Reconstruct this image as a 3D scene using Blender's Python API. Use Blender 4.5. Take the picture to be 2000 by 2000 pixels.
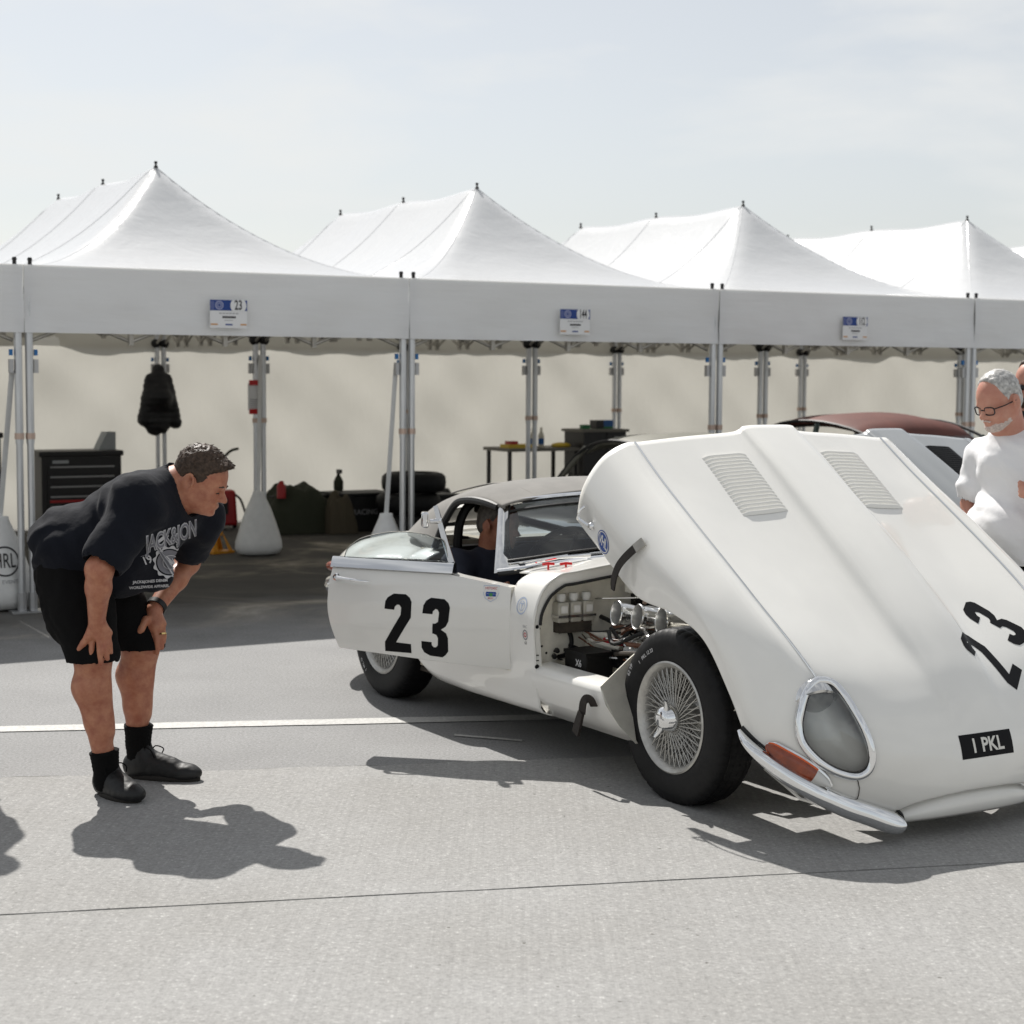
import bpy, bmesh, math, random
import numpy as np
from mathutils import Vector, Matrix, noise as mnoise
from mathutils.bvhtree import BVHTree
from mathutils.geometry import tessellate_polygon

R = math.radians
sc = bpy.context.scene
for o in list(bpy.data.objects):
    bpy.data.objects.remove(o)
COL = sc.collection
rnd = random.Random(7)

# ------------------------------------------------------------------ camera
CAM_H = 1.6027
cd = bpy.data.cameras.new('camera')
cd.lens = 60.48
cd.sensor_width = 36.0
cd.clip_start = 0.05
cd.clip_end = 2000
cd.dof.use_dof = True
cd.dof.focus_distance = 6.35
cd.dof.aperture_fstop = 4.5
cam = bpy.data.objects.new('camera', cd)
cam.matrix_world = Matrix.Translation((0, 0, CAM_H)) @ Matrix.Rotation(R(90 - 4.615), 4, 'X') @ Matrix.Rotation(R(0.337), 4, 'Z')
COL.objects.link(cam)
sc.camera = cam

# ------------------------------------------------------------------ sky, sun, exposure
SUN = Vector((-0.36, 0.78, 1.0)).normalized()
SUN_EL = math.asin(SUN.z)
SUN_AZ = math.atan2(SUN.x, SUN.y)
world = bpy.data.worlds.new('World')
sc.world = world
world.use_nodes = True
wn = world.node_tree
wn.nodes.clear()
def WN(t, **k):
    n = wn.nodes.new(t)
    for a, b in k.items():
        setattr(n, a, b)
    return n
sky = WN('ShaderNodeTexSky', sky_type='NISHITA', sun_disc=False, sun_elevation=SUN_EL, sun_rotation=SUN_AZ,
         altitude=50, air_density=1.0, dust_density=1.0, ozone_density=1.0)
tc = WN('ShaderNodeTexCoord')
mp = WN('ShaderNodeMapping')
mp.inputs['Scale'].default_value = (1.0, 1.0, 3.2)
mp.inputs['Location'].default_value = (0.55, 0.2, 0.1)
wn.links.new(tc.outputs['Generated'], mp.inputs['Vector'])
nz = WN('ShaderNodeTexNoise')
nz.inputs['Scale'].default_value = 4.2
nz.inputs['Detail'].default_value = 7
nz.inputs['Roughness'].default_value = 0.55
nz.inputs['Distortion'].default_value = 0.25
wn.links.new(mp.outputs['Vector'], nz.inputs['Vector'])
cr = WN('ShaderNodeValToRGB')
cr.color_ramp.elements[0].position = 0.46
cr.color_ramp.elements[0].color = (0.26, 0.26, 0.26, 1)
cr.color_ramp.elements[1].position = 0.66
cr.color_ramp.elements[1].color = (0.78, 0.78, 0.78, 1)
wn.links.new(nz.outputs['Fac'], cr.inputs['Fac'])
mx = WN('ShaderNodeMixRGB')
mx.inputs['Color2'].default_value = (8.7, 8.75, 8.6, 1)      # high thin overcast veil
wn.links.new(cr.outputs['Color'], mx.inputs['Fac'])
hs = WN('ShaderNodeHueSaturation')
hs.inputs['Saturation'].default_value = 0.45
wn.links.new(sky.outputs['Color'], hs.inputs['Color'])
wn.links.new(hs.outputs['Color'], mx.inputs['Color1'])
bg = WN('ShaderNodeBackground')
bg.inputs['Strength'].default_value = 0.086
wn.links.new(mx.outputs['Color'], bg.inputs['Color'])
wo = WN('ShaderNodeOutputWorld')
wn.links.new(bg.outputs['Background'], wo.inputs['Surface'])

sl = bpy.data.lights.new('sun', 'SUN')
sl.energy = 4.9
sl.angle = R(0.6)
sl.color = (1.0, 0.963, 0.91)
so = bpy.data.objects.new('sun', sl)
so.rotation_euler = SUN.to_track_quat('Z', 'Y').to_euler()
COL.objects.link(so)

vs = sc.view_settings
vs.view_transform = 'Standard'
vs.look = 'None'
vs.gamma = 1.0
vs.use_curve_mapping = False
vs.exposure = 0.20
sc.render.engine = 'CYCLES'
try:
    sc.cycles.max_bounces = 8
    sc.cycles.transparent_max_bounces = 12
    sc.cycles.caustics_reflective = False
    sc.cycles.caustics_refractive = False
except Exception:
    pass

# ------------------------------------------------------------------ material helpers
MATS = {}
def srgb(r, g, b):
    f = lambda c: ((c / 255.0) / 12.92 if c / 255.0 <= 0.04045 else ((c / 255.0 + 0.055) / 1.055) ** 2.4)
    return (f(r), f(g), f(b))

def mat(name, color=(0.5, 0.5, 0.5), rough=0.5, metal=0.0, spec=0.5, var=0.0, vscale=8.0, bump=0.0, bscale=40.0,
        coat=0.0, trans=0.0, ior=1.45, alpha=1.0, color2=None, detail=6.0, rvar=0.0, sss=0.0, bdist=0.004, transl=0.0,
        emit=None, sheen=0.0, stretch=None):
    m = bpy.data.materials.new(name)
    m.use_nodes = True
    nt = m.node_tree
    b = nt.nodes['Principled BSDF']
    b.inputs['Base Color'].default_value = (*color, 1)
    b.inputs['Roughness'].default_value = rough
    b.inputs['Metallic'].default_value = metal
    b.inputs['Specular IOR Level'].default_value = spec
    b.inputs['IOR'].default_value = ior
    b.inputs['Coat Weight'].default_value = coat
    b.inputs['Coat Roughness'].default_value = 0.04
    b.inputs['Transmission Weight'].default_value = trans
    b.inputs['Alpha'].default_value = alpha
    if sheen:
        b.inputs['Sheen Weight'].default_value = sheen
    if sss:
        b.inputs['Subsurface Weight'].default_value = sss
        b.inputs['Subsurface Radius'].default_value = (0.02, 0.008, 0.004)
        b.inputs['Subsurface Scale'].default_value = 0.5
    tcn = nt.nodes.new('ShaderNodeTexCoord')
    vec = tcn.outputs['Object']
    if stretch:
        mpn = nt.nodes.new('ShaderNodeMapping')
        mpn.inputs['Scale'].default_value = stretch
        nt.links.new(vec, mpn.inputs['Vector'])
        vec = mpn.outputs['Vector']
    if var or rvar or color2:
        n = nt.nodes.new('ShaderNodeTexNoise')
        n.inputs['Scale'].default_value = vscale
        n.inputs['Detail'].default_value = detail
        n.inputs['Roughness'].default_value = 0.6
        nt.links.new(vec, n.inputs['Vector'])
        c2 = color2 if color2 else tuple(max(0, c * (1 - var)) for c in color)
        c1 = color if color2 else tuple(min(1, c * (1 + var * 0.6)) for c in color)
        rp = nt.nodes.new('ShaderNodeValToRGB')
        rp.color_ramp.elements[0].position = 0.33
        rp.color_ramp.elements[0].color = (*c2, 1)
        rp.color_ramp.elements[1].position = 0.67
        rp.color_ramp.elements[1].color = (*c1, 1)
        nt.links.new(n.outputs['Fac'], rp.inputs['Fac'])
        nt.links.new(rp.outputs['Color'], b.inputs['Base Color'])
        if rvar:
            mr = nt.nodes.new('ShaderNodeMapRange')
            mr.inputs['From Min'].default_value = 0.3
            mr.inputs['From Max'].default_value = 0.7
            mr.inputs['To Min'].default_value = max(0.0, rough - rvar)
            mr.inputs['To Max'].default_value = min(1.0, rough + rvar)
            nt.links.new(n.outputs['Fac'], mr.inputs['Value'])
            nt.links.new(mr.outputs['Result'], b.inputs['Roughness'])
    if bump:
        n2 = nt.nodes.new('ShaderNodeTexNoise')
        n2.inputs['Scale'].default_value = bscale
        n2.inputs['Detail'].default_value = 6
        nt.links.new(vec, n2.inputs['Vector'])
        bp = nt.nodes.new('ShaderNodeBump')
        bp.inputs['Strength'].default_value = bump
        bp.inputs['Distance'].default_value = bdist
        nt.links.new(n2.outputs['Fac'], bp.inputs['Height'])
        nt.links.new(bp.outputs['Normal'], b.inputs['Normal'])
    if transl:
        out = nt.nodes['Material Output']
        tr = nt.nodes.new('ShaderNodeBsdfTranslucent')
        tr.inputs['Color'].default_value = (*[c for c in (color2 or color)], 1)
        ms = nt.nodes.new('ShaderNodeMixShader')
        ms.inputs['Fac'].default_value = transl
        nt.links.new(b.outputs['BSDF'], ms.inputs[1])
        nt.links.new(tr.outputs['BSDF'], ms.inputs[2])
        nt.links.new(ms.outputs['Shader'], out.inputs['Surface'])
    if emit:
        b.inputs['Emission Color'].default_value = (*emit[:3], 1)
        b.inputs['Emission Strength'].default_value = emit[3]
    MATS[name] = m
    return m

# ------------------------------------------------------------------ mesh helpers
class MB:
    def __init__(s):
        s.v = []; s.f = []
    def add(s, vs, fs):
        o = len(s.v)
        s.v.extend([tuple(p) for p in vs])
        s.f.extend([tuple(i + o for i in f) for f in fs])
        return s
    def box(s, c, d, rot=None, taper=1.0):
        x, y, z = d[0] / 2, d[1] / 2, d[2] / 2
        P = [(-x, -y, -z), (x, -y, -z), (x, y, -z), (-x, y, -z),
             (-x * taper, -y * taper, z), (x * taper, -y * taper, z), (x * taper, y * taper, z), (-x * taper, y * taper, z)]
        if rot is not None:
            P = [rot @ Vector(p) for p in P]
        P = [(p[0] + c[0], p[1] + c[1], p[2] + c[2]) for p in P]
        return s.add(P, [(3, 2, 1, 0), (4, 5, 6, 7), (0, 1, 5, 4), (1, 2, 6, 5), (2, 3, 7, 6), (3, 0, 4, 7)])
    def grid(s, G, cu=False, cv=False, flip=False):
        nu, nv = len(G), len(G[0])
        vs = [p for r in G for p in r]
        fs = []
        for i in range(nu if cu else nu - 1):
            for j in range(nv if cv else nv - 1):
                a, b = i * nv + j, ((i + 1) % nu) * nv + j
                c, d = ((i + 1) % nu) * nv + (j + 1) % nv, i * nv + (j + 1) % nv
                fs.append((a, d, c, b) if flip else (a, b, c, d))
        return s.add(vs, fs)
    def tube(s, path, r, n=10, caps=True, closed=False):
        path = [Vector(p) for p in path]
        N = len(path)
        rr = r if isinstance(r, (list, tuple)) else [r] * N
        G = []
        up = None
        for i, p in enumerate(path):
            if closed:
                t = path[(i + 1) % N] - path[i - 1]
            else:
                t = path[min(i + 1, N - 1)] - path[max(i - 1, 0)]
            t.normalize()
            if up is None:
                up = Vector((0, 0, 1)) if abs(t.z) < 0.9 else Vector((1, 0, 0))
            a = up - t * up.dot(t)
            if a.length < 1e-5:
                a = t.orthogonal()
            a.normalize()
            up = a
            b = t.cross(a)
            G.append([p + (a * math.cos(2 * math.pi * k / n) + b * math.sin(2 * math.pi * k / n)) * rr[i] for k in range(n)])
        o = len(s.v)
        s.grid(G, cu=closed, cv=True, flip=True)
        if caps and not closed:
            s.f.append(tuple(o + k for k in range(n)))
            s.f.append(tuple(o + (N - 1) * n + k for k in reversed(range(n))))
        return s
    def strip(s, path, widths, thick, normals):
        # flat strap: path pts, width dir = cross(tangent, normal)
        path = [Vector(p) for p in path]
        N = len(path)
        G = []
        for i, p in enumerate(path):
            t = (path[min(i + 1, N - 1)] - path[max(i - 1, 0)]).normalized()
            n = Vector(normals[i]); n = (n - t * n.dot(t)).normalized()
            w = t.cross(n) * (widths[i] / 2 if isinstance(widths, (list, tuple)) else widths / 2)
            h = n * thick / 2
            G.append([p - w - h, p + w - h, p + w + h, p - w + h])
        o = len(s.v)
        s.grid(G, cv=True)
        s.f.append((o + 3, o + 2, o + 1, o)); e = o + (N - 1) * 4
        s.f.append((e, e + 1, e + 2, e + 3))
        return s
    def lathe(s, prof, origin=(0, 0, 0), axis=(0, 0, 1), n=32, close_prof=False):
        ax = Vector(axis).normalized()
        a = ax.orthogonal().normalized(); b = ax.cross(a)
        G = []
        for k in range(n):
            t = 2 * math.pi * k / n
            d = a * math.cos(t) + b * math.sin(t)
            G.append([Vector(origin) + ax * h + d * r for (r, h) in prof])
        s.grid(G, cu=True, cv=close_prof)
        return s
    def prism(s, poly, ax, lo, hi):
        # polygon in the two other axes extruded along axis ax (0,1,2)
        def P(p, w):
            q = list(p); q.insert(ax, w); return tuple(q)
        n = len(poly)
        vs = [P(p, lo) for p in poly] + [P(p, hi) for p in poly]
        tri = tessellate_polygon([[Vector((p[0], p[1], 0)) for p in poly]])
        fs = [tuple(t) for t in tri] + [tuple(i + n for i in reversed(t)) for t in tri]
        fs += [(i, (i + 1) % n, (i + 1) % n + n, i + n) for i in range(n)]
        return s.add(vs, fs)
    def ball(s, c, r, n=16, m=10):
        rx, ry, rz = r if isinstance(r, (list, tuple)) else (r, r, r)
        G = [[(c[0] + rx * math.sin(math.pi * j / m) * math.cos(2 * math.pi * i / n),
               c[1] + ry * math.sin(math.pi * j / m) * math.sin(2 * math.pi * i / n),
               c[2] + rz * math.cos(math.pi * j / m)) for j in range(m + 1)] for i in range(n)]
        return s.grid(G, cu=True)
    def build(s, name, m=None, parent=None, smooth=40, recalc=True, merge=1e-5, M=None):
        me = bpy.data.meshes.new(name)
        vs = s.v if M is None else [tuple(M @ Vector(p)) for p in s.v]
        me.from_pydata([tuple(map(float, p)) for p in vs], [], s.f)
        bm = bmesh.new(); bm.from_mesh(me)
        if merge:
            bmesh.ops.remove_doubles(bm, verts=bm.verts, dist=merge)
        if recalc:
            bmesh.ops.recalc_face_normals(bm, faces=bm.faces)
        bm.to_mesh(me); bm.free()
        me.update()
        if smooth:
            me.shade_smooth()
            me.set_sharp_from_angle(angle=R(smooth))
        if m is not None:
            me.materials.append(MATS[m] if isinstance(m, str) else m)
        o = bpy.data.objects.new(name, me)
        COL.objects.link(o)
        if parent is not None:
            o.parent = parent
        return o

def tag(o, label=None, cat=None, group=None, kind=None):
    if label: o['label'] = label
    if cat: o['category'] = cat
    if group: o['group'] = group
    if kind: o['kind'] = kind
    return o
def empty(name, loc=(0, 0, 0), rz=0.0, parent=None):
    o = bpy.data.objects.new(name, None)
    o.empty_display_size = 0.1
    o.location = loc; o.rotation_euler = (0, 0, rz)
    COL.objects.link(o)
    if parent is not None: o.parent = parent
    return o
def copy_tree(o, parent=None):
    c = o.copy(); COL.objects.link(c); c.parent = parent
    for ch in list(o.children): copy_tree(ch, c)
    return c
def bevel(o, w=0.004, seg=2, ang=30):
    md = o.modifiers.new('bevel', 'BEVEL'); md.width = w; md.segments = seg
    md.limit_method = 'ANGLE'; md.angle_limit = R(ang); md.harden_normals = False
    return o
def solidify(o, t, off=-1):
    md = o.modifiers.new('solid', 'SOLIDIFY'); md.thickness = t; md.offset = off
    return o
def cat(P, n, closed=False):
    # Catmull-Rom through list of tuples
    P = [Vector(p) for p in P]; N = len(P); out = []
    rng = N if closed else N - 1
    for i in range(rng):
        if closed:
            a, b, c, d = P[i - 1], P[i], P[(i + 1) % N], P[(i + 2) % N]
        else:
            b, c = P[i], P[i + 1]
            a = P[i - 1] if i > 0 else b * 2 - c
            d = P[i + 2] if i + 2 < N else c * 2 - b
        for k in range(n):
            t = k / n
            out.append(0.5 * ((2 * b) + (c - a) * t + (2 * a - 5 * b + 4 * c - d) * t * t + (3 * b - a - 3 * c + d) * t ** 3))
    if not closed: out.append(P[-1].copy())
    return out
def bvh_of(o):
    me = o.data
    return BVHTree.FromPolygons([v.co.copy() for v in me.vertices], [tuple(p.vertices) for p in me.polygons])
def flat_mesh(polys, maxlen):
    # polys: list of 2D outlines -> fine triangulated 2D mesh (verts, faces)
    bm = bmesh.new()
    for poly in polys:
        tri = tessellate_polygon([[Vector((p[0], p[1], 0)) for p in poly]])
        vs = [bm.verts.new((p[0], p[1], 0)) for p in poly]
        for t in tri:
            try: bm.faces.new([vs[i] for i in t])
            except ValueError: pass
    for _ in range(6):
        es = [e for e in bm.edges if e.calc_length() > maxlen]
        if not es: break
        bmesh.ops.subdivide_edges(bm, edges=es, cuts=1, use_grid_fill=False)
        bmesh.ops.triangulate(bm, faces=bm.faces)
    bm.verts.index_update()
    V = [tuple(v.co) for v in bm.verts]; F = [tuple(v.index for v in f.verts) for f in bm.faces]
    bm.free()
    return V, F
def text_mesh(txt, size=1.0, xs=1.0, bold=0.0, maxlen=None, spacing=1.0, align='CENTER', shear=0.0):
    cu = bpy.data.curves.new('txt', 'FONT')
    cu.body = txt; cu.size = size; cu.align_x = align; cu.align_y = 'CENTER'; cu.offset = bold; cu.space_character = spacing
    cu.shear = shear; cu.resolution_u = 3
    o = bpy.data.objects.new('txt', cu); COL.objects.link(o)
    dg = bpy.context.evaluated_depsgraph_get()
    me = bpy.data.meshes.new_from_object(o.evaluated_get(dg))
    bm = bmesh.new(); bm.from_mesh(me)
    bmesh.ops.triangulate(bm, faces=bm.faces)
    if maxlen:
        for _ in range(4):
            es = [e for e in bm.edges if e.calc_length() > maxlen]
            if not es: break
            bmesh.ops.subdivide_edges(bm, edges=es, cuts=1)
            bmesh.ops.triangulate(bm, faces=bm.faces)
    bm.verts.index_update()
    V = [(v.co.x * xs, v.co.y, 0) for v in bm.verts]; F = [tuple(v.index for v in f.verts) for f in bm.faces]
    bm.free()
    bpy.data.objects.remove(o); bpy.data.curves.remove(cu); bpy.data.meshes.remove(me)
    return V, F
def decal(name, VF, origin, ux, uy, m, parent, bvh=None, off=0.0015, reach=0.6):
    # flat print laid on a surface: 2D mesh placed in the plane (origin,ux,uy), dropped along -n onto bvh
    V, F = VF
    o = Vector(origin); ux = Vector(ux); uy = Vector(uy); n = ux.cross(uy).normalized()
    out = []
    for p in V:
        q = o + ux * p[0] + uy * p[1]
        if bvh is not None:
            h = bvh.ray_cast(q + n * reach * 0.5, -n, reach)
            if h[0] is None:
                nn = bvh.find_nearest(q)
                q = nn[0] + n * off
            else:
                hn = h[1] if h[1].dot(n) > 0 else -h[1]
                q = h[0] + hn * off
        else:
            q = q + n * off
        out.append(q)
    return MB().add(out, F).build(name, m, parent, smooth=60, recalc=False, merge=0)
def disc2d(r, n=28, cx=0, cy=0, sx=1.0):
    return [(cx + r * sx * math.cos(2 * math.pi * k / n), cy + r * math.sin(2 * math.pi * k / n)) for k in range(n)]
def ring2d(r0, r1, n=28, cx=0, cy=0, sx=1.0):
    V, F = [], []
    for k in range(n):
        a = 2 * math.pi * k / n
        V += [(cx + r0 * sx * math.cos(a), cy + r0 * math.sin(a), 0), (cx + r1 * sx * math.cos(a), cy + r1 * math.sin(a), 0)]
        F.append((2 * k, 2 * k + 1, (2 * k + 3) % (2 * n), (2 * k + 2) % (2 * n)))
    return V, F
def join_vf(*L):
    V, F = [], []
    for (v, f) in L:
        o = len(V); V += list(v); F += [tuple(i + o for i in q) for q in f]
    return V, F
def shift_vf(VF, dx, dy, s=1.0):
    return [(p[0] * s + dx, p[1] * s + dy, 0) for p in VF[0]], VF[1]
# ------------------------------------------------------------------ materials: setting
TENT_O = Vector((-3.2036, 11.3337, 0)); TENT_A = R(29.351); TENT_W = 2.7977; TENT_D = 5.95
TU = Vector((math.cos(TENT_A), math.sin(TENT_A), 0)); TV = Vector((-TU.y, TU.x, 0))
def tpos(a, d, z=0.0):
    return TENT_O + TU * a + TV * d + Vector((0, 0, z))

class NT:
    def __init__(s, name):
        s.m = bpy.data.materials.new(name); s.m.use_nodes = True; s.t = s.m.node_tree
        s.b = s.t.nodes['Principled BSDF']; MATS[name] = s.m
        s.co = s.t.nodes.new('ShaderNodeTexCoord').outputs['Object']
    def n(s, t, **k):
        q = s.t.nodes.new(t)
        for a, b in k.items(): setattr(q, a, b)
        return q
    def l(s, a, b): s.t.links.new(a, b)
    def noise(s, scale, detail=4, rough=0.5, vec=None, dist=0.0):
        q = s.n('ShaderNodeTexNoise'); q.inputs['Scale'].default_value = scale
        q.inputs['Detail'].default_value = detail; q.inputs['Roughness'].default_value = rough
        q.inputs['Distortion'].default_value = dist
        s.l(vec if vec is not None else s.co, q.inputs['Vector']); return q.outputs['Fac']
    def mapping(s, scale=(1, 1, 1), rot=(0, 0, 0), loc=(0, 0, 0), vec=None):
        q = s.n('ShaderNodeMapping'); q.inputs['Scale'].default_value = scale
        q.inputs['Rotation'].default_value = rot; q.inputs['Location'].default_value = loc
        s.l(vec if vec is not None else s.co, q.inputs['Vector']); return q.outputs['Vector']
    def ramp(s, fac, stops):
        q = s.n('ShaderNodeValToRGB'); e = q.color_ramp.elements
        while len(e) < len(stops): e.new(0.5)
        for i, (p, c) in enumerate(stops):
            e[i].position = p; e[i].color = (*c, 1) if len(c) == 3 else c
        s.l(fac, q.inputs['Fac']); return q.outputs['Color']
    def mix(s, fac, a, b, mode='MIX'):
        q = s.n('ShaderNodeMixRGB', blend_type=mode)
        for i, x in ((0, fac), (1, a), (2, b)):
            if isinstance(x, (int, float)): q.inputs[i].default_value = x
            elif isinstance(x, tuple): q.inputs[i].default_value = (*x, 1)
            else: s.l(x, q.inputs[i])
        return q.outputs['Color']
    def math(s, op, a, b=0.0):
        q = s.n('ShaderNodeMath', operation=op)
        for i, x in ((0, a), (1, b)):
            if isinstance(x, (int, float)): q.inputs[i].default_value = x
            else: s.l(x, q.inputs[i])
        return q.outputs['Value']
    def bump(s, h, strength, dist):
        q = s.n('ShaderNodeBump'); q.inputs['Strength'].default_value = strength; q.inputs['Distance'].default_value = dist
        s.l(h, q.inputs['Height']); s.l(q.outputs['Normal'], s.b.inputs['Normal']); return q.outputs['Normal']

def g3(v): return (v, v, v)
# asphalt
t = NT('asphalt')
sp = t.noise(95, 3, 0.75)
base = t.ramp(sp, [(0.30, (0.150, 0.1495, 0.147)), (0.5, (0.250, 0.2495, 0.247)), (0.66, (0.345, 0.344, 0.340)), (0.8, (0.56, 0.558, 0.55))])
fine = t.noise(60, 5, 0.7)
base = t.mix(0.35, base, t.ramp(fine, [(0.35, g3(0.16)), (0.68, g3(0.36))]))
big = t.noise(1.3, 5, 0.6)
base = t.mix(1.0, base, t.ramp(big, [(0.3, g3(0.86)), (0.7, g3(1.05))]), 'MULTIPLY')
# oil, damp and dried mud plus painted-in shade under the tents: mask by depth behind the tent front
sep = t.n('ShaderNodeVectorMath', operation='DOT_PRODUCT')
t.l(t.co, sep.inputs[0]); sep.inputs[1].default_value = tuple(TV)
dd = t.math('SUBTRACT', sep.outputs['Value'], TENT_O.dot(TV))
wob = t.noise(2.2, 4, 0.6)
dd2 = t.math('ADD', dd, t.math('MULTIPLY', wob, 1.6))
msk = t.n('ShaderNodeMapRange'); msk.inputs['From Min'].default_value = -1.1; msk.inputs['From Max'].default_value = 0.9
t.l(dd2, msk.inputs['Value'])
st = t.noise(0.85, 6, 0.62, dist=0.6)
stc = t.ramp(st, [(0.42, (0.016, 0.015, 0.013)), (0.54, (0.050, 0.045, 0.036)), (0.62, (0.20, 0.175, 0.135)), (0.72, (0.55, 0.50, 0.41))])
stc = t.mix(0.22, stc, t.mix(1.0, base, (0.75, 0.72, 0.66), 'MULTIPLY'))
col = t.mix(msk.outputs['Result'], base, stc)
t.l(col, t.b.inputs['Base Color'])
t.b.inputs['Roughness'].default_value = 0.82
t.b.inputs['Specular IOR Level'].default_value = 0.3
t.bump(t.mix(0.5, sp, fine), 0.55, 0.005)

# concrete
t = NT('concrete')
sp = t.noise(78, 3, 0.7)
brush = t.noise(1.0, 5, 0.65, t.mapping((62, 0.8, 1), (0, 0, R(-4))))
brush2 = t.noise(1.0, 3, 0.6, t.mapping((170, 2.5, 1), (0, 0, R(-5))))
base = t.ramp(sp, [(0.28, (0.225, 0.2235, 0.219)), (0.46, (0.300, 0.298, 0.292)), (0.62, (0.340, 0.338, 0.331)), (0.76, (0.60, 0.597, 0.585))])
base = t.mix(1.0, base, t.ramp(brush, [(0.32, g3(0.93)), (0.62, g3(1.02))]), 'MULTIPLY')
base = t.mix(1.0, base, t.ramp(brush2, [(0.30, g3(0.95)), (0.66, g3(1.02))]), 'MULTIPLY')
big = t.noise(0.9, 6, 0.62)
base = t.mix(1.0, base, t.ramp(big, [(0.3, (0.88, 0.87, 0.85)), (0.7, (1.05, 1.05, 1.05))]), 'MULTIPLY')
vor = t.n('ShaderNodeTexVoronoi', feature='DISTANCE_TO_EDGE'); vor.inputs['Scale'].default_value = 0.55
wv = t.n('ShaderNodeTexNoise'); wv.inputs['Scale'].default_value = 3.0; wv.inputs['Detail'].default_value = 5
t.l(t.co, wv.inputs['Vector'])
addv = t.n('ShaderNodeMixRGB'); addv.blend_type = 'ADD'; addv.inputs[0].default_value = 0.35
t.l(t.co, addv.inputs[1]); t.l(wv.outputs['Color'], addv.inputs[2]); t.l(addv.outputs['Color'], vor.inputs['Vector'])
crk = t.ramp(vor.outputs['Distance'], [(0.0, g3(0.84)), (0.006, g3(1.0))])
crm = t.ramp(t.noise(0.7, 3, 0.5), [(0.56, g3(0.0)), (0.66, g3(1.0))])
base = t.mix(crm, base, t.mix(1.0, base, crk, 'MULTIPLY'))
pit = t.ramp(t.noise(38, 2, 0.5), [(0.22, (0.45, 0.44, 0.42)), (0.27, g3(1.0))])
base = t.mix(1.0, base, pit, 'MULTIPLY')
t.l(base, t.b.inputs['Base Color'])
t.b.inputs['Roughness'].default_value = 0.85
t.b.inputs['Specular IOR Level'].default_value = 0.3
t.bump(t.mix(0.55, sp, brush), 0.35, 0.003)

mat('road_paint', (0.50, 0.495, 0.475), 0.7, var=0.22, vscale=60, bump=0.3, bscale=160)
mat('joint_sealant', (0.22, 0.215, 0.205), 0.85, color2=(0.05, 0.048, 0.045), vscale=3.0)

# tent cloth: coated white fabric, light passes through
def cloth(name, col, rough, transl, tcol, crinkle, cs, folds=0.0, fs=(1, 1, 1)):
    t = NT(name)
    t.b.inputs['Base Color'].default_value = (*col, 1)
    t.b.inputs['Roughness'].default_value = rough
    t.b.inputs['Specular IOR Level'].default_value = 0.45
    n1 = t.noise(cs, 5, 0.55, t.mapping((1, 1, 1)), dist=1.2)
    rid = t.math('ABSOLUTE', t.math('SUBTRACT', n1, 0.5))
    n2 = t.noise(2.0, 4, 0.5, t.mapping(fs))
    h = t.math('ADD', t.math('MULTIPLY', rid, crinkle), t.math('MULTIPLY', n2, folds))
    nrm = t.bump(h, 0.8, 0.05)
    tr = t.n('ShaderNodeBsdfTranslucent'); tr.inputs['Color'].default_value = (*tcol, 1)
    t.l(nrm, tr.inputs['Normal'])
    ms = t.n('ShaderNodeMixShader'); ms.inputs['Fac'].default_value = transl
    t.l(t.b.outputs['BSDF'], ms.inputs[1]); t.l(tr.outputs['BSDF'], ms.inputs[2])
    t.l(ms.outputs['Shader'], t.t.nodes['Material Output'].inputs['Surface'])
cloth('tent_roof', (0.70, 0.71, 0.72), 0.20, 0.12, (0.80, 0.78, 0.72), 0.22, 2.0, 0.25, (1, 2, 1))
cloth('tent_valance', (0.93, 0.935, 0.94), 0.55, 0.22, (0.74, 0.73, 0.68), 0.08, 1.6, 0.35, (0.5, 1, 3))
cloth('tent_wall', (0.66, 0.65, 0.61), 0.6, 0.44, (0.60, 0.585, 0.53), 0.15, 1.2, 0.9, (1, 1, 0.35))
mat('aluminium', (0.60, 0.61, 0.62), 0.34, 0.85, var=0.12, vscale=6, stretch=(8, 8, 0.6))
mat('alu_dull', (0.42, 0.40, 0.36), 0.5, 0.5, var=0.2, vscale=12)
mat('black_plastic', (0.012, 0.012, 0.012), 0.5)
mat('steel_foot', (0.45, 0.45, 0.45), 0.45, 0.7)
mat('copper_band', (0.58, 0.44, 0.36), 0.4, 0.4)
mat('blue_clip', (0.02, 0.16, 0.42), 0.45)
mat('white_vinyl', (0.74, 0.74, 0.72), 0.5, var=0.06, vscale=14, bump=0.25, bscale=9, bdist=0.02)
mat('sign_white', (0.80, 0.80, 0.80), 0.5)
mat('sign_blue', (0.012, 0.05, 0.24), 0.5)
mat('sign_blue2', (0.10, 0.13, 0.32), 0.5)
mat('sign_lilac', (0.32, 0.34, 0.52), 0.5)
mat('ink', (0.016, 0.016, 0.018), 0.5)
mat('ink_grey', (0.30, 0.30, 0.31), 0.6)
mat('ink_orange', (0.62, 0.30, 0.10), 0.5)

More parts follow.
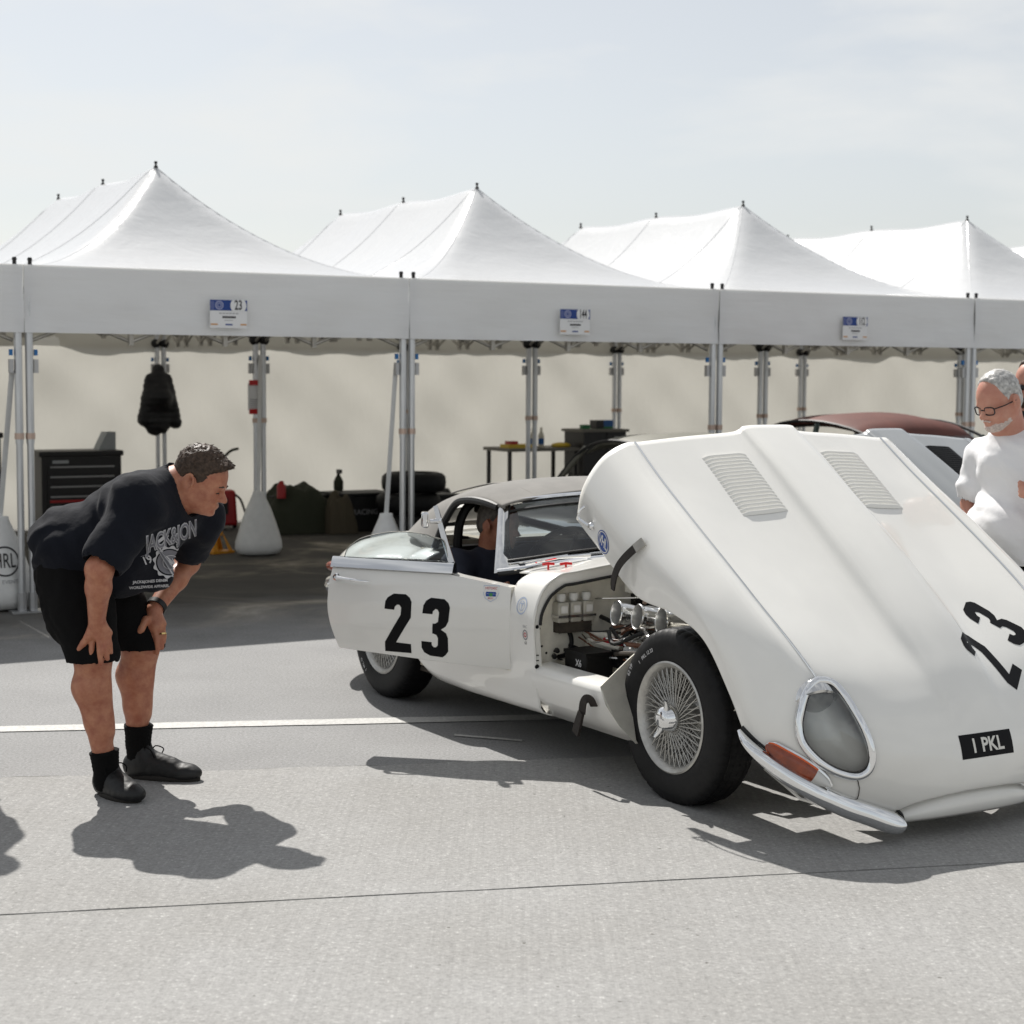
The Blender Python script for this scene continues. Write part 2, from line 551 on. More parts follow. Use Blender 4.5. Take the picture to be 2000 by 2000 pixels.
# ------------------------------------------------------------------ ground
def sheet(name, pts, z, m, label=None):
    mb = MB().add([(x, y, z) for x, y in pts], [tuple(range(len(pts)))])
    o = mb.build(name, m, None, smooth=0, recalc=False)
    o['kind'] = 'structure'
    return o
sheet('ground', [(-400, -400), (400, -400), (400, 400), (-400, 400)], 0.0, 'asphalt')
def bl(x): return 6.902 + 0.182 * (x + 0.59)        # asphalt / concrete edge
def j2(x): return 5.236 + 0.194 * (x - 0.007)       # joint between the slabs
cp = empty('concrete_pavement'); cp['kind'] = 'structure'
def wob(x, s, a): return a * mnoise.noise(Vector((x * s, s * 3.7, 0.3)))
xs = [-30 + k * 0.5 for k in range(48)] + [-6 + k * 0.04 for k in range(300)] + [6 + k * 0.5 for k in range(60)]
def slab(lo, hi, z):
    top = [(x, hi(x), z) for x in xs]; bot = [(x, lo(x), z) for x in xs]
    mb = MB().grid([top, bot]).grid([bot, [(x, y, 0.0005) for x, y, _ in bot]]).grid([[(x, y, 0.0005) for x, y, _ in top], top])
    o = mb.build('slab', 'concrete', cp, smooth=0)
    return o
slab(lambda x: j2(x) + 0.005 + wob(x, 5, 0.004), lambda x: bl(x) + wob(x, 2.2, 0.03) + wob(x, 11, 0.012), 0.007)
slab(lambda x: j2(x) - 4.4, lambda x: j2(x) - 0.004 - wob(x + 40, 6, 0.003), 0.006)
slab(lambda x: j2(x) - 9.0, lambda x: j2(x) - 4.412, 0.006)
jm = MB().grid([[(x, j2(x) - 0.03, 0.004) for x in xs], [(x, j2(x) + 0.03, 0.004) for x in xs]])
jm.build('joint_filler', 'joint_sealant', cp, smooth=0)
jm = MB().grid([[(x, bl(x) - 0.02 + wob(x, 2.2, 0.03), 0.004) for x in xs], [(x, bl(x) + 0.014 + wob(x, 2.2, 0.03) + wob(x, 15, 0.012), 0.004) for x in xs]])
jm.build('joint_filler', 'joint_sealant', cp, smooth=0)
# painted line
pl = MB().grid([[(x, 7.78 + 0.139 * (x + 0.9) - 0.062 + wob(x, 9, 0.006), 0.004) for x in xs if -9 < x < 1.6], [(x, 7.78 + 0.139 * (x + 0.9) + 0.062 + wob(x + 9, 9, 0.006), 0.004) for x in xs if -9 < x < 1.6]])
o = pl.build('road_marking', 'road_paint', None, smooth=0); o['kind'] = 'structure'
pl = MB().grid([[(-0.25 + 0.3 * k / 4, 7.52 - 0.11 * k / 4 - 0.018, 0.004) for k in range(5)], [(-0.25 + 0.3 * k / 4, 7.52 - 0.11 * k / 4 + 0.018, 0.004) for k in range(5)]])
o = pl.build('road_marking', 'road_paint', None, smooth=0); o['kind'] = 'structure'

# ------------------------------------------------------------------ tents
EAVE, VAL, PEAK = 2.291, 1.850, 3.165
PK = (1.565, 3.0, 4.435)
def smin(a, b, k):
    h = max(0.0, min(1.0, 0.5 + 0.5 * (b - a) / k))
    return b * (1 - h) + a * h - k * h * (1 - h)
def roof_z(a, d, seed):
    W = TENT_W
    da = min(a, W - a) / (W / 2)
    dd = min(d, TENT_D - d) / PK[0]
    t = smin(da, min(dd, 1.35), 0.10)
    t = max(0.0, min(1.0, t + 0.025 * min(1, max(0, t) * 4)))
    z = EAVE + (PEAK - EAVE) * (t ** 1.85)
    if PK[0] < d < PK[2]:
        q = (d - PK[0]) / (PK[1] - PK[0])
        z -= 0.030 * math.sin(math.pi * q) ** 2 * da ** 2.0
    # tension pleats running down from the peaks
    m = Vector((a * 1.5 + seed, d * 1.5, seed * 0.7))
    z += 0.004 * mnoise.noise(m) * min(1, t * 3) * (1 - 0.6 * t)
    return z

def make_tent(i, label, front_truss=True):
    W = TENT_W
    root = empty('event_tent', tuple(tpos(i * W, 0)), TENT_A)
    tag(root, label, 'tent', 'white peaked tents in a row')
    g = 0.002
    na, nd = 44, 80
    G = [[(g + (W - 2 * g) * k / na, TENT_D * j / nd, roof_z(max(0.0, min(W, W * k / na)), TENT_D * j / nd, i * 5.3)) for j in range(nd + 1)] for k in range(na + 1)]
    rf = MB().grid(G).build('roof', 'tent_roof', root, smooth=180)
    for p in PK:
        c = MB().lathe([(0, 0), (0.016, 0), (0.016, 0.018), (0.008, 0.026), (0.008, 0.036), (0.013, 0.040), (0.012, 0.055), (0, 0.056)], (W / 2, p, PEAK - 0.012), n=10)
        c.build('peak_cap', 'black_plastic', rf)
    for p in PK:
        MB().tube([(W * k / 40, p, roof_z(W * k / 40, p, i * 5.3) - .002) for k in range(1, 40)], 0.0055, 6).build('rafter_seam', 'tent_roof', rf)
    for sx in (0, 1):
        MB().tube([(sx * W + (W / 2 - sx * W) * k / 24, PK[0] * k / 24, roof_z(sx * W + (W / 2 - sx * W) * k / 24, PK[0] * k / 24, i * 5.3) - .003) for k in range(1, 25)], 0.005, 6).build('hip_seam', 'tent_roof', rf)
    for (ax, dy) in ((0.05, 0.03), (W - 0.05, 0.03)):
        MB().lathe([(0, 0), (0.014, 0), (0.014, 0.03), (0.018, 0.035), (0.012, 0.05), (0, 0.05)], (ax, dy, EAVE), n=8).build('corner_cap', 'black_plastic', rf)
    # valances: front, back and both sides, billowing a little
    def val(p0, p1, nx, amp, s, drop=0.0):
        p0 = Vector(p0); p1 = Vector(p1); e = (p1 - p0); n = Vector((e.y, -e.x, 0)).normalized()
        G = []
        for k in range(nx + 1):
            q = p0 + e * k / nx; row = []
            for j in range(9):
                z = EAVE + 0.002 - (EAVE + 0.002 - VAL + drop * mnoise.noise(Vector((k * 0.16, s, 2.0)))) * j / 8
                w = amp * mnoise.noise(Vector((k * 0.10 + s, z * 2.2, s))) + 0.3 * amp * mnoise.noise(Vector((k * 0.31 + s, z * 7.0, s)))
                row.append(tuple(q + n * (w * (j / 8) ** 0.6 + 0.006)) [:2] + (z,))
            G.append(row)
        return MB().grid(G)
    s0 = i * 3.1
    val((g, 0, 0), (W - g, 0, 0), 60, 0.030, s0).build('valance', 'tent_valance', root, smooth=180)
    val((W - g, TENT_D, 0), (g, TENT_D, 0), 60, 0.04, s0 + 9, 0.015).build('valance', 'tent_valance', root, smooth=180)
    # back wall
    G = []
    for k in range(71):
        a = g + (W - 2 * g) * k / 70; row = []
        for j in range(31):
            z = 0.02 + (1.98 - 0.02) * j / 30
            w = 0.05 * mnoise.noise(Vector((a * 1.3 - z * 0.9 + i * 7, z * 0.5, 4.0))) + 0.022 * math.sin(a * 9 + z * 4.5 + i) * mnoise.noise(Vector((a, z, i))) + 0.035 * mnoise.noise(Vector((a * 1.5 + z * 1.7, z * 0.5 - a * .4, i * 2.2 + .6)))
            row.append((a, TENT_D - 0.03 + w, z))
        G.append(row)
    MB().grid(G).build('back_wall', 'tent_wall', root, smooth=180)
    # legs
    for (a, d) in ((0.036, 0.03), (W - 0.036, 0.03), (0.036, 3.04), (W - 0.036, 3.04), (0.036, TENT_D - 0.09), (W - 0.036, TENT_D - 0.09)):
        mb = MB()
        mb.lathe([(0.0, 0.10), (0.0235, 0.10), (0.0235, 1.12), (0.027, 1.12), (0.027, EAVE - 0.02), (0, EAVE - 0.02)], (a, d, 0), n=8)
        leg = mb.build('leg', 'aluminium', root, smooth=30)
        MB().lathe([(0.0, 0.012), (0.031, 0.012), (0.031, 0.13), (0.0, 0.131)], (a, d, 0), n=8).build('foot_socket', 'steel_foot', leg, smooth=30)
        MB().box((a + (0.02 if a < 1 else -0.02), d - 0.01, 0.006), (0.12, 0.13, 0.012)).build('foot_plate', 'aluminium', leg, smooth=0)
        MB().lathe([(0.028, 1.15), (0.032, 1.15), (0.032, 1.19), (0.028, 1.19)], (a, d, 0), n=8).build('clamp_band', 'copper_band', leg, smooth=30)
        MB().box((a + (0.045 if a < 1 else -0.045), d + 0.01, 1.72), (0.022, 0.022, 0.04)).build('release_clip', 'blue_clip', leg, smooth=0)
        MB().box((a + (0.045 if a < 1 else -0.045), d + 0.01, 1.63), (0.028, 0.035, 0.09)).build('slider', 'steel_foot', leg, smooth=0)
    # scissor trusses
    def truss(p0, p1, n, zl, zh):
        p0 = Vector(p0); p1 = Vector(p1); mb = MB()
        for k in range(n):
            A = p0 + (p1 - p0) * k / n; B = p0 + (p1 - p0) * (k + 1) / n
            for (za, zb, dy) in ((zl, zh, -0.012), (zh, zl, 0.012)):
                off = Vector((0, dy, 0))
                mb.tube([A + off + Vector((0, 0, za)), B + off + Vector((0, 0, zb))], 0.0125, 6)
            if k: mb.box(tuple(A + Vector((0, 0, zl + 0.04))), (0.03, 0.04, 0.13))
        return mb
    truss((0.06, 0.06, 0), (W - 0.06, 0.06, 0), 4, 1.80, 2.06).build('truss', 'alu_dull', root)
    truss((0.06, 3.04, 0), (W - 0.06, 3.04, 0), 4, 1.90, 2.20).build('truss', 'alu_dull', root)
    for a in (0.045, W - 0.045):
        truss((a, 0.06, 0), (a, 3.0, 0), 4, 1.87, 2.18).build('truss', 'alu_dull', root)
        truss((a, 3.08, 0), (a, TENT_D - 0.1, 0), 4, 1.87, 2.18).build('truss', 'alu_dull', root)
        for d in (3.04, TENT_D - 0.09):
            MB().ball((a, d, 1.885), 0.05, 12, 8).build('hub', 'black_plastic', root)
    return root

labs = ['white peaked tent cut off by the left edge of the photo',
        'white peaked tent behind the bending man, card 23 on its valance',
        'white peaked tent behind the soft top of the white car',
        'white peaked tent behind the raised white bonnet',
        'white peaked tent at the right edge, behind the grey-haired man']
tents = [make_tent(i, labs[i + 1]) for i in range(-1, 4)]
make_tent(5, 'white peaked tent beyond the right edge, hardly showing')
tag(make_tent(4, 'farthest white peaked tent, only its roof showing at the right edge'))

# number cards on the valances
def card(i, num, a0, where):
    W = 0.27; Hh = 0.196
    p = tpos(i * TENT_W + a0 + W / 2, -0.05, 2.0)
    root = empty('tent_card', tuple(p), TENT_A)
    tag(root, 'blue-banded paper card %s on the valance %s' % (num, where), 'card', 'number cards on the tent valances')
    MB().box((0, 0, 0), (W, 0.002, Hh)).build('paper', 'sign_white', root, smooth=0)
    X, Z = (1, 0, 0), (0, 0, 1)
    def put(nm, VF, m, off): decal(nm, VF, (0, -0.001, 0), X, Z, m, root, off=off)
    rect = lambda x0, x1, y0, y1: flat_mesh([[(x0, y0), (x1, y0), (x1, y1), (x0, y1)]], 9)
    put('blue_band', rect(-0.135, 0.135, 0.022, 0.095), 'sign_blue', 0.0015)
    put('band_pattern', rect(-0.134, -0.105, 0.026, 0.085), 'sign_blue2', 0.0028)
    put('emblem', join_vf(ring2d(0.022, 0.031, 24, -0.068, 0.058), ring2d(0.010, 0.017, 20, -0.068, 0.058)), 'sign_lilac', 0.0030)
    put('number_disc', flat_mesh([disc2d(0.060, 36, 0.072, 0.058)], 9), 'sign_white', 0.0035) if False else put('number_disc', flat_mesh([[(x, max(0.0205, min(0.0965, y))) for x, y in disc2d(0.058, 40, 0.070, 0.058, 1.0)]], 9), 'sign_white', 0.0035)
    n = len(num)
    put('number', shift_vf(text_mesh(num, 0.092, 0.62 if n < 3 else 0.5, 0.0018), 0.070, 0.058), 'ink', 0.0048)
    put('small_print', join_vf(shift_vf(text_mesh('OFFICIAL PADDOCK', 0.013), 0.0, 0.004), shift_vf(text_mesh('HISTORIC RACING', 0.009), 0.0, -0.044)) if False else join_vf(*[rect(-0.068 + k * 0.024, -0.050 + k * 0.024, 0.000, 0.006) for k in range(6)], *[rect(-0.03 + k * 0.016, -0.018 + k * 0.016, -0.046, -0.042) for k in range(4)]), 'ink_grey', 0.0015)
    put('name_print', join_vf(*[rect(-0.045 + k * 0.014, -0.033 + k * 0.014, -0.030, -0.016) for k in range(7)]), 'ink', 0.0016)
    put('sponsor_mark', rect(-0.13, -0.08, -0.078, -0.068), 'ink_orange', 0.0016)
    put('sponsor_mark', rect(0.085, 0.13, -0.078, -0.068), 'ink_orange', 0.0016)
    put('sponsor_mark', rect(-0.024, 0.027, -0.079, -0.069), 'sign_blue', 0.0016)
card(0, '23', 1.254, 'above the bending man'); card(1, '144', 1.262, 'above the white car soft top'); card(2, '112', 1.254, 'above the raised bonnet')
# ------------------------------------------------------------------ materials: car
mat('car_paint', (0.84, 0.828, 0.785), 0.28, spec=0.5, coat=0.9, var=0.03, vscale=3, bump=0.02, bscale=5, bdist=0.01)
mat('car_paint_inner', (0.82, 0.79, 0.70), 0.45, var=0.12, vscale=14, bump=0.1, bscale=30)
mat('chrome', (0.82, 0.83, 0.84), 0.05, 1.0)
mat('chrome_soft', (0.72, 0.72, 0.71), 0.14, 1.0, rvar=0.06, vscale=40)
mat('polished_alu', (0.74, 0.74, 0.73), 0.2, 1.0, rvar=0.1, vscale=25)
mat('bore_alu', (0.62, 0.62, 0.61), 0.35, 0.8)
mat('spoke_paint', (0.52, 0.51, 0.48), 0.35, 0.6, var=0.15, vscale=30)
mat('tyre_rubber', (0.0095, 0.0095, 0.010), 0.58, spec=0.28, var=0.35, vscale=18, bump=0.25, bscale=90, bdist=0.002)
mat('chalk', (0.62, 0.62, 0.62), 0.9)
mat('black_paint', (0.006, 0.006, 0.0065), 0.45, spec=0.25)
mat('number_black', (0.006, 0.006, 0.007), 0.45, spec=0.15)
mat('rubber_seal', (0.012, 0.012, 0.012), 0.55)
mat('hood_fabric', (0.205, 0.195, 0.178), 0.9, var=0.16, vscale=5, bump=0.3, bscale=260, bdist=0.001, sheen=0.2)
mat('cockpit_black', (0.022, 0.020, 0.019), 0.75, var=0.3, vscale=10)
mat('trim_tan', (0.36, 0.32, 0.25), 0.6)
mat('clear_glass', (0.95, 0.97, 0.96), 0.0, trans=1.0, ior=1.02, spec=0.5)
mat('bottle_plastic', (0.72, 0.69, 0.60), 0.3, trans=0.35, var=0.1, vscale=12)
mat('amber_lens', (0.26, 0.040, 0.006), 0.15, coat=0.8, var=0.35, vscale=25)
mat('amber_edge', (0.75, 0.11, 0.005), 0.2, coat=0.6)
mat('red_plastic', (0.55, 0.012, 0.012), 0.35)
mat('red_cloth', (0.42, 0.02, 0.03), 0.7)
mat('lens_clear', (0.60, 0.60, 0.58), 0.15, coat=0.8, bump=0.5, bscale=60)
mat('leather_strap', (0.022, 0.017, 0.014), 0.6, bump=0.4, bscale=60, var=0.3, vscale=25)
mat('brown_pipe', (0.16, 0.07, 0.04), 0.5)
mat('grime', (0.055, 0.045, 0.035), 0.8, var=0.5, vscale=20)
mat('bucket_silver', (0.92, 0.92, 0.90), 0.45, 0.0)
mat('louvre_paint', (0.83, 0.815, 0.765), 0.32, coat=0.6)  # louvre paint, a touch deeper cream than the body
mat('decal_blue', (0.015, 0.065, 0.30), 0.4)
mat('decal_pale', (0.45, 0.52, 0.66), 0.4)
mat('decal_white', (0.78, 0.77, 0.74), 0.4)
mat('decal_red', (0.50, 0.04, 0.05), 0.4)
mat('decal_green', (0.05, 0.25, 0.08), 0.4)
mat('plate_letter', (0.70, 0.69, 0.64), 0.4)

# thin window glass: mostly clear, reflecting at grazing angles
def glass(name, tint, refl):
    t = NT(name)
    out = t.t.nodes['Material Output']
    tr = t.n('ShaderNodeBsdfTransparent'); tr.inputs['Color'].default_value = (*tint, 1)
    gl = t.n('ShaderNodeBsdfGlossy'); gl.inputs['Roughness'].default_value = 0.02
    fr = t.n('ShaderNodeFresnel'); fr.inputs['IOR'].default_value = refl
    mx = t.n('ShaderNodeMixShader')
    t.l(fr.outputs['Fac'], mx.inputs['Fac']); t.l(tr.outputs['BSDF'], mx.inputs[1]); t.l(gl.outputs['BSDF'], mx.inputs[2])
    t.l(mx.outputs['Shader'], out.inputs['Surface'])
glass('window_glass', (0.86, 0.90, 0.91), 1.45)
glass('screen_glass', (0.70, 0.80, 0.88), 1.9)
glass('lamp_glass', (0.95, 0.96, 0.94), 2.0)

# ------------------------------------------------------------------ the open white sports car
CAR_LOC = (1.207, 6.684, 0.0); CAR_YAW = R(-59.547)
car = empty('sports_car', CAR_LOC, CAR_YAW)
tag(car, 'cream white open-bonneted sports racing car numbered 23 with soft top', 'car')

PH = R(29.0); PVX, PVZ = 0.45, 0.18
def bo(q):          # bonnet closed -> tilted open
    x, y, z = q; rx, rz = x - PVX, z - PVZ; c, s = math.cos(PH), math.sin(PH)
    return (rx * c + rz * s + PVX, y, -rx * s + rz * c + PVZ)
def bo_dir(v):
    x, y, z = v; c, s = math.cos(PH), math.sin(PH)
    return Vector((x * c + z * s, y, -x * s + z * c))
def X(x, *yz):      # helper for planar stations
    return [(x, y, z) for (y, z) in yz]
BST = [
 X(-.830, (0, .866), (.120, .862), (.172, .835), (.40, .817), (.600, .797), (.680, .789), (.765, .722), (.806, .590), (.787, .443)),
 X(-.600, (0, .852), (.122, .847), (.178, .807), (.40, .789), (.606, .769), (.690, .768), (.775, .700), (.815, .580), (.795, .438)),
 X(-.330, (0, .824), (.126, .818), (.184, .769), (.39, .750), (.610, .746), (.700, .752), (.785, .682), (.820, .575), (.800, .434)),
 X(-.100, (0, .796), (.128, .790), (.190, .739), (.39, .723), (.610, .727), (.700, .738), (.785, .678), (.815, .605), (.806, .520)),
 X(.100, (0, .764), (.128, .757), (.192, .712), (.39, .701), (.610, .709), (.700, .717), (.780, .662), (.810, .605), (.806, .548)),
 X(.300, (0, .725), (.124, .718), (.192, .682), (.38, .673), (.605, .684), (.690, .681), (.765, .612), (.796, .540), (.799, .473)),
 X(.450, (0, .684), (.112, .678), (.182, .656), (.37, .646), (.600, .650), (.680, .622), (.745, .545), (.785, .462), (.790, .392)),
 X(.550, (0, .650), (.108, .646), (.176, .631), (.36, .617), (.565, .607), (.655, .562), (.715, .487), (.750, .412), (.762, .346)),
 X(.650, (0, .605), (.100, .602), (.166, .594), (.34, .578), (.515, .552), (.605, .507), (.655, .437), (.684, .375), (.686, .315)),
 [(.750, 0, .538), (.750, .09, .537), (.750, .15, .533), (.745, .30, .514), (.735, .43, .481), (.730, .51, .440), (.725, .56, .392), (.720, .588, .346), (.715, .594, .298)],
 [(.815, 0, .470), (.815, .08, .469), (.812, .14, .464), (.802, .26, .440), (.787, .36, .405), (.777, .42, .370), (.770, .455, .336), (.766, .475, .306), (.760, .485, .276)],
 [(.848, 0, .405), (.848, .07, .404), (.846, .12, .400), (.836, .21, .381), (.824, .28, .357), (.815, .32, .335), (.808, .345, .313), (.803, .36, .295), (.797, .375, .270)],
 [(.842, 0, .385), (.842, .07, .384), (.840, .12, .380), (.830, .21, .362), (.818, .28, .340), (.810, .315, .321), (.803, .338, .302), (.798, .352, .287), (.792, .366, .266)],
]
def bonnet_grid(nu, nv):
    cols = []
    for c in range(9):
        cols.append(cat([st[c] for st in BST], nu))
    G = []
    for i in range(len(cols[0])):
        half = [tuple(cols[c][i]) for c in range(9)]
        full = [(half[1][0], -half[1][1], half[1][2])] + half
        row = cat(full, nv)[nv:]
        e = row[-1]
        row.append(Vector((e.x, e.y - 0.004, e.z - 0.004)))
        row.append(Vector((e.x, e.y - 0.03, e.z + 0.006)))
        G.append(row)
    return G
NU, NVB = 8, 8
Gh = bonnet_grid(NU, NVB)
def mirror_rows(Gh):
    G = []
    for row in Gh:
        left = [(p.x, p.y, p.z) for p in row]
        right = [(p.x, -p.y, p.z) for p in reversed(row[1:])]
        G.append([bo(q) for q in right + left])
    return G

HL = [(.479, .595), (.4946, .5509), (.5387, .5239), (.6014, .5061), (.6509, .4923), (.6946, .4795), (.7231, .4761), (.7366, .4889), (.732, .5246), (.7063, .5802), (.6683, .6328), (.6258, .6693), (.5886, .6874), (.5551, .6895), (.5284, .6787), (.5001, .6576), (.4844, .6298)]
HLZ = [.6398, .6358, .6171, .587, .5564, .5167, .4773, .4415, .4193, .4196, .4344, .4572, .4818, .5192, .5605, .604, .6305]
HL3 = [Vector((x, y, z)) for (x, y), z in zip(HL, HLZ)]
hc = sum(HL3, Vector()) / len(HL3)
# best plane axes of the headlamp opening (left-hand side, y > 0, closed bonnet)
hn = Vector((0, 0, 0))
for k in range(len(HL3)):
    a = HL3[k] - hc; b = HL3[(k + 1) % len(HL3)] - hc
    hn += a.cross(b)
hn.normalize()
if hn.x < 0: hn = -hn
hu = Vector((0, 0, 1)); hu = (hu - hn * hu.dot(hn)).normalized(); hv = hn.cross(hu)
HLs = cat(HL3, 5, closed=True)
hl2 = [((p - hc).dot(hu), (p - hc).dot(hv)) for p in HLs]
def in_poly(p, poly):
    c = False; n = len(poly); j = n - 1
    for i in range(n):
        if (poly[i][1] > p[1]) != (poly[j][1] > p[1]) and p[0] < (poly[j][0] - poly[i][0]) * (p[1] - poly[i][1]) / (poly[j][1] - poly[i][1]) + poly[i][0]:
            c = not c
        j = i
    return c
def in_lamp(q):       # closed coordinates, y>0
    d = q - hc
    if d.length > 0.30: return False
    return in_poly((d.dot(hu), d.dot(hv)), hl2)

def build_bonnet():
    G = [[Vector(p) for p in row] for row in Gh]
    nv = len(G[0])
    mb = MB()
    for sgn in (1, -1):
        vs = [bo((p.x, p.y * sgn, p.z)) for row in G for p in row]
        fs = []
        for i in range(len(G) - 1):
            for j in range(nv - 1):
                c = (G[i][j] + G[i + 1][j] + G[i + 1][j + 1] + G[i][j + 1]) / 4
                if in_lamp(c): continue
                a = (i * nv + j, (i + 1) * nv + j, (i + 1) * nv + j + 1, i * nv + j + 1)
                fs.append(a if sgn > 0 else tuple(reversed(a)))
        mb.add(vs, fs)
    o = mb.build('bonnet', 'car_paint', car, smooth=55, merge=1e-4, recalc=False)
    return o
NU, NVB = 9, 9
Gh = bonnet_grid(NU, NVB)
bonnet = build_bonnet()
# make all faces point outward
bm = bmesh.new(); bm.from_mesh(bonnet.data)
bmesh.ops.recalc_face_normals(bm, faces=bm.faces)
tf = max(bm.faces, key=lambda f: f.calc_center_median().z)
if tf.normal.z < 0: bmesh.ops.reverse_faces(bm, faces=bm.faces)
bm.to_mesh(bonnet.data); bm.free()
bonB = bvh_of(bonnet)
solidify(bonnet, 0.006, -1)
def on_bonnet(x, y):     # point and normal on the (closed) bonnet skin above x, y, as open coordinates
    n = bo_dir((0, 0, 1)); p = Vector(bo((x, y, 1.2)))
    h = bonB.ray_cast(p, -n, 2.0)
    return h[0], (h[1] if h[1].dot(n) > 0 else -h[1])

# lower lip of the air intake
rows = []
for k in range(41):
    y = -0.375 + 0.75 * k / 40
    f = 1 - (abs(y) / 0.375) ** 2.6
    xf = 0.800 + 0.072 * f; zf = 0.250 + 0.062 * f
    rows.append([bo(q) for q in [(xf - 0.10, y * 0.9, zf + 0.055 * f + 0.01), (xf - 0.035, y * 0.97, zf + 0.045 * f + 0.008), (xf - 0.008, y, zf + 0.024 * f + 0.005), (xf, y, zf), (xf - 0.012, y, zf - 0.026), (xf - 0.05, y, zf - 0.044), (xf - 0.14, y * 0.97, zf - 0.058), (xf - 0.28, y * 0.95, zf - 0.06)]])
lip = MB().grid([[Vector(p) for p in r] for r in rows]).build('intake_lip', 'car_paint', bonnet, smooth=60)
solidify(lip, 0.004, -1)
# side valance joining lip and wheel arch
rows = []
for k in range(13):
    t = k / 12
    a = Vector((0.797, 0.375, 0.268)).lerp(Vector((0.762, 0.486, 0.276)), min(1, t * 3)) if t < 1 / 3 else (Vector((0.762, 0.486, 0.276)).lerp(Vector((0.686, 0.686, 0.315)), (t - 1 / 3) * 3) if t < 2 / 3 else Vector((0.686, 0.686, 0.315)).lerp(Vector((0.55, 0.762, 0.346)), (t - 2 / 3) * 3))
    rows.append([a + Vector((0.004, 0.0, -0.002)), a + Vector((-0.006, -0.012, -0.025)), a + Vector((-0.05, -0.05, -0.035))])
for sg in (1, -1):
    MB().grid([[bo((p.x, p.y * sg, p.z)) for p in r] for r in rows]).build('valance_edge', 'car_paint', bonnet, smooth=60)
# inner diaphragm panels of the bonnet, added unseen to block sun below
for (x, y0, y1, z0, z1) in ((.30, -.74, -.42, .38, .655), (.30, -.42, -.30, .49, .655), (.30, -.30, .74, .38, .655), (-.30, .40, .79, .435, .735), (-.30, -.79, -.40, .435, .735)):
    MB().add([bo(q) for q in ((x, y0, z0), (x, y1, z0), (x, y1 * (.9 if y1 > .7 else 1), z1), (x, y0 * (.9 if y0 < -.7 else 1), z1))], [(0, 1, 2, 3)]).build('diaphragm', 'car_paint_inner', bonnet, smooth=0)
MB().add([bo(q) for q in ((.30, -.70, .44), (.60, -.56, .30), (.60, .56, .30), (.30, .70, .44))], [(0, 1, 2, 3)]).build('undertray', 'car_paint_inner', bonnet, smooth=0)
for sg in (1, -1):
    MB().add([bo((x, y * sg, z)) for x, y, z in ((-.30, .50, .56), (.30, .50, .44), (.30, .50, .66), (-.30, .50, .735))], [(0, 1, 2, 3)]).build('inner_wing', 'car_paint_inner', bonnet, smooth=0)
# wing seam strips
for sg in (1, -1):
    pts = []
    for k in range(40):
        x = -0.828 + (0.472 + 0.828) * k / 39
        y = 0.632 + 0.012 * math.sin(math.pi * k / 39) - 0.03 * max(0, (k - 28) / 11) ** 1.5
        p, n = on_bonnet(x, sg * y); pts.append(p + n * 0.0012)
    MB().tube(pts, 0.0042, 8).build('seam_strip', 'chrome', bonnet)
# louvres: seventeen raised slats each side
for sg in (1, -1):
    xs0, ys = -0.694, (0.192, 0.398)
    NS = 17; pitch = 0.345 / NS
    for k in range(NS):
        x = xs0 + pitch * k
        G = []
        for j in range(9):
            y = ys[0] + (ys[1] - ys[0]) * j / 8 + 0.004 * (k / NS)
            e = min(1.0, min(j, 8 - j) / 1.0 * 0.9 + 0.0)
            row = []
            for (dx, dz) in ((0.0165, 0.001), (0.0135, 0.0045), (0.0085, 0.0085), (0.003, 0.0105), (0.0008, 0.0100), (0.0008, 0.0)):
                p, n = on_bonnet(x + dx, sg * y); row.append(p + n * dz * e + n * 0.0005)
            G.append(row)
        MB().grid(G).build('louvre', 'louvre_paint', bonnet, smooth=50)
        # dark slot of each louvre is the real gap below its raised lip
# headlamps
def lamp(sg):
    T = lambda p: Vector(bo((p.x, p.y * sg, p.z)))
    nO = bo_dir((hn.x, hn.y * sg, hn.z))
    ring = [T(p + hn * 0.004) for p in HLs]
    r1 = MB().tube(ring, 0.0155, 10, closed=True).build('headlamp_trim', 'chrome', bonnet)
    inner = [T(hc + (p - hc) * 0.925 + hn * 0.010) for p in HLs]
    MB().tube(inner, 0.006, 8, closed=True).build('headlamp_seal', 'rubber_seal', bonnet)
    N = len(HLs); G = []
    for s in (0.95, 0.86, 0.7, 0.5, 0.3, 0.12, 0.0):
        G.append([T(hc + (p - hc) * s + hn * (0.010 + 0.028 * (1 - s * s))) for p in HLs])
    MB().grid(G, cv=True).build('headlamp_cover', 'lamp_glass', bonnet, smooth=180)
    top = HL3[0]
    G = []
    deep = hc + Vector((-0.11, 0.02, 0.055)) - hn * 0.02
    for (s, dpt) in ((1.0, 0.0), (0.97, -0.008), (0.92, -0.018), (0.76, -0.026), (0.52, -0.032), (0.25, -0.035), (0.0, -0.036)):
        G.append([T(hc + (p - hc) * s + hn * dpt + Vector((-0.05, 0.01, 0.015)) * (1 - s)) for p in HLs])
    MB().grid(G, cv=True).build('headlamp_bucket', 'bucket_silver', bonnet, smooth=60)
    c = hc + Vector((-0.085, 0.035, 0.045)) - hn * 0.03
    ax = bo_dir((0.93, 0.12 * sg, -0.25))
    MB().lathe([(0.082, -0.05), (0.088, -0.02), (0.088, 0.004), (0.079, 0.008), (0.074, 0.002), (0.04, -0.022), (0.0, -0.035)], T(c), ax, 28).build('headlamp_unit', 'chrome_soft', bonnet)
    MB().lathe([(0.076, 0.0), (0.06, 0.014), (0.03, 0.022), (0.0, 0.025)], T(c), ax, 24).build('headlamp_lens', 'lens_clear', bonnet)
lamp(-1); lamp(1)
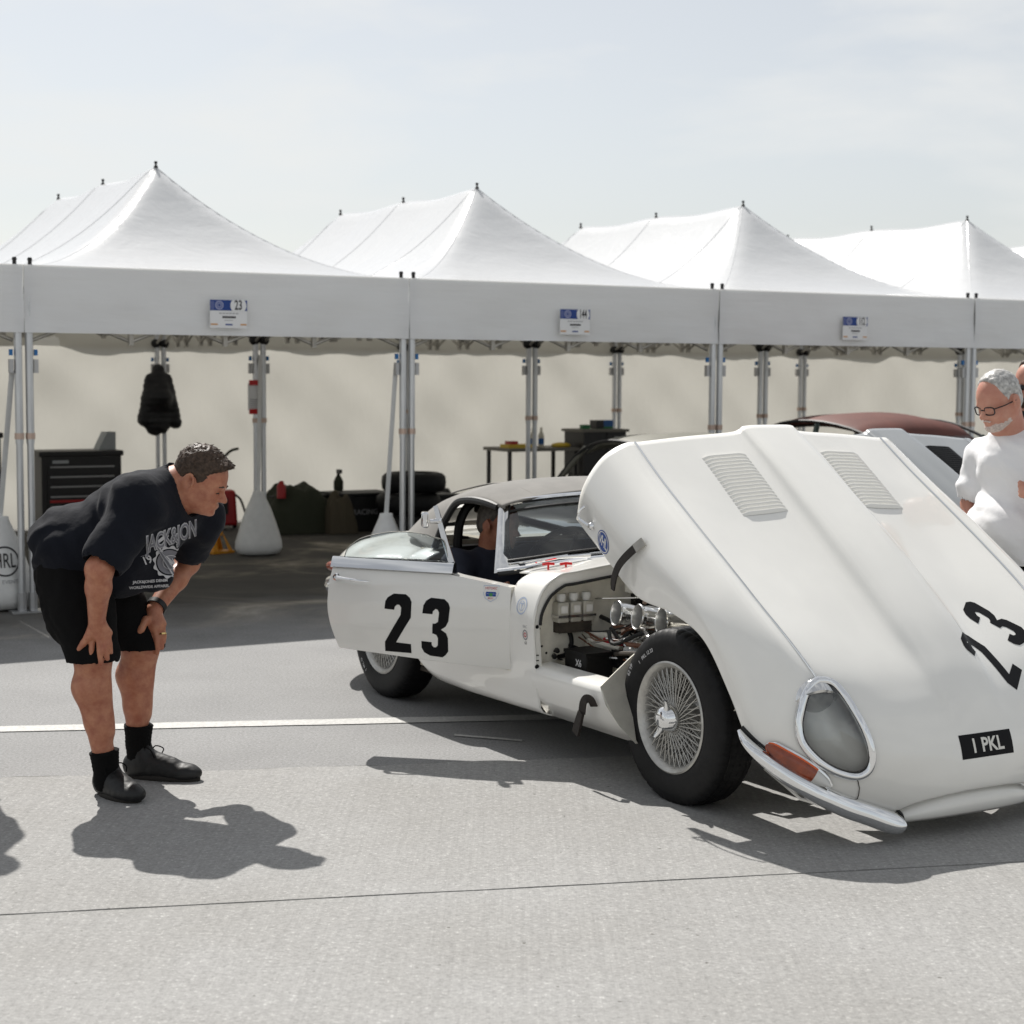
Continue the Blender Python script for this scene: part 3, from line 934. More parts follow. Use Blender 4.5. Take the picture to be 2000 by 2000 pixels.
# quarter bumpers with side lamps
def bumper(sg):
    P = [(.424, .797, .404, .012), (.480, .794, .392, .034), (.545, .774, .379, .048), (.620, .720, .356, .060), (.700, .636, .333, .070), (.755, .540, .306, .076), (.796, .436, .281, .080), (.824, .374, .268, .078), (.838, .344, .264, .060), (.842, .330, .264, .022)]
    C = cat([p[:3] for p in P], 5); W = [v.x for v in cat([(p[3], 0, 0) for p in P], 5)]
    G = []
    for i, c in enumerate(C):
        tng = (C[min(i + 1, len(C) - 1)] - C[max(0, i - 1)]).normalized()
        upv = Vector((0.1, 0, 1)); upv = (upv - tng * upv.dot(tng)).normalized()
        out = tng.cross(upv)
        if out.y < 0 and i < 40: out = -out
        if out.x < -0.2: out = -out
        w = W[i] / 2
        tl = R(48) * min(1, i / 18)
        out, upv = out * math.cos(tl) + upv * math.sin(tl), upv * math.cos(tl) - out * math.sin(tl)
        row = []
        for a in range(13):
            t = math.pi * a / 12
            d = out * (math.sin(t) ** 0.8 * 0.032 * min(1, w / 0.018)) + upv * (math.cos(t) * w * 1.0)
            row.append(c + d + out * 0.008)
        row += [c - out * 0.004 - upv * w * 0.9, c - out * 0.004 + upv * w * 0.9]
        G.append(row)
    MB().grid([[bo((p.x, p.y * sg, p.z)) for p in r] for r in G], cv=True).build('bumper', 'chrome', bonnet, smooth=60)
    # black rubber bead on top
    bead = []
    for i, c in enumerate(C):
        bead.append(Vector(bo((c.x - .35 * W[i], c.y * sg - .25 * W[i] * sg, c.z + W[i] * .44 + 0.004))))
    MB().tube(bead, 0.006, 8).build('bumper_bead', 'rubber_seal', bonnet)
    # amber and clear side lamp on the bumper top
    Lp = [(.528, .764, .424, .006), (.548, .758, .421, .022), (.585, .738, .415, .030), (.630, .700, .406, .033), (.668, .664, .396, .031), (.700, .626, .384, .021), (.716, .603, .375, .004)]
    LC = cat([p[:3] for p in Lp], 5); LW = [v.x for v in cat([(p[3], 0, 0) for p in Lp], 5)]
    def lampgrid(i0, i1, grow, lift):
        G = []
        for i in range(i0, i1 + 1):
            c = LC[i]; tng = (LC[min(i + 1, len(LC) - 1)] - LC[max(0, i - 1)]).normalized()
            upv = Vector((-0.15, -0.25, 1)); upv = (upv - tng * upv.dot(tng)).normalized(); out = tng.cross(upv)
            if out.x + out.y < 0: out = -out
            w = (LW[i] + grow)
            G.append([c + out * (math.sin(math.pi * a / 10) * (0.020 + lift)) + upv * (math.cos(math.pi * a / 10) * w) for a in range(11)])
        return [[bo((p.x, p.y * sg, p.z)) for p in r] for r in G]
    n = len(LC) - 1
    MB().grid(lampgrid(0, n, 0.005, -0.010)).build('side_lamp_base', 'chrome', bonnet, smooth=60)
    cut = int(n * 0.70)
    eg = lampgrid(1, cut, -0.002, 0.0)
    for e in (1, 9): MB().tube([Vector(r_[e]) for r_ in eg], 0.0035, 6).build('side_lamp_edge', 'amber_edge', bonnet)
    MB().grid(lampgrid(1, cut, -0.002, 0.0)).build('side_lamp_amber', 'amber_lens', bonnet, smooth=60)
    MB().grid(lampgrid(cut, n - 1, -0.002, 0.001)).build('side_lamp_clear', 'lens_clear', bonnet, smooth=60)
bumper(-1); bumper(1)
# seam below the headlamp
for sg in (-1, 1):
    pts = []
    for (x, y) in ((.730, .505), (.745, .492), (.757, .480), (.766, .470)):
        c = Vector(bo((x, y * sg, 0.40)))
    MB().tube([bo((x, y * sg, z)) for x, y, z in ((.739, .520, .412), (.752, .506, .380), (.757, .502, .352), (.758, .500, .325))], 0.0016, 5).build('wing_seam', 'grime', bonnet)
# registration plate painted on the nose
pn = bo_dir((0.71, 0, 0.70)); pu = bo_dir((-0.70, 0, 0.71)); pc = Vector(bo((0.766, 0, 0.518)))
rc = flat_mesh([[(-0.123, -0.042), (0.123, -0.042), (0.123, 0.042), (-0.123, 0.042)]], 0.03)
decal('number_plate', rc, pc, (0, 1, 0), pu, 'number_black', bonnet, bonB, 0.0012, 0.3)
decal('plate_lettering', text_mesh('1 PKL', 0.068, 0.94, 0.0018, 0.02, 1.0), pc - pu * 0.002, (0, 1, 0), pu, 'plate_letter', bonnet, bonB, 0.0024, 0.3)

DIG2 = [(-0.55, 0.599), (-0.547, 0.631), (-0.538, 0.647), (-0.511, 0.664), (-0.457, 0.663), (-0.438, 0.649), (-0.429, 0.631), (-0.432, 0.565), (-0.502, 0.455), (-0.435, 0.45), (-0.435, 0.41), (-0.553, 0.414), (-0.552, 0.455), (-0.478, 0.575), (-0.475, 0.607), (-0.483, 0.618), (-0.493, 0.619), (-0.503, 0.61), (-0.507, 0.596)]
DIG3 = [(-0.381, 0.586), (-0.376, 0.62), (-0.365, 0.64), (-0.344, 0.653), (-0.285, 0.649), (-0.266, 0.633), (-0.259, 0.615), (-0.266, 0.556), (-0.278, 0.533), (-0.299, 0.519), (-0.277, 0.504), (-0.27, 0.484), (-0.271, 0.425), (-0.284, 0.408), (-0.298, 0.398), (-0.352, 0.403), (-0.378, 0.417), (-0.388, 0.437), (-0.388, 0.466), (-0.343, 0.463), (-0.342, 0.449), (-0.334, 0.441), (-0.324, 0.441), (-0.316, 0.45), (-0.314, 0.482), (-0.32, 0.495), (-0.331, 0.5), (-0.338, 0.501), (-0.336, 0.544), (-0.324, 0.544), (-0.312, 0.552), (-0.307, 0.591), (-0.313, 0.604), (-0.322, 0.607), (-0.334, 0.596), (-0.336, 0.584)]
d2 = [(x + 0.49, z - 0.537) for x, z in DIG2]; d3 = [(x + 0.323, z - 0.526) for x, z in DIG3]
def bdig(d, x, y):
    c = Vector(bo((x, y, 0.75)))
    decal('number', flat_mesh([d], 0.03), c, bo_dir((-.70, .714, 0)), bo_dir((-.714, -.70, 0)), 'number_black', bonnet, bonB, 0.0012, 1.0)
bdig(d2, .476, .205); bdig(d3, .305, .368)
# bonnet side fittings: roundel, lever, leather strap
sideN = Vector((0, -1, 0))
def side_decal(nm, VF, x, z, m, off):
    c = Vector(bo((x, -0.82, z)))
    decal(nm, VF, c, bo_dir((1, 0, 0)), bo_dir((0, 0, 1)), m, bonnet, bonB, off, 0.3)
side_decal('roundel', flat_mesh([disc2d(0.047, 32)], 0.03), -0.604, 0.488, 'decal_blue', 0.001)
side_decal('roundel_ring', ring2d(0.039, 0.043, 32), -0.604, 0.488, 'decal_white', 0.0018)
side_decal('roundel_letters', text_mesh('VHL', 0.062, 0.62, 0.0012, 0.02, 0.92), -0.604, 0.488, 'decal_white', 0.0018)
hp = [(-.752, -.826, .556), (-.759, -.835, .535), (-.762, -.838, .512), (-.750, -.834, .500), (-.728, -.826, .497), (-.705, -.816, .498)]
MB().tube([bo(p) for p in cat(hp, 4)], 0.0055, 8).build('bonnet_lever', 'chrome', bonnet)
MB().lathe([(0, 0), (0.016, 0), (0.014, 0.012), (0.008, 0.018), (0, 0.018)], bo((-.700, -.803, .498)), bo_dir((0, -1, 0)), 16).build('lever_boss', 'chrome', bonnet)
sp = [(-.372, -.826, .635), (-.378, -.840, .610), (-.399, -.850, .557), (-.414, -.853, .510), (-.420, -.850, .465), (-.421, -.844, .426), (-.418, -.838, .398)]
sw = [0.032, 0.032, 0.031, 0.031, 0.031, 0.030, 0.020]
pp = [bo(p) for p in sp]
q = cat(sp, 5); qw = [v.x for v in cat([(w, 0, 0) for w in sw], 5)]
MB().strip([bo(tuple(p)) for p in q], qw, 0.006, [Vector((0.0, -1, 0.0))] * len(q)).build('bonnet_strap', 'leather_strap', bonnet)
cpt = Vector(bo((-.371, -.826, .632)))
a = (Vector(bo(sp[0])) - Vector(bo(sp[1]))).normalized()
bq = a.cross(Vector((0, -1, 0))).normalized(); nq = bq.cross(a)
pv = [cpt + a * sx * 0.022 + bq * sy * 0.018 + nq * h for h in (-0.002, 0.006) for sx, sy in ((-1, -1), (1, -1), (1, 1), (-1, 1))]
MB().add(pv, [(3, 2, 1, 0), (4, 5, 6, 7), (0, 1, 5, 4), (1, 2, 6, 5), (2, 3, 7, 6), (3, 0, 4, 7)]).build('strap_plate', 'alu_dull', bonnet, smooth=0)
# ------------------------------------------------------------------ car body
BODY = [ # x, then (y,z) from centre top round to the floor
 (-.830, (0, .838), (.20, .822), (.42, .803), (.60, .782), (.68, .771), (.760, .712), (.801, .590), (.796, .46), (.790, .37), (.775, .27), (.715, .190), (.30, .175)),
 (-.940, (0, .836), (.20, .823), (.42, .803), (.60, .782), (.69, .768), (.768, .712), (.806, .595), (.800, .46), (.792, .37), (.777, .27), (.715, .188), (.30, .172)),
 (-1.03, (0, .830), (.20, .820), (.42, .802), (.60, .778), (.70, .760), (.775, .712), (.810, .600), (.803, .46), (.793, .37), (.778, .27), (.714, .185), (.30, .170)),
 (-1.22, (0, .81), (.20, .80), (.42, .790), (.60, .772), (.715, .752), (.780, .712), (.815, .605), (.806, .46), (.795, .37), (.780, .27), (.713, .182), (.30, .165)),
 (-1.55, (0, .80), (.20, .79), (.42, .780), (.60, .772), (.715, .765), (.785, .722), (.822, .610), (.812, .46), (.798, .37), (.782, .27), (.712, .180), (.30, .165)),
 (-1.83, (0, .80), (.20, .795), (.42, .790), (.60, .785), (.710, .775), (.790, .730), (.830, .620), (.820, .47), (.802, .38), (.785, .29), (.712, .200), (.30, .170)),
 (-1.96, (0, .80), (.20, .80), (.42, .80), (.59, .795), (.705, .780), (.790, .735), (.834, .625), (.826, .50), (.812, .42), (.795, .36), (.75, .33), (.30, .18)),
 (-2.10, (0, .825), (.20, .822), (.42, .815), (.58, .785), (.70, .765), (.790, .715), (.835, .625), (.832, .58), (.826, .535), (.815, .52), (.77, .51), (.30, .20)),
 (-2.44, (0, .815), (.20, .81), (.42, .795), (.57, .775), (.68, .750), (.785, .700), (.832, .640), (.832, .615), (.828, .575), (.815, .56), (.77, .55), (.30, .24)),
 (-2.72, (0, .79), (.20, .785), (.42, .768), (.55, .748), (.65, .722), (.752, .670), (.800, .61), (.800, .56), (.795, .53), (.78, .51), (.74, .50), (.30, .27)),
 (-2.90, (0, .785), (.18, .78), (.38, .765), (.50, .748), (.60, .728), (.695, .675), (.740, .60), (.735, .50), (.72, .42), (.69, .36), (.63, .32), (.30, .30)),
 (-3.15, (0, .735), (.16, .73), (.32, .718), (.43, .705), (.51, .688), (.60, .635), (.645, .57), (.64, .49), (.62, .43), (.59, .39), (.53, .36), (.25, .34)),
 (-3.38, (0, .67), (.14, .667), (.26, .658), (.35, .648), (.41, .635), (.49, .595), (.53, .55), (.53, .50), (.515, .46), (.48, .43), (.43, .41), (.2, .40)),
 (-3.50, (0, .60), (.11, .598), (.20, .593), (.27, .586), (.32, .578), (.37, .558), (.40, .54), (.40, .51), (.39, .49), (.36, .475), (.32, .465), (.15, .46)),
 (-3.54, (0, .545), (.05, .545), (.10, .543), (.14, .54), (.17, .537), (.19, .532), (.20, .525), (.20, .518), (.19, .512), (.18, .508), (.15, .505), (.07, .505)),
]
def body_grid(nu, nv, sg):
    NC = 12
    cols = [cat([(st[0], st[c + 1][0] * sg, st[c + 1][1]) for st in BODY], nu) for c in range(NC)]
    G = []
    for i in range(len(cols[0])):
        row = []
        r1 = cat([tuple(cols[c][i]) for c in range(NC)], nv)
        G.append(r1)
    return G
nu, nv = 8, 4
mb = MB()
X_SCUT, X_DOOR0, X_DOOR1, X_DECK = -1.10, -1.03, -1.83, -1.90
for sg in (1, -1):
    G = body_grid(nu, nv, sg)
    keep = []
    n1, n2 = len(G), len(G[0])
    vs = [p for r in G for p in r]
    for i in range(n1 - 1):
        for j in range(n2 - 1):
            xm = (G[i][j].x + G[i + 1][j].x) / 2
            col = (j + 0.5) / nv
            if X_DECK < xm < X_SCUT and col < 4: continue                 # cockpit opening
            if sg < 0 and X_DOOR1 < xm < X_DOOR0 and 3.9 < col < 8: continue   # open doorway
            keep.append((i * n2 + j, (i + 1) * n2 + j, (i + 1) * n2 + j + 1, i * n2 + j + 1))
    mb.add(vs, keep)
body = mb.build('body', 'car_paint', car, smooth=50, merge=1e-4)
solidify(body, 0.006, 0)

# bulkhead flange and engine-bay walls
prof = [(y, z) for (y, z) in BODY[0][1:]]
pc = cat([(-prof[1][0], prof[1][1], 0)] + [(y, z, 0) for y, z in prof[:9]], 6)[6:]
G = []
for i, p in enumerate(pc):
    tg = (pc[min(i + 1, len(pc) - 1)] - pc[max(0, i - 1)]).normalized()
    nin = Vector((tg.y, -tg.x, 0))
    if nin.dot(Vector((0, .5, 0)) - p) < 0: nin = -nin
    off = 0.030 + 0.022 * max(0, min(1, (p.y - .62) / .12))
    q = p + nin * off
    G.append(((p.x, p.y), (max(0, q.x), max(q.y, .405))))
for sg in (-1, 1):
    A = [(-0.832, y * sg, z) for (y, z), _ in G]
    B = [(-0.836, iy * sg, iz) for _, (iy, iz) in G]
    Cc = [(-0.905, iy * sg * 0.985, iz) for _, (iy, iz) in G]
    MB().grid([A, B]).build('bulkhead_flange', 'car_paint', body, smooth=40)
    MB().grid([B, Cc]).build('bulkhead_return', 'car_paint_inner', body, smooth=40)
    seal = [(-0.828, iy * sg * 1.003, iz + 0.004) for (yy, zz), (iy, iz) in G if zz > 0.56]
    MB().tube(seal, 0.0065, 8).build('bulkhead_seal', 'rubber_seal', body)
wallp = [(iy, iz) for _, (iy, iz) in G] + [(0.76, 0.36), (0, 0.36)]
poly = [(y, z) for y, z in wallp] + [(-y, z) for y, z in reversed(wallp[1:-1])]
bw = MB().prism([(y, z) for y, z in poly], 0, -0.915, -0.903).build('bulkhead', 'car_paint_inner', body, smooth=30)
for (y, z) in ((-.722, .47), (-.70, .44), (-.74, .40), (-.66, .445), (-.735, .545)):
    MB().lathe([(0.0055, 0.0), (0.0, 0.0008)], (-0.9015, y, z), (1, 0, 0), 10).build('bolt_hole', 'black_paint', body)
for z in (.447, .425):
    MB().box((-0.831, -0.786, z), (0.003, 0.012, 0.004)).build('slot', 'black_paint', body, smooth=0)
MB().lathe([(0, 0.004), (0.010, 0.003), (0.010, 0)], (-0.832, -0.788, .40), (1, 0, 0), 12).build('plug', 'black_paint', body)
MB().lathe([(0, 0.004), (0.008, 0.003), (0.008, 0)], (-0.834, -0.788, .565), (1, 0, 0), 12).build('plug', 'black_paint', body)
# sill running forward to the wheel, both sides, with the splash guard
for sg in (-1, 1):
    secs = []
    for x, sh in ((-.865, 0), (-.70, .002), (-.55, .003), (-.42, .002), (-.345, 0)):
        up = 0.0
        e = (x + .83) / .485
        front = e ** 3
        S = [(.700, .405 + .004), (.768, .402), (.790, .392), (.797, .372), (.793, .33), (.776, .265), (.715, .190 + .0), (.55, .178)]
        secs.append([(x + 0.16 * front * max(0, (.40 - z) / .22) , y * sg, z - 0.02 * 0) for y, z in S])
    MB().grid(secs).build('sill', 'car_paint', body, smooth=50)
    F = [(-.345, -.797, .395), (-.30, -.80, .330), (-.23, -.785, .262), (-.19, -.735, .195), (-.24, -.60, .18), (-.40, -.56, .30), (-.42, -.58, .50), (-.325, -.685, .492)]
    MB().add([(x, y * -sg, z) for x, y, z in F] + [(x - .012, y * -sg * .99, z) for x, y, z in F], [tuple(range(8)), tuple(reversed(range(8, 16)))] + [(i, (i + 1) % 8, (i + 1) % 8 + 8, i + 8) for i in range(8)]).build('splash_guard', 'car_paint_inner', body, smooth=20)
# strap loop and buckle on the near sill
lp = cat([(-.372, -.806, .315), (-.372, -.822, .340), (-.382, -.838, .346), (-.396, -.842, .326), (-.404, -.842, .285)], 5)
MB().strip(lp, 0.034, 0.005, [Vector((0.3, -1, 0.2))] * len(lp)).build('sill_strap', 'leather_strap', body)
lp2 = [(-.404, -.845, .290), (-.415, -.846, .262), (-.430, -.846, .225), (-.442, -.845, .200)]
MB().strip(lp2, [0.032, 0.037, 0.042, 0.044], 0.012, [Vector((0, -1, 0))] * 4).build('strap_buckle', 'leather_strap', body)
# floor and cockpit tub
MB().box((-1.45, 0, .20), (1.1, 1.36, .02)).build('floor_pan', 'cockpit_black', body, smooth=0)
MB().box((-1.0, 0, .50), (.03, 1.3, .55)).build('dash_bulkhead', 'cockpit_black', body, smooth=0)
MB().box((-1.10, 0, .68), (.10, 1.30, .10)).build('dashboard', 'cockpit_black', body, smooth=0)
MB().box((-2.02, 0, .50), (.04, 1.4, .56)).build('rear_bulkhead', 'trim_tan', body, smooth=0)
MB().box((-2.03, 0, .81), (.25, 1.26, .02)).build('rear_shelf', 'trim_tan', body, smooth=0)
MB().box((-1.4, .0, .33), (.9, .22, .26)).build('transmission_tunnel', 'cockpit_black', body, smooth=0)
for sgn in (-1, 1):
    G = []
    for (x, z, w) in ((-1.35, .36, .21), (-1.72, .32, .21), (-1.80, .36, .215), (-1.88, .55, .22), (-1.95, .74, .20), (-1.98, .80, .16)):
        G.append([(x, sgn * .37 + w * c, z + (-.03 if abs(c) < .6 else .02)) for c in (-1, -.8, -.4, .4, .8, 1)])
    st = MB().grid(G).build('seat', 'cockpit_black', body, smooth=60); solidify(st, .06, 0)
# door sill inner panel and far door card
MB().box((-1.43, -.70, .30), (.78, .07, .12)).build('door_sill', 'cockpit_black', body, smooth=0)
MB().box((-1.43, .755, .56), (.78, .03, .36)).build('door_card', 'cockpit_black', body, smooth=0)
# hinge pillar edge seen behind the door
MB().box((-1.045, -.765, .53), (.03, .06, .36)).build('hinge_pillar', 'car_paint_inner', body, smooth=0)
# underbody
MB().box((-1.6, 0, .185), (1.6, 1.30, .02)).build('underbody', 'grime', body, smooth=0)

# ------------------------------------------------------------------ windscreen, soft top
base = [(-1.215, -.765, .752), (-1.15, -.66, .768), (-1.085, -.45, .795), (-1.045, -.22, .812), (-1.035, 0, .818), (-1.045, .22, .812), (-1.085, .45, .795), (-1.15, .66, .768), (-1.215, .765, .752)]
top = [(-1.465, -.598, 1.008), (-1.435, -.50, 1.028), (-1.405, -.34, 1.044), (-1.39, -.17, 1.052), (-1.385, 0, 1.055), (-1.39, .17, 1.052), (-1.405, .34, 1.044), (-1.435, .50, 1.028), (-1.465, .598, 1.008)]
cb, ct = cat(base, 5), cat(top, 5)
G = []
for b_, t_ in zip(cb, ct):
    row = []
    for k in range(9):
        q = b_.lerp(t_, k / 8)
        q = q + Vector((0.012, 0, 0.012)) * math.sin(math.pi * k / 8)
        row.append(q)
    G.append(row)
ws = empty('windscreen', (0, 0, 0), 0, car)
MB().grid(G[1:-1]).build('pane', 'screen_glass', ws, smooth=180)
MB().tube([p + Vector((-.004, 0, .006)) for p in ct], 0.013, 8).build('header_rail', 'chrome', ws)
MB().tube([p + Vector((.012, 0, .002)) for p in cb], [0.012] * len(cb), 8).build('lower_trim', 'chrome', ws)
MB().tube([p + Vector((.022, 0, -.010)) for p in cb], [0.008] * len(cb), 8).build('lower_seal', 'rubber_seal', ws)
MB().tube([G[k][1] + Vector((.004, 0, .002)) for k in range(2, len(G) - 2)], 0.006, 6).build('pane_seal', 'rubber_seal', ws)
MB().tube([G[k][7] + Vector((.004, 0, .002)) for k in range(2, len(G) - 2)], 0.006, 6).build('pane_seal', 'rubber_seal', ws)
for sg in (-1, 1):
    b0, t0 = Vector((-1.215, .765 * sg, .742)), Vector((-1.465, .600 * sg, 1.008))
    b1 = Vector((-1.125, .640 * sg, .765))
    G = []
    for k in range(11):
        t = k / 10
        e = b0.lerp(t0, t)
        w = 0.035 + 0.085 * (1 - t) ** 4
        inn = (b1 - b0).normalized() * w
        G.append([e + Vector((-.012, 0, 0)), e + Vector((0, sg * .008, .004)), e + inn * .35 + Vector((.012, sg * .010, .008)), e + inn + Vector((.006, 0, .004)), e + inn * .9 + Vector((-.012, 0, -.004))])
    MB().grid(G, cv=True).build('pillar', 'chrome_soft', ws, smooth=50)
    MB().tube([b0.lerp(t0, k / 10) + (b1 - b0).normalized() * (0.04 + 0.085 * (1 - k / 10) ** 4) + Vector((.003, 0, .002)) for k in range(11)], 0.005, 6).build('pane_seal', 'rubber_seal', ws)
# wipers
for (p, q, r) in (((-1.035, -.40, .822), (-1.075, -.70, .793), .006), ((-1.0, .02, .842), (-1.06, -.30, .818), .006)):
    p, q = Vector(p), Vector(q)
    w = MB().tube([p, p.lerp(q, .5) + Vector((.01, 0, .012)), q], [0.009, .006, .004], 6).build('wiper_arm', 'chrome', ws)
    d = (q - p).normalized()
    MB().tube([p + d * .10 + Vector((-.012, 0, .012)), q - d * .02 + Vector((-.012, 0, .010)), q + d * .07 + Vector((-.012, 0, .010))], 0.005, 5).build('wiper_blade', 'chrome_soft', w)
# red pull handles of the cut-off and extinguisher
for (x, y) in ((-.985, -.642), (-.960, -.570)):
    h = MB().tube([(x, y, .775), (x, y, .800)], 0.0045, 6)
    h.tube([(x - .005, y - .026, .801), (x, y, .804), (x + .005, y + .026, .801)], 0.0058, 8)
    h.build('pull_handle', 'red_plastic', body)
# rear view mirror and steering wheel
sw_c = Vector((-1.33, -.36, .745)); axw = Vector((-.90, 0, .42)).normalized()
a_ = axw.orthogonal().normalized(); b_ = axw.cross(a_)
MB().tube([sw_c + (a_ * math.cos(t) + b_ * math.sin(t)) * .19 for t in [2 * math.pi * k / 36 for k in range(36)]], 0.014, 8, closed=True).build('steering_wheel', 'black_paint', car)
mbw = MB()
for t in (0.5, 2.6, 4.7):
    mbw.tube([sw_c - axw * .03, sw_c + (a_ * math.cos(t) + b_ * math.sin(t)) * .185], 0.008, 6)
mbw.tube([sw_c - axw * .03, sw_c - axw * .35], 0.02, 8)
mbw.build('wheel_spokes', 'black_paint', car)
# soft top: columns centre -> side edge
HOOD = [
 (-1.415, (0, 1.072), (.20, 1.068), (.40, 1.052), (.53, 1.034), (.598, 1.018), (.605, 1.008), (.605, 1.004)),
 (-1.56, (0, 1.100), (.20, 1.096), (.40, 1.082), (.545, 1.060), (.605, 1.044), (.618, 1.030), (.618, 1.024)),
 (-1.68, (0, 1.112), (.20, 1.108), (.40, 1.094), (.55, 1.068), (.610, 1.048), (.628, 1.034), (.630, 1.028)),
 (-1.79, (0, 1.110), (.20, 1.106), (.40, 1.091), (.55, 1.062), (.612, 1.040), (.636, 1.020), (.640, 1.008)),
 (-1.860, (0, 1.104), (.20, 1.099), (.40, 1.082), (.55, 1.050), (.615, 1.020), (.645, .975), (.655, .935)),
 (-1.905, (0, 1.098), (.20, 1.092), (.40, 1.074), (.55, 1.038), (.615, .998), (.655, .92), (.695, .795)),
 (-2.02, (0, 1.078), (.20, 1.072), (.40, 1.050), (.55, 1.010), (.615, .968), (.655, .89), (.690, .790)),
 (-2.15, (0, 1.050), (.20, 1.043), (.40, 1.018), (.545, .972), (.605, .925), (.640, .865), (.665, .805)),
 (-2.32, (0, .990), (.20, .982), (.39, .952), (.52, .908), (.575, .870), (.605, .835), (.620, .808)),
 (-2.47, (0, .920), (.20, .912), (.36, .886), (.46, .858), (.51, .838), (.535, .822), (.545, .810)),
 (-2.58, (0, .848), (.18, .845), (.32, .835), (.40, .826), (.44, .820), (.455, .815), (.46, .808)),
]
mb = MB(); mw = MB()
for sg in (1, -1):
    cols = [cat([(st[0], st[c + 1][0] * sg, st[c + 1][1]) for st in HOOD], 6) for c in range(7)]
    Gd = [cat([tuple(cols[c][i]) for c in range(7)], 6) for i in range(len(cols[0]))]
    n2 = len(Gd[0]); vs = [p for r in Gd for p in r]; fk, fw = [], []
    for i in range(len(Gd) - 1):
        for j in range(n2 - 1):
            m_ = (Gd[i][j] + Gd[i + 1][j + 1]) / 2
            fc = (i * n2 + j, (i + 1) * n2 + j, (i + 1) * n2 + j + 1, i * n2 + j + 1)
            (fw if (-2.42 < m_.x < -2.08 and abs(m_.y) < .43) else fk).append(fc)
    mb.add(vs, fk); mw.add(vs, fw)
hood = mb.build('soft_top', 'hood_fabric', car, smooth=60, merge=1e-4)
solidify(hood, 0.005, 0)
mw.build('rear_window', 'window_glass', hood, smooth=180, merge=1e-4)
# seam welts
for yy in (.33,):
    for sg in (-1, 1):
        pts = []
        for (x, z) in ((-1.43, 1.062), (-1.56, 1.090), (-1.72, 1.101), (-1.86, 1.095), (-1.95, 1.083), (-2.05, 1.062)):
            pts.append((x, sg * (yy + .10 + (.10 if x < -1.9 else 0)), z - .012 - (.02 if x < -1.9 else 0)))
        MB().tube(cat(pts, 4), 0.004, 6).build('hood_welt', 'hood_fabric', hood)
# window arch of the soft top and roll bar
for sg in (-1, 1):
    arch = cat([(-1.47, .608 * sg, 1.006), (-1.56, .622 * sg, 1.022), (-1.68, .632 * sg, 1.026), (-1.79, .642 * sg, 1.005), (-1.860, .657 * sg, .933), (-1.893, .675 * sg, .86), (-1.902, .698 * sg, .79)], 5)
    MB().tube(arch, 0.017, 8).build('window_surround', 'rubber_seal', hood)
    MB().tube([(p.x - .01, p.y * 1.012, p.z) for p in arch[-16:]], 0.006, 6).build('hood_trim', 'chrome', hood)
    rb = cat([(-1.86, .60 * sg, .45), (-1.86, .60 * sg, .80), (-1.85, .585 * sg, .93), (-1.84, .53 * sg, 1.00), (-1.84, .42 * sg, 1.02), (-1.84, .0, 1.025)], 5)
    MB().tube(rb, 0.022, 8).build('roll_bar', 'black_paint', car)
MB().tube([(-1.86, -.50, .97), (-1.93, .10, .82), (-1.97, .50, .74)], 0.020, 8).build('roll_bar_brace', 'black_paint', car)

# ------------------------------------------------------------------ open door (hinged at the front)
DTH = R(45.0); DHX, DHY = -1.03, -.795
def dop(s, n, z):       # s along door from hinge, n outward from hinge plane, z up
    ux, uy = -math.cos(DTH), -math.sin(DTH); nx, ny = math.sin(DTH), -math.cos(DTH)
    return (DHX + ux * s + nx * n, DHY + uy * s + ny * n, z)
def door_n(z, s):
    p = [(.34, -.012), (.42, .006), (.52, .022), (.62, .024), (.70, .006), (.76, -.030), (.81, -.052)]
    for (z0, n0), (z1, n1) in zip(p, p[1:]):
        if z <= z1:
            return n0 + (n1 - n0) * (z - z0) / (z1 - z0) + .010 * math.sin(math.pi * min(1, max(0, s / .8)))
    return -.052
def dzb(s): return .358 + .060 * (s / .8) ** 1.2
def dzt(s):
    return .706 + (.748 - .706) * min(1, s / .26) if s < .26 else .750 + .012 * (s - .26) / .54
def srear(z): return .812 - .055 * max(0, (.60 - z) / .2) ** 1.6 - .008 * max(0, (z - .7) / .1)
G = []
for k in range(33):
    t = k / 32; col = []
    for j in range(21):
        w = j / 20
        s = t * .80
        zb, zt = dzb(s), dzt(s)
        z = zb + (zt - zb) * w
        s2 = t * srear(z)
        col.append(dop(s2, door_n(z, s2), z))
    G.append(col)
door = MB().grid(G).build('door', 'car_paint', car, smooth=60)
doorB = bvh_of(door)
# inner skin, edges
G2 = [[dop(*q) for q in [(s2, door_n(z, s2) - (.012 if e else .07), z)]][0] if False else None for e in (0,)] if False else None
Gi = []
for k in range(9):
    t = k / 8; col = []
    for j in range(9):
        w = j / 8; s = t * .80; zb, zt = dzb(s), dzt(s); z = zb + (zt - zb) * w; s2 = t * srear(z)
        col.append(dop(s2, door_n(z, s2) - .075, z))
    Gi.append(col)
MB().grid(Gi, flip=True).build('door_lining', 'cockpit_black', door, smooth=60)
def edge(ptsO, n):
    return MB().grid([[dop(s, door_n(z, s), z) for s, z in ptsO], [dop(s, door_n(z, s) - .075, z) for s, z in ptsO]])
edge([(srear(dzb(.8) + (dzt(.8) - dzb(.8)) * k / 12), dzb(.8) + (dzt(.8) - dzb(.8)) * k / 12) for k in range(13)], 0).build('door_edge', 'car_paint', door)
edge([(0, .36 + (.706 - .36) * k / 8) for k in range(9)], 0).build('door_edge', 'car_paint', door)
edge([(.80 * k / 16 * (srear(dzb(.8)) / .8), dzb(.8 * k / 16)) for k in range(17)], 0).build('door_edge', 'car_paint', door)
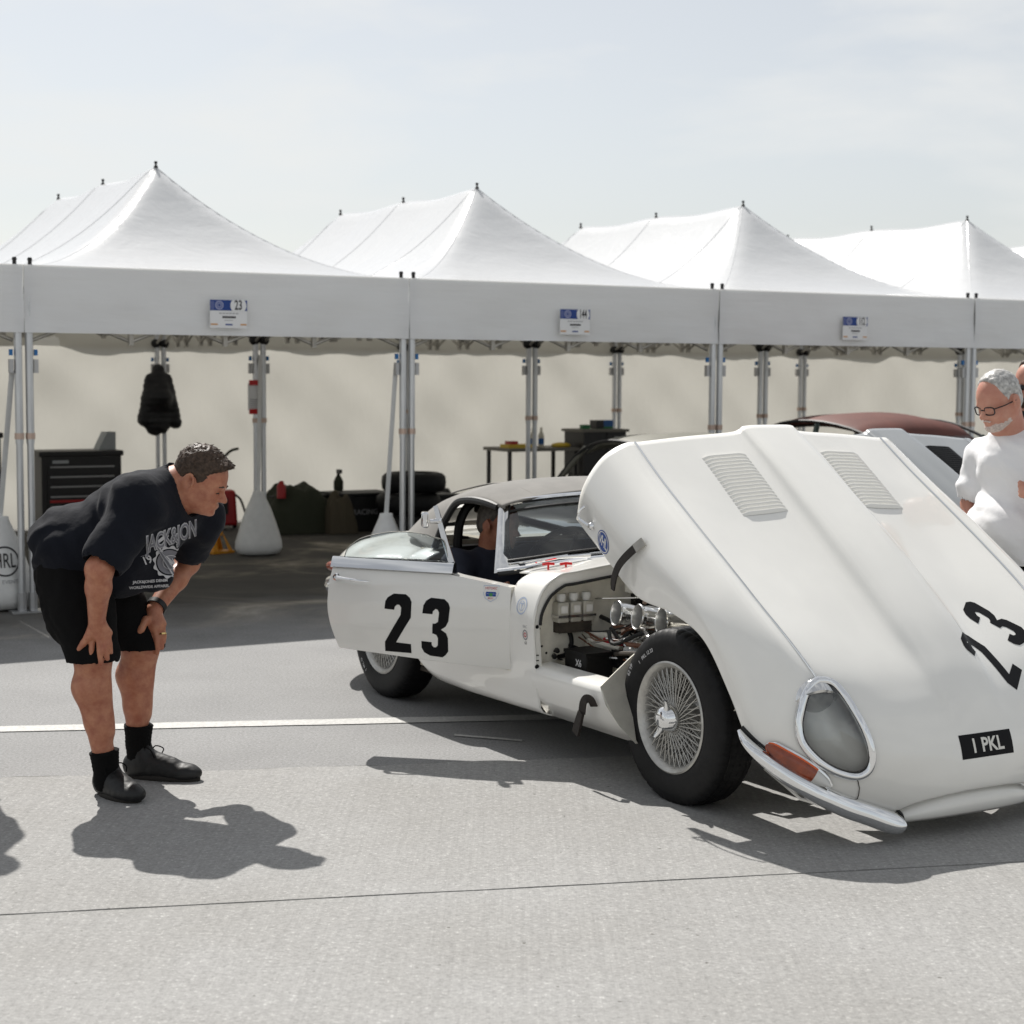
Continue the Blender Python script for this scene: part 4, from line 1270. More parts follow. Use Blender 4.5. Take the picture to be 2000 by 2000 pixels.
edge([(.26 * k / 8, dzt(.26 * k / 8)) for k in range(9)], 0).build('door_edge', 'car_paint', door)
# chrome waist capping
cs = [(.262 + (.815 - .262) * k / 20) for k in range(21)]
G = []
for s in cs:
    z0 = .752 + .010 * (s - .26) / .55
    n0 = door_n(z0, s)
    G.append([dop(s, n0 + .003, z0), dop(s, n0 + .010, z0 + .004), dop(s, n0 - .012, z0 + .038), dop(s, n0 - .017, z0 + .044), dop(s, n0 - .030, z0 + .046), dop(s, n0 - .055, z0 + .040), dop(s, n0 - .06, z0)])
cap = MB().grid(G, cv=False)
cap.f.append(tuple(range(7))); cap.f.append(tuple(20 * 7 + k for k in reversed(range(7))))
cap.build('waist_capping', 'chrome', door, smooth=40)
# half-lowered glass
gt = [(.762, .806), (.753, .835), (.732, .859), (.685, .889), (.592, .912), (.525, .919), (.426, .915), (.35, .897), (.318, .885), (.290, .806)]
gc = cat([(s, z, 0) for s, z in gt], 4)
GG = []
for p in gc:
    GG.append([dop(p.x, -.050 - .25 * max(0, z - .80), z) for z in [.800 + (p.y - .800) * k / 5 for k in range(6)]])
pane = MB().grid(GG).build('door_glass', 'window_glass', door, smooth=180)
solidify(pane, 0.004, 0)
MB().tube([dop(p.x, -.050 - .25 * max(0, p.y - .80), p.y) for p in gc], 0.0022, 5).build('glass_edge', 'bottle_plastic', door)
# front window strut and clip-on mirror
MB().strip([dop(.276, -.050, .795), dop(.310, -.078, .87), dop(.345, -.108, .955), dop(.374, -.132, 1.030)], [.026, .024, .022, .020], .012, [Vector((math.sin(DTH), -math.cos(DTH), 0.3))] * 4).build('window_strut', 'chrome_soft', door, smooth=30)
mi = MB().tube([dop(.350, -.10, .968), dop(.385, -.085, .968)], 0.009, 8)
mi.lathe([(0, 0), (.012, 0), (.012, .03), (0, .03)], dop(.338, -.11, .968), (math.cos(DTH) * -1, math.sin(DTH) * -1, 0), 10)
mi.build('mirror_bracket', 'chrome', door)
mo = Matrix.Rotation(DTH + R(20), 3, 'Z')
mm = MB().box(dop(.405, -.075, .975), (.030, .065, .068), rot=mo)
mo_ = mm.build('door_mirror', 'chrome', door, smooth=30); bevel(mo_, .008, 2)
# handle, numbers, badge
MB().tube([dop(.776, .026, .725), dop(.765, .040, .726), dop(.72, .043, .721), dop(.66, .040, .715), dop(.622, .030, .711)], [.006, .0075, .007, .0055, .003], 8).build('door_handle', 'chrome', door)
MB().lathe([(0, .012), (.014, .01), (.017, 0)], dop(.772, .018, .725), (math.sin(DTH), -math.cos(DTH), 0), 14).build('handle_button', 'chrome', door)
ux = Vector((math.cos(DTH), math.sin(DTH), 0)); nz = Vector((0, 0, 1))
org = Vector(dop(0, .03, 0))
for nm, dg in (('number', DIG2), ('number', DIG3)):
    decal(nm, flat_mesh([dg], .03), org, ux, nz, 'number_black', door, doorB, 0.0012, 0.3)
def dd_(nm, VF, s, z, m, off): decal(nm, VF, Vector(dop(s, .03, z)), ux, nz, m, door, doorB, off, 0.3)
shield = [(-.034, .032), (.034, .032), (.034, -.002), (.024, -.022), (0, -.036), (-.024, -.022), (-.034, -.002)]
dd_('badge', flat_mesh([shield], .03), .085, .680, 'decal_white', .001)
dd_('badge_outline', join_vf(*[flat_mesh([[shield[i], shield[(i + 1) % 7], tuple(.93 * c for c in shield[(i + 1) % 7]), tuple(.93 * c for c in shield[i])]], 1) for i in range(7)]), .085, .680, 'decal_pale', .0016)
dd_('badge_print', join_vf(shift_vf(text_mesh('HISTORIC', .014, .85), 0, .020)), .085, .680, 'decal_red', .0017)
dd_('badge_print', join_vf(flat_mesh([[(-.024, -.002), (.024, -.002), (.02, .006), (-.02, .006)]], 1), flat_mesh([[(-.022, -.013), (-.006, -.013), (-.006, -.003), (-.022, -.003)]], 1), flat_mesh([[(.006, -.013), (.022, -.013), (.022, -.003), (.006, -.003)]], 1)), .085, .680, 'decal_blue', .0017)
dd_('badge_print', flat_mesh([disc2d(.008, 12, 0, -.006)], 1), .085, .680, 'decal_green', .0022)
dd_('badge_print', shift_vf(text_mesh('BRDC', .010, .9), 0, -.021), .085, .680, 'decal_red', .0019)
# stickers on the cowl side
bodyB = bvh_of(body)
def cowl(nm, VF, x, z, m, off):
    decal(nm, VF, (x, -.83, z), (1, 0, 0), (0, 0, 1), m, body, bodyB, off, 0.4)
cowl('sticker', ring2d(.030, .036, 28), -.935, .640, 'decal_pale', .004)
cowl('sticker', ring2d(.018, .021, 24), -.935, .640, 'decal_pale', .004)
cowl('sticker_print', flat_mesh([[(-.013, .006), (.013, .006), (.013, .012), (-.013, .012)]], 1), -.935, .640, 'decal_pale', .004)
cowl('sticker_print', flat_mesh([[(-.003, -.016), (.003, -.016), (.003, .008), (-.003, .008)]], 1), -.935, .640, 'decal_pale', .0045)
cowl('sticker', ring2d(.016, .022, 24, 0, 0, .85), -.895, .525, 'ink_grey', .004)
cowl('sticker', ring2d(.006, .010, 24), -.895, .525, 'decal_red', .004)
cowl('sticker_print', shift_vf(text_mesh('RAC', .016), 0, .034), -.895, .525, 'ink_grey', .004)
cowl('sticker_print', shift_vf(text_mesh('63', .018), 0, -.034), -.895, .525, 'ink', .004)
# rear lamp and bumper end
MB().ball((-3.30, -.585, .560), (.05, .03, .026), 12, 8).build('rear_lamp', 'amber_lens', car)
rbp = cat([(-3.05, -.70, .475), (-3.25, -.62, .475), (-3.42, -.50, .48), (-3.50, -.40, .485)], 5)
MB().tube(rbp, [.012] + [.03] * (len(rbp) - 2) + [.012], 8).build('rear_bumper', 'chrome', car)
MB().tube([(p.x, -p.y, p.z) for p in rbp], [.012] + [.03] * (len(rbp) - 2) + [.012], 8).build('rear_bumper', 'chrome', car)

# ------------------------------------------------------------------ wheels
def make_wheel(loc, sg, chalk=None):
    # local: axis = y (outward = sg), origin at hub
    w = empty('wheel', loc, 0, car)
    R0, RW, TW = 0.332, 0.207, 0.178
    prof = [(RW - .014, -.070), (RW + .004, -.082), (RW + .03, -.088), (RW + .07, -.089), (R0 - .028, -.084), (R0 - .012, -.074), (R0 - .004, -.062), (R0, -.035), (R0 + .002, 0), (R0, .035), (R0 - .004, .062), (R0 - .012, .074), (R0 - .028, .084), (RW + .07, .089), (RW + .03, .088), (RW + .004, .082), (RW - .014, .070)]
    n = 240; G = []
    for k in range(n):
        t = 2 * math.pi * k / n; row = []
        for (r, h) in prof:
            rr = r
            if R0 - .016 < r and abs(h) > .05 and k % 5 == 0: rr -= .004
            elif R0 - .006 < r and k % 5 == 0: rr -= .003
            row.append((rr * math.cos(t), h * sg, rr * math.sin(t)))
        G.append(row)
    MB().grid(G, cu=True).build('tyre', 'tyre_rubber', w, smooth=38)
    for h0 in (-.045, -.015, .015, .045):
        MB().lathe([(R0 + .0022, -.0025), (R0 + .0022, .0025)], (0, h0, 0), (0, 1, 0), 96).build('tread_groove', 'black_paint', w)
    rim = [(RW - .016, -.072), (RW, -.080), (RW + .002, -.070), (RW - .006, -.060), (RW - .016, -.055), (RW - .030, -.020), (RW - .034, .0), (RW - .030, .030), (RW - .016, .058), (RW - .006, .064), (RW + .002, .074), (RW + .004, .084), (RW - .002, .088), (RW - .012, .082), (RW - .020, .074), (RW - .028, .040), (RW - .040, .0), (RW - .036, -.03), (RW - .02, -.060)]
    MB().lathe(rim, (0, 0, 0), (0, sg, 0), 72, close_prof=True).build('rim', 'spoke_paint', w, smooth=50)
    hub = [(0, .085), (.042, .085), (.048, .078), (.048, .055), (.040, -.03), (.062, -.045), (.062, -.055), (0, -.055)]
    hb_ = MB().lathe(hub, (0, 0, 0), (0, sg, 0), 32).build('hub', 'spoke_paint', w, smooth=40)
    sp = MB()
    for k in range(36):
        a0 = 2 * math.pi * k / 36
        for (da, h0, r0, h1, r1) in ((.42, .075, .046, .066, RW - .022), (-.42, .062, .046, .054, RW - .024)):
            for q in range(1):
                a1 = a0 + da + (.087 if da < 0 else 0)
                sp.tube([(r0 * math.cos(a0), h0 * sg, r0 * math.sin(a0)), (r1 * math.cos(a1), h1 * sg, r1 * math.sin(a1))], 0.0022, 5, caps=False)
        for (da, h0, r0, h1, r1) in ((.20, -.048, .060, .020, RW - .034), (-.20, -.044, .060, .040, RW - .030)):
            a1 = a0 + da + .04
            sp.tube([(r0 * math.cos(a0), h0 * sg, r0 * math.sin(a0)), (r1 * math.cos(a1), h1 * sg, r1 * math.sin(a1))], 0.0022, 5, caps=False)
    sp.build('spokes', 'spoke_paint', w, smooth=60)
    sn = MB().lathe([(0, .132), (.020, .131), (.034, .126), (.044, .114), (.048, .096), (.053, .090), (.053, .082), (0, .080)], (0, 0, 0), (0, sg, 0), 28)
    sn.build('spinner', 'chrome', w, smooth=50)
    ears = MB()
    for a in (1.15, 1.15 + math.pi):
        d = Vector((math.cos(a), 0, math.sin(a))); tq = Vector((-math.sin(a), 0, math.cos(a))); yv = Vector((0, sg, 0))
        G = []
        for (r, h, wd, th) in ((.034, .105, .016, .016), (.052, .110, .013, .012), (.068, .118, .011, .009), (.080, .126, .007, .006)):
            c = d * r + yv * h
            G.append([c + tq * wd * math.cos(t) + yv * th * math.sin(t) for t in [2 * math.pi * k / 8 for k in range(8)]])
        ears.grid(G, cv=True)
    ears.build('spinner_ear', 'copper_band' if False else 'chrome', w, smooth=60)
    MB().lathe([(0, -.10), (.135, -.10), (.135, -.085), (0, -.084)], (0, 0, 0), (0, sg, 0), 40).build('brake_disc', 'grime', w)
    MB().lathe([(0, -.082), (.075, -.082), (.085, -.07), (.085, -.06), (0, -.058)], (0, 0, 0), (0, sg, 0), 32).build('brake_bell', 'polished_alu', w)
    if chalk:
        for (txt, a_mid, size, r) in chalk:
            V, F = text_mesh(txt, size, 1.0, .0003, None)
            vs = []
            for p in V:
                ang = a_mid - p[0] / r if sg < 0 else a_mid + p[0] / r
                rr = r + p[1]
                # seen from the outer side (-y): x to the right = +x car
                vs.append((rr * math.sin(-(a_mid - p[0] / r) + a_mid * 2) if False else rr * math.sin(a_mid + p[0] / r), sg * (.0895), rr * math.cos(a_mid + p[0] / r)))
            MB().add(vs, F).build('tyre_marking', 'chalk', w, smooth=0, recalc=False, merge=0)
    return w
FW = .332
make_wheel((0, -.632, FW - .004), -1, [('1   PKL 12 23', -.62, .020, .262), ('62 YP', -1.06, .022, .290)])
make_wheel((0, .632, FW - .004), 1)
make_wheel((-2.438, -.632, FW - .004), -1, [('1  PKL 12', 3.9, .020, .265)])
make_wheel((-2.438, .632, FW - .004), 1)

# ------------------------------------------------------------------ engine bay
def trumpet(x, y, z):
    ax = Vector((-.16, -1, .16)).normalized()
    o = Vector((x, y, z))
    m_ = MB().lathe([(0.0502, .0), (0.0527, -.002), (0.0519, -.006), (0.0485, -.010), (0.0462, -.03), (0.0416, -.07), (0.0365, -.12), (0.0331, -.20)], o, ax, 36)
    m_.lathe([(0.0490, .001), (0.0507, .003), (0.0527, -.001)], o, ax, 36)
    tr = m_.build('intake_trumpet', 'polished_alu', car, smooth=60)
    MB().lathe([(0.0492, .0012), (0.0467, -.010), (0.0445, -.03), (0.0399, -.07), (0.0342, -.12), (0.0308, -.19)], o, ax, 36).build('bore', 'bore_alu', tr, smooth=60)
    MB().lathe([(0.0296, -.125), (0, -.125)], o, ax, 24).build('throttle', 'grime', tr)
for (x, y, z) in ((-.620, -.540, .632), (-.470, -.540, .636), (-.305, -.540, .640)):
    trumpet(x, y, z)
eng = MB()
for k in range(6):
    x = -.66 + k * .105
    eng.box((x, -.30, .585), (.075, .14, .09))
eng.box((-.36, -.02, .44), (.85, .26, .40))
eo = eng.build('engine_block', 'grime', car, smooth=0); bevel(eo, .012, 2)
for y in (-.115, .115):
    cc = MB()
    G = []
    for x, s in ((-.80, .75), (-.78, 1), (.02, 1), (.04, .75)):
        G.append([(x, y + .075 * s * math.cos(t), .70 + .058 * s * max(-.5, math.sin(t))) for t in [2 * math.pi * k / 20 for k in range(20)]])
    cc.grid(G, cv=True); cc.f.append(tuple(range(20))); cc.f.append(tuple(60 + k for k in range(20)))
    cc.build('cam_cover', 'polished_alu', car, smooth=50)
# carburettor dashpots
for x in (-.52, -.42, -.32):
    MB().lathe([(0, .10), (.022, .10), (.026, .09), (.036, .085), (.040, .07), (.040, .0), (.046, 0), (.046, -.02), (0, -.02)], (x, -.345, .655), (0, 0, 1), 24).build('carburettor_dome', 'polished_alu', car)
fr = MB()
fr.tube([(-.90, -.50, .505), (-.12, -.40, .525)], .018, 12)
fr.build('frame_tube', 'car_paint_inner', car)
fr = MB(); fr.tube([(-.90, -.50, .465), (-.12, -.50, .455)], .014, 10); fr.build('frame_tube', 'car_paint_inner', car)
fr = MB(); fr.tube([(-.90, -.54, .36), (-.12, -.44, .46)], .014, 10); fr.build('frame_tube', 'car_paint_inner', car)
fr = MB(); fr.tube([(-.12, -.50, .30), (-.12, -.42, .60), (-.10, .42, .60), (-.12, .50, .30)], .018, 10); fr.build('frame_tube', 'car_paint_inner', car)
MB().tube(cat([(-.90, -.43, .575), (-.70, -.42, .545), (-.45, -.44, .54), (-.2, -.45, .52)], 5), .010, 8).build('coolant_hose', 'rubber_seal', car)
MB().tube(cat([(-.80, -.46, .485), (-.72, -.47, .500), (-.66, -.47, .545), (-.58, -.46, .572), (-.50, -.42, .570)], 5), .0055, 8).build('fuel_pipe', 'brown_pipe', car)
MB().tube(cat([(-.90, -.52, .525), (-.6, -.52, .475), (-.35, -.50, .46)], 5), .005, 6).build('brake_pipe', 'brown_pipe', car)
MB().tube(cat([(-.90, -.54, .495), (-.7, -.55, .46), (-.4, -.53, .44)], 5), .004, 6).build('brake_pipe', 'brown_pipe', car)
MB().tube([(-.60, -.50, .478), (-.42, -.49, .470)], .021, 12).build('heat_sleeve', 'white_vinyl', car)
# wiring and linkage on the bulkhead
wl = cat([(-.895, -.60, .535), (-.89, -.585, .50), (-.885, -.59, .46), (-.88, -.62, .43), (-.87, -.66, .425)], 5)
MB().tube(wl, .010, 8).build('wiring_loom', 'black_paint', car)
MB().tube(cat([(-.885, -.60, .47), (-.87, -.55, .45), (-.85, -.52, .44)], 5), .006, 6).build('wiring_loom', 'black_paint', car)
for p in ((-.88, -.675, .428), (-.875, -.665, .452), (-.885, -.56, .535), (-.885, -.63, .545), (-.885, -.50, .55)):
    MB().lathe([(0, .02), (.010, .018), (.012, 0)], p, (1, -.4, 0), 10).build('connector', 'black_paint', car)
MB().tube([(-.90, -.46, .655), (-.78, -.36, .665), (-.66, -.25, .675)], .004, 6).build('throttle_rod', 'chrome_soft', car)
MB().box((-.80, -.28, .70), (.05, .16, .03)).build('bracket', 'car_paint_inner', car, smooth=0)
MB().box((-.79, -.28, .63), (.04, .12, .10)).build('heater_box', 'black_paint', car, smooth=0)
MB().lathe([(0, .012), (.010, .010), (.010, 0)], (-.765, -.30, .645), (1, -.5, 0), 10).build('brass_fitting', 'copper_band', car)
# three fluid bottles in a clip rack
for k in range(3):
    x, y = -.872, -.648 + k * .062
    b = MB().box((x, y, .612), (.052, .054, .085)).build('fluid_bottle', 'bottle_plastic', car, smooth=0); bevel(b, .008, 3)
    MB().lathe([(0, .022), (.018, .022), (.020, .018), (.020, 0), (.014, -.012)], (x, y, .668), (0, 0, 1), 16).build('bottle_cap', 'white_vinyl', car)
    MB().box((x + .0275, y, .625), (.003, .030, .030)).build('bottle_label', 'decal_white', car, smooth=0)
MB().box((-.870, -.586, .596), (.060, .185, .010)).build('bottle_clip', 'chrome_soft', car, smooth=0)
MB().box((-.880, -.586, .55), (.05, .16, .05)).build('bottle_bracket', 'grime', car, smooth=0)
# battery in its cream tray
bt = MB().box((-.715, -.610, .398), (.165, .13, .125)).build('battery', 'black_paint', car, smooth=0); bevel(bt, .004, 2)
MB().box((-.715, -.612, .466), (.170, .135, .014)).build('battery_lid', 'black_paint', car, smooth=0)
MB().tube([(-.82, -.545, .492), (-.62, -.52, .484)], .010, 8).build('battery_clamp', 'car_paint_inner', car)
decal('battery_marking', shift_vf(text_mesh('X6', .040, .9, .001), 0, 0), (-.690, -.6755, .425), (1, 0, 0), (0, 0, 1), 'chalk', car, None, .0008)
rb = MB().box((-.70, -.50, .500), (.085, .05, .03)).build('terminal_cover', 'red_cloth', car, smooth=0); bevel(rb, .006, 2)
MB().box((-.60, -.52, .445), (.08, .06, .07)).build('relay_box', 'black_paint', car, smooth=0)
MB().box((-.83, -.62, .385), (.05, .08, .05)).build('regulator', 'polished_alu', car, smooth=0)
MB().tube([(-.88, -.66, .41), (-.80, -.63, .41), (-.79, -.60, .40)], .006, 6).build('oil_pipe', 'polished_alu', car)
MB().box((-.60, -.60, .330), (.45, .25, .012)).build('bay_tray', 'car_paint_inner', car, smooth=0)
# front frame, suspension behind the wheel
MB().tube([(0, -.50, .30), (0, .50, .30)], .03, 8).build('axle_beam', 'grime', car)
MB().tube([(.55, -.35, .25), (.55, .35, .25)], .02, 8).build('hinge_tube', 'grime', car)
MB().box((.35, 0, .36), (.08, .50, .40)).build('radiator', 'grime', car, smooth=0)

# hoses, wires and small fittings crowding the bay
er = random.Random(21)
for k in range(26):
    x0 = er.uniform(-.86, -.45); y0 = er.uniform(-.58, -.34); z0 = er.uniform(.40, .56)
    dx = er.uniform(.12, .34); sag = er.uniform(-.05, .02)
    mname = er.choice(['rubber_seal', 'rubber_seal', 'brown_pipe', 'polished_alu', 'car_paint_inner', 'grime'])
    MB().tube(cat([(x0, y0, z0), (x0 + dx * .35, y0 + er.uniform(-.03, .05), z0 + sag), (x0 + dx * .7, y0 + er.uniform(-.02, .08), z0 + er.uniform(-.02, .04)), (x0 + dx, y0 + er.uniform(0, .1), z0 + er.uniform(-.04, .05))], 5), er.choice([.003, .004, .006, .009]), 7).build(er.choice(['hose', 'wire', 'pipe']), mname, car)
for k in range(16):
    p = (er.uniform(-.80, -.25), er.uniform(-.46, -.32), er.uniform(.50, .60))
    MB().lathe([(0, .018), (.009, .018), (.012, .010), (.012, -.006), (.008, -.012), (0, -.012)], p, (er.uniform(-1, 1), er.uniform(-1, 0), er.uniform(.2, 1)), 12).build('fitting', er.choice(['polished_alu', 'chrome_soft', 'copper_band', 'black_paint']), car)
for k in range(3):
    b_ = MB().box((-.60 + .155 * k, -.40, .600), (.10, .09, .10)).build('carburettor', 'polished_alu', car, smooth=0); bevel(b_, .012, 2)
    MB().box((-.60 + .155 * k, -.405, .545), (.07, .07, .03)).build('float_chamber', 'chrome_soft', car, smooth=0)
# ------------------------------------------------------------------ organic shapes: distance field -> mesh
class Field:
    def __init__(s, lo, hi, h):
        s.h = h; s.lo = np.array(lo, float)
        s.n = np.maximum(4, np.ceil((np.array(hi, float) - s.lo) / h).astype(int) + 1)
        s.F = np.full(tuple(s.n), 0.5, np.float32)
    def win(s, lo, hi, m):
        a = np.clip(np.floor((np.array(lo) - m - s.lo) / s.h).astype(int), 0, s.n - 1)
        b = np.clip(np.ceil((np.array(hi) + m - s.lo) / s.h).astype(int) + 1, 1, s.n)
        ax = [s.lo[i] + s.h * np.arange(a[i], b[i]) for i in range(3)]
        return tuple(slice(a[i], b[i]) for i in range(3)), np.meshgrid(*ax, indexing='ij', sparse=True)
    def blend(s, sl, d, k, sub=False):
        f = s.F[sl]
        if sub:
            d = -d
            hh = np.clip(0.5 - 0.5 * (f - d) / k, 0, 1) if k > 0 else None
            s.F[sl] = (f * (1 - hh) + d * hh + k * hh * (1 - hh)) if k > 0 else np.maximum(f, d)
        else:
            if k > 0:
                hh = np.clip(0.5 + 0.5 * (f - d) / k, 0, 1)
                s.F[sl] = f * (1 - hh) + d * hh - k * hh * (1 - hh)
            else:
                s.F[sl] = np.minimum(f, d)
    def cap(s, a, b, ra, rb=None, k=0.02, sub=False, sq=None):
        a = np.array(a, float); b = np.array(b, float); rb = ra if rb is None else rb
        m = max(ra, rb) + 0.03 + k
        sl, (x, y, z) = s.win(np.minimum(a, b), np.maximum(a, b), m)
        ab = b - a; L = max(1e-9, float(ab @ ab))
        t = np.clip(((x - a[0]) * ab[0] + (y - a[1]) * ab[1] + (z - a[2]) * ab[2]) / L, 0, 1)
        d = np.sqrt((x - a[0] - t * ab[0]) ** 2 + (y - a[1] - t * ab[1]) ** 2 + (z - a[2] - t * ab[2]) ** 2) - (ra + (rb - ra) * t)
        s.blend(sl, d.astype(np.float32), k, sub); return s
    def ell(s, c, r, R3=None, k=0.02, sub=False):
        c = np.array(c, float); r = np.array(r, float); M = np.eye(3) if R3 is None else np.array(R3, float)  # rows = axes
        m = float(r.max()) + 0.03 + k
        sl, (x, y, z) = s.win(c, c, m)
        dx, dy, dz = x - c[0], y - c[1], z - c[2]
        q = [(M[i, 0] * dx + M[i, 1] * dy + M[i, 2] * dz) for i in range(3)]
        k0 = np.sqrt((q[0] / r[0]) ** 2 + (q[1] / r[1]) ** 2 + (q[2] / r[2]) ** 2)
        k1 = np.sqrt((q[0] / r[0] ** 2) ** 2 + (q[1] / r[1] ** 2) ** 2 + (q[2] / r[2] ** 2) ** 2) + 1e-9
        d = k0 * (k0 - 1.0) / k1
        s.blend(sl, d.astype(np.float32), k, sub); return s
    def cut(s, p, n, k=0.004):          # remove everything on the +n side of the plane
        p = np.array(p, float); n = np.array(n, float); n /= np.linalg.norm(n)
        sl, (x, y, z) = s.win(s.lo, s.lo + s.h * s.n, 0)
        d = -((x - p[0]) * n[0] + (y - p[1]) * n[1] + (z - p[2]) * n[2])
        s.blend(sl, d.astype(np.float32), k, True); return s
    def mesh(s, smooth=2):
        F = s.F; h = s.h
        neg = F < 0
        nx, ny, nz = F.shape
        acc = {}
        cnt = np.zeros((nx - 1, ny - 1, nz - 1), np.float32)
        P = np.zeros((nx - 1, ny - 1, nz - 1, 3), np.float32)
        quads = []
        edges = []
        for ax in range(3):
            a = [slice(None)] * 3; b = [slice(None)] * 3
            a[ax] = slice(0, -1); b[ax] = slice(1, None)
            fa, fb = F[tuple(a)], F[tuple(b)]
            idx = np.argwhere((fa < 0) != (fb < 0))
            o1, o2 = [i for i in range(3) if i != ax]
            keep = (idx[:, o1] > 0) & (idx[:, o2] > 0) & (idx[:, o1] < F.shape[o1] - 1) & (idx[:, o2] < F.shape[o2] - 1)
            idx = idx[keep]
            va = fa[tuple(idx.T)]; vb = fb[tuple(idx.T)]
            t = va / (va - vb)
            pos = idx.astype(np.float32).copy(); pos[:, ax] += t
            for d1 in (0, -1):
                for d2 in (0, -1):
                    c = idx.copy(); c[:, o1] += d1; c[:, o2] += d2
                    np.add.at(cnt, tuple(c.T), 1); np.add.at(P, tuple(c.T), pos)
            edges.append((ax, o1, o2, idx, va < 0))
        act = cnt > 0
        vid = np.full(cnt.shape, -1, np.int64); vid[act] = np.arange(int(act.sum()))
        V = P[act] / cnt[act][:, None]
        V = V * h + s.lo
        for (ax, o1, o2, idx, inside) in edges:
            def cell(d1, d2):
                c = idx.copy(); c[:, o1] += d1; c[:, o2] += d2; return vid[tuple(c.T)]
            q = np.stack([cell(-1, -1), cell(0, -1), cell(0, 0), cell(-1, 0)], 1)
            fl = inside if ax != 1 else ~inside
            q[~fl] = q[~fl][:, ::-1]
            quads.append(q)
        Q = np.concatenate(quads)
        if smooth:
            e = np.concatenate([Q[:, [0, 1]], Q[:, [1, 2]], Q[:, [2, 3]], Q[:, [3, 0]]])
            for it in range(smooth):
                S = np.zeros_like(V); C = np.zeros(len(V))
                np.add.at(S, e[:, 0], V[e[:, 1]]); np.add.at(S, e[:, 1], V[e[:, 0]])
                np.add.at(C, e[:, 0], 1); np.add.at(C, e[:, 1], 1)
                V = V * 0.4 + 0.6 * S / np.maximum(C, 1)[:, None]
        return V, Q
    def build(s, name, m, parent, smooth=2, disp=None):
        V, Q = s.mesh(smooth)
        if disp is not None:
            me0 = bpy.data.meshes.new('t'); me0.from_pydata(V.tolist(), [], Q.tolist()); me0.update()
            N = np.zeros(len(V) * 3, np.float32); me0.vertices.foreach_get('normal', N); N = N.reshape(-1, 3)
            V = V + N * np.array([disp(Vector(p), Vector(n)) for p, n in zip(V.tolist(), N.tolist())])[:, None]
            bpy.data.meshes.remove(me0)
        if parent is not None:
            Mi = np.array(parent.matrix_world.inverted() if parent.parent is None else parent.matrix_world.inverted())
        me = bpy.data.meshes.new(name)
        me.from_pydata(V.tolist(), [], Q.tolist())
        me.update(); me.shade_smooth()
        me.materials.append(MATS[m])
        o = bpy.data.objects.new(name, me); COL.objects.link(o)
        if parent is not None: o.parent = parent
        return o
def frame(f, up=(0, 0, 1)):
    f = Vector(f).normalized(); u = Vector(up); u = (u - f * u.dot(f)).normalized(); l = u.cross(f)
    return f, l, u
def rows(*v): return [list(x) for x in v]
_ct = Matrix.Rotation(R(90 - 4.615), 3, 'X') @ Matrix.Rotation(R(0.337), 3, 'Z')
def at(px, py, Y):        # photo point (2000 px scale) at world depth Y
    d = _ct @ Vector(((px - 1000) / 3360.0, -(py - 1000) / 3360.0, -1.0))
    return Vector((0, 0, CAM_H)) + d * (Y / d.y)

mat('skin_ruddy', (0.50, 0.225, 0.130), 0.46, sss=0.12, var=0.14, vscale=26, bump=0.25, bscale=120, bdist=0.001, color2=(0.36, 0.125, 0.075))
mat('skin_leg', (0.42, 0.215, 0.14), 0.5, sss=0.12, var=0.15, vscale=16, bump=0.15, bscale=150, bdist=0.001, color2=(0.33, 0.15, 0.095))
mat('skin_pale', (0.56, 0.29, 0.21), 0.48, sss=0.15, color2=(0.48, 0.21, 0.15), vscale=18)
mat('hair_dark', (0.070, 0.046, 0.032), 0.5, spec=0.3, var=0.5, vscale=70, bump=0.6, bscale=120, bdist=0.004)
mat('hair_grey', (0.50, 0.49, 0.47), 0.45, var=0.45, vscale=60, bump=0.6, bscale=120, bdist=0.004)
mat('navy_shirt', (0.0085, 0.0098, 0.0150), 0.85, spec=0.15, sheen=0.05, bump=0.6, bscale=15, bdist=0.012, var=0.15, vscale=9)
mat('black_shorts', (0.0038, 0.0036, 0.0038), 0.9, spec=0.2, bump=0.3, bscale=22, bdist=0.005)
mat('black_sock', (0.004, 0.004, 0.004), 0.95, spec=0.2, bump=0.5, bscale=200, bdist=0.001)
mat('black_shoe', (0.010, 0.010, 0.010), 0.5, bump=0.3, bscale=80, bdist=0.002)
mat('shoe_sole', (0.020, 0.017, 0.014), 0.8)
mat('white_shirt', (0.80, 0.80, 0.81), 0.85, bump=0.35, bscale=20, bdist=0.008, sss=0.0)
mat('navy_jacket', (0.022, 0.025, 0.040), 0.8, bump=0.4, bscale=30, bdist=0.006)
mat('dark_cloth', (0.02, 0.02, 0.022), 0.85)
mat('print_white', (0.52, 0.52, 0.54), 0.8)
mat('print_grey', (0.19, 0.19, 0.215), 0.8)
mat('eye_dark', (0.02, 0.015, 0.012), 0.3)
mat('gold', (0.80, 0.60, 0.25), 0.25, 1.0)
mat('lip_tone', (0.40, 0.14, 0.11), 0.5)
mat('spectacle_black', (0.01, 0.01, 0.012), 0.3)

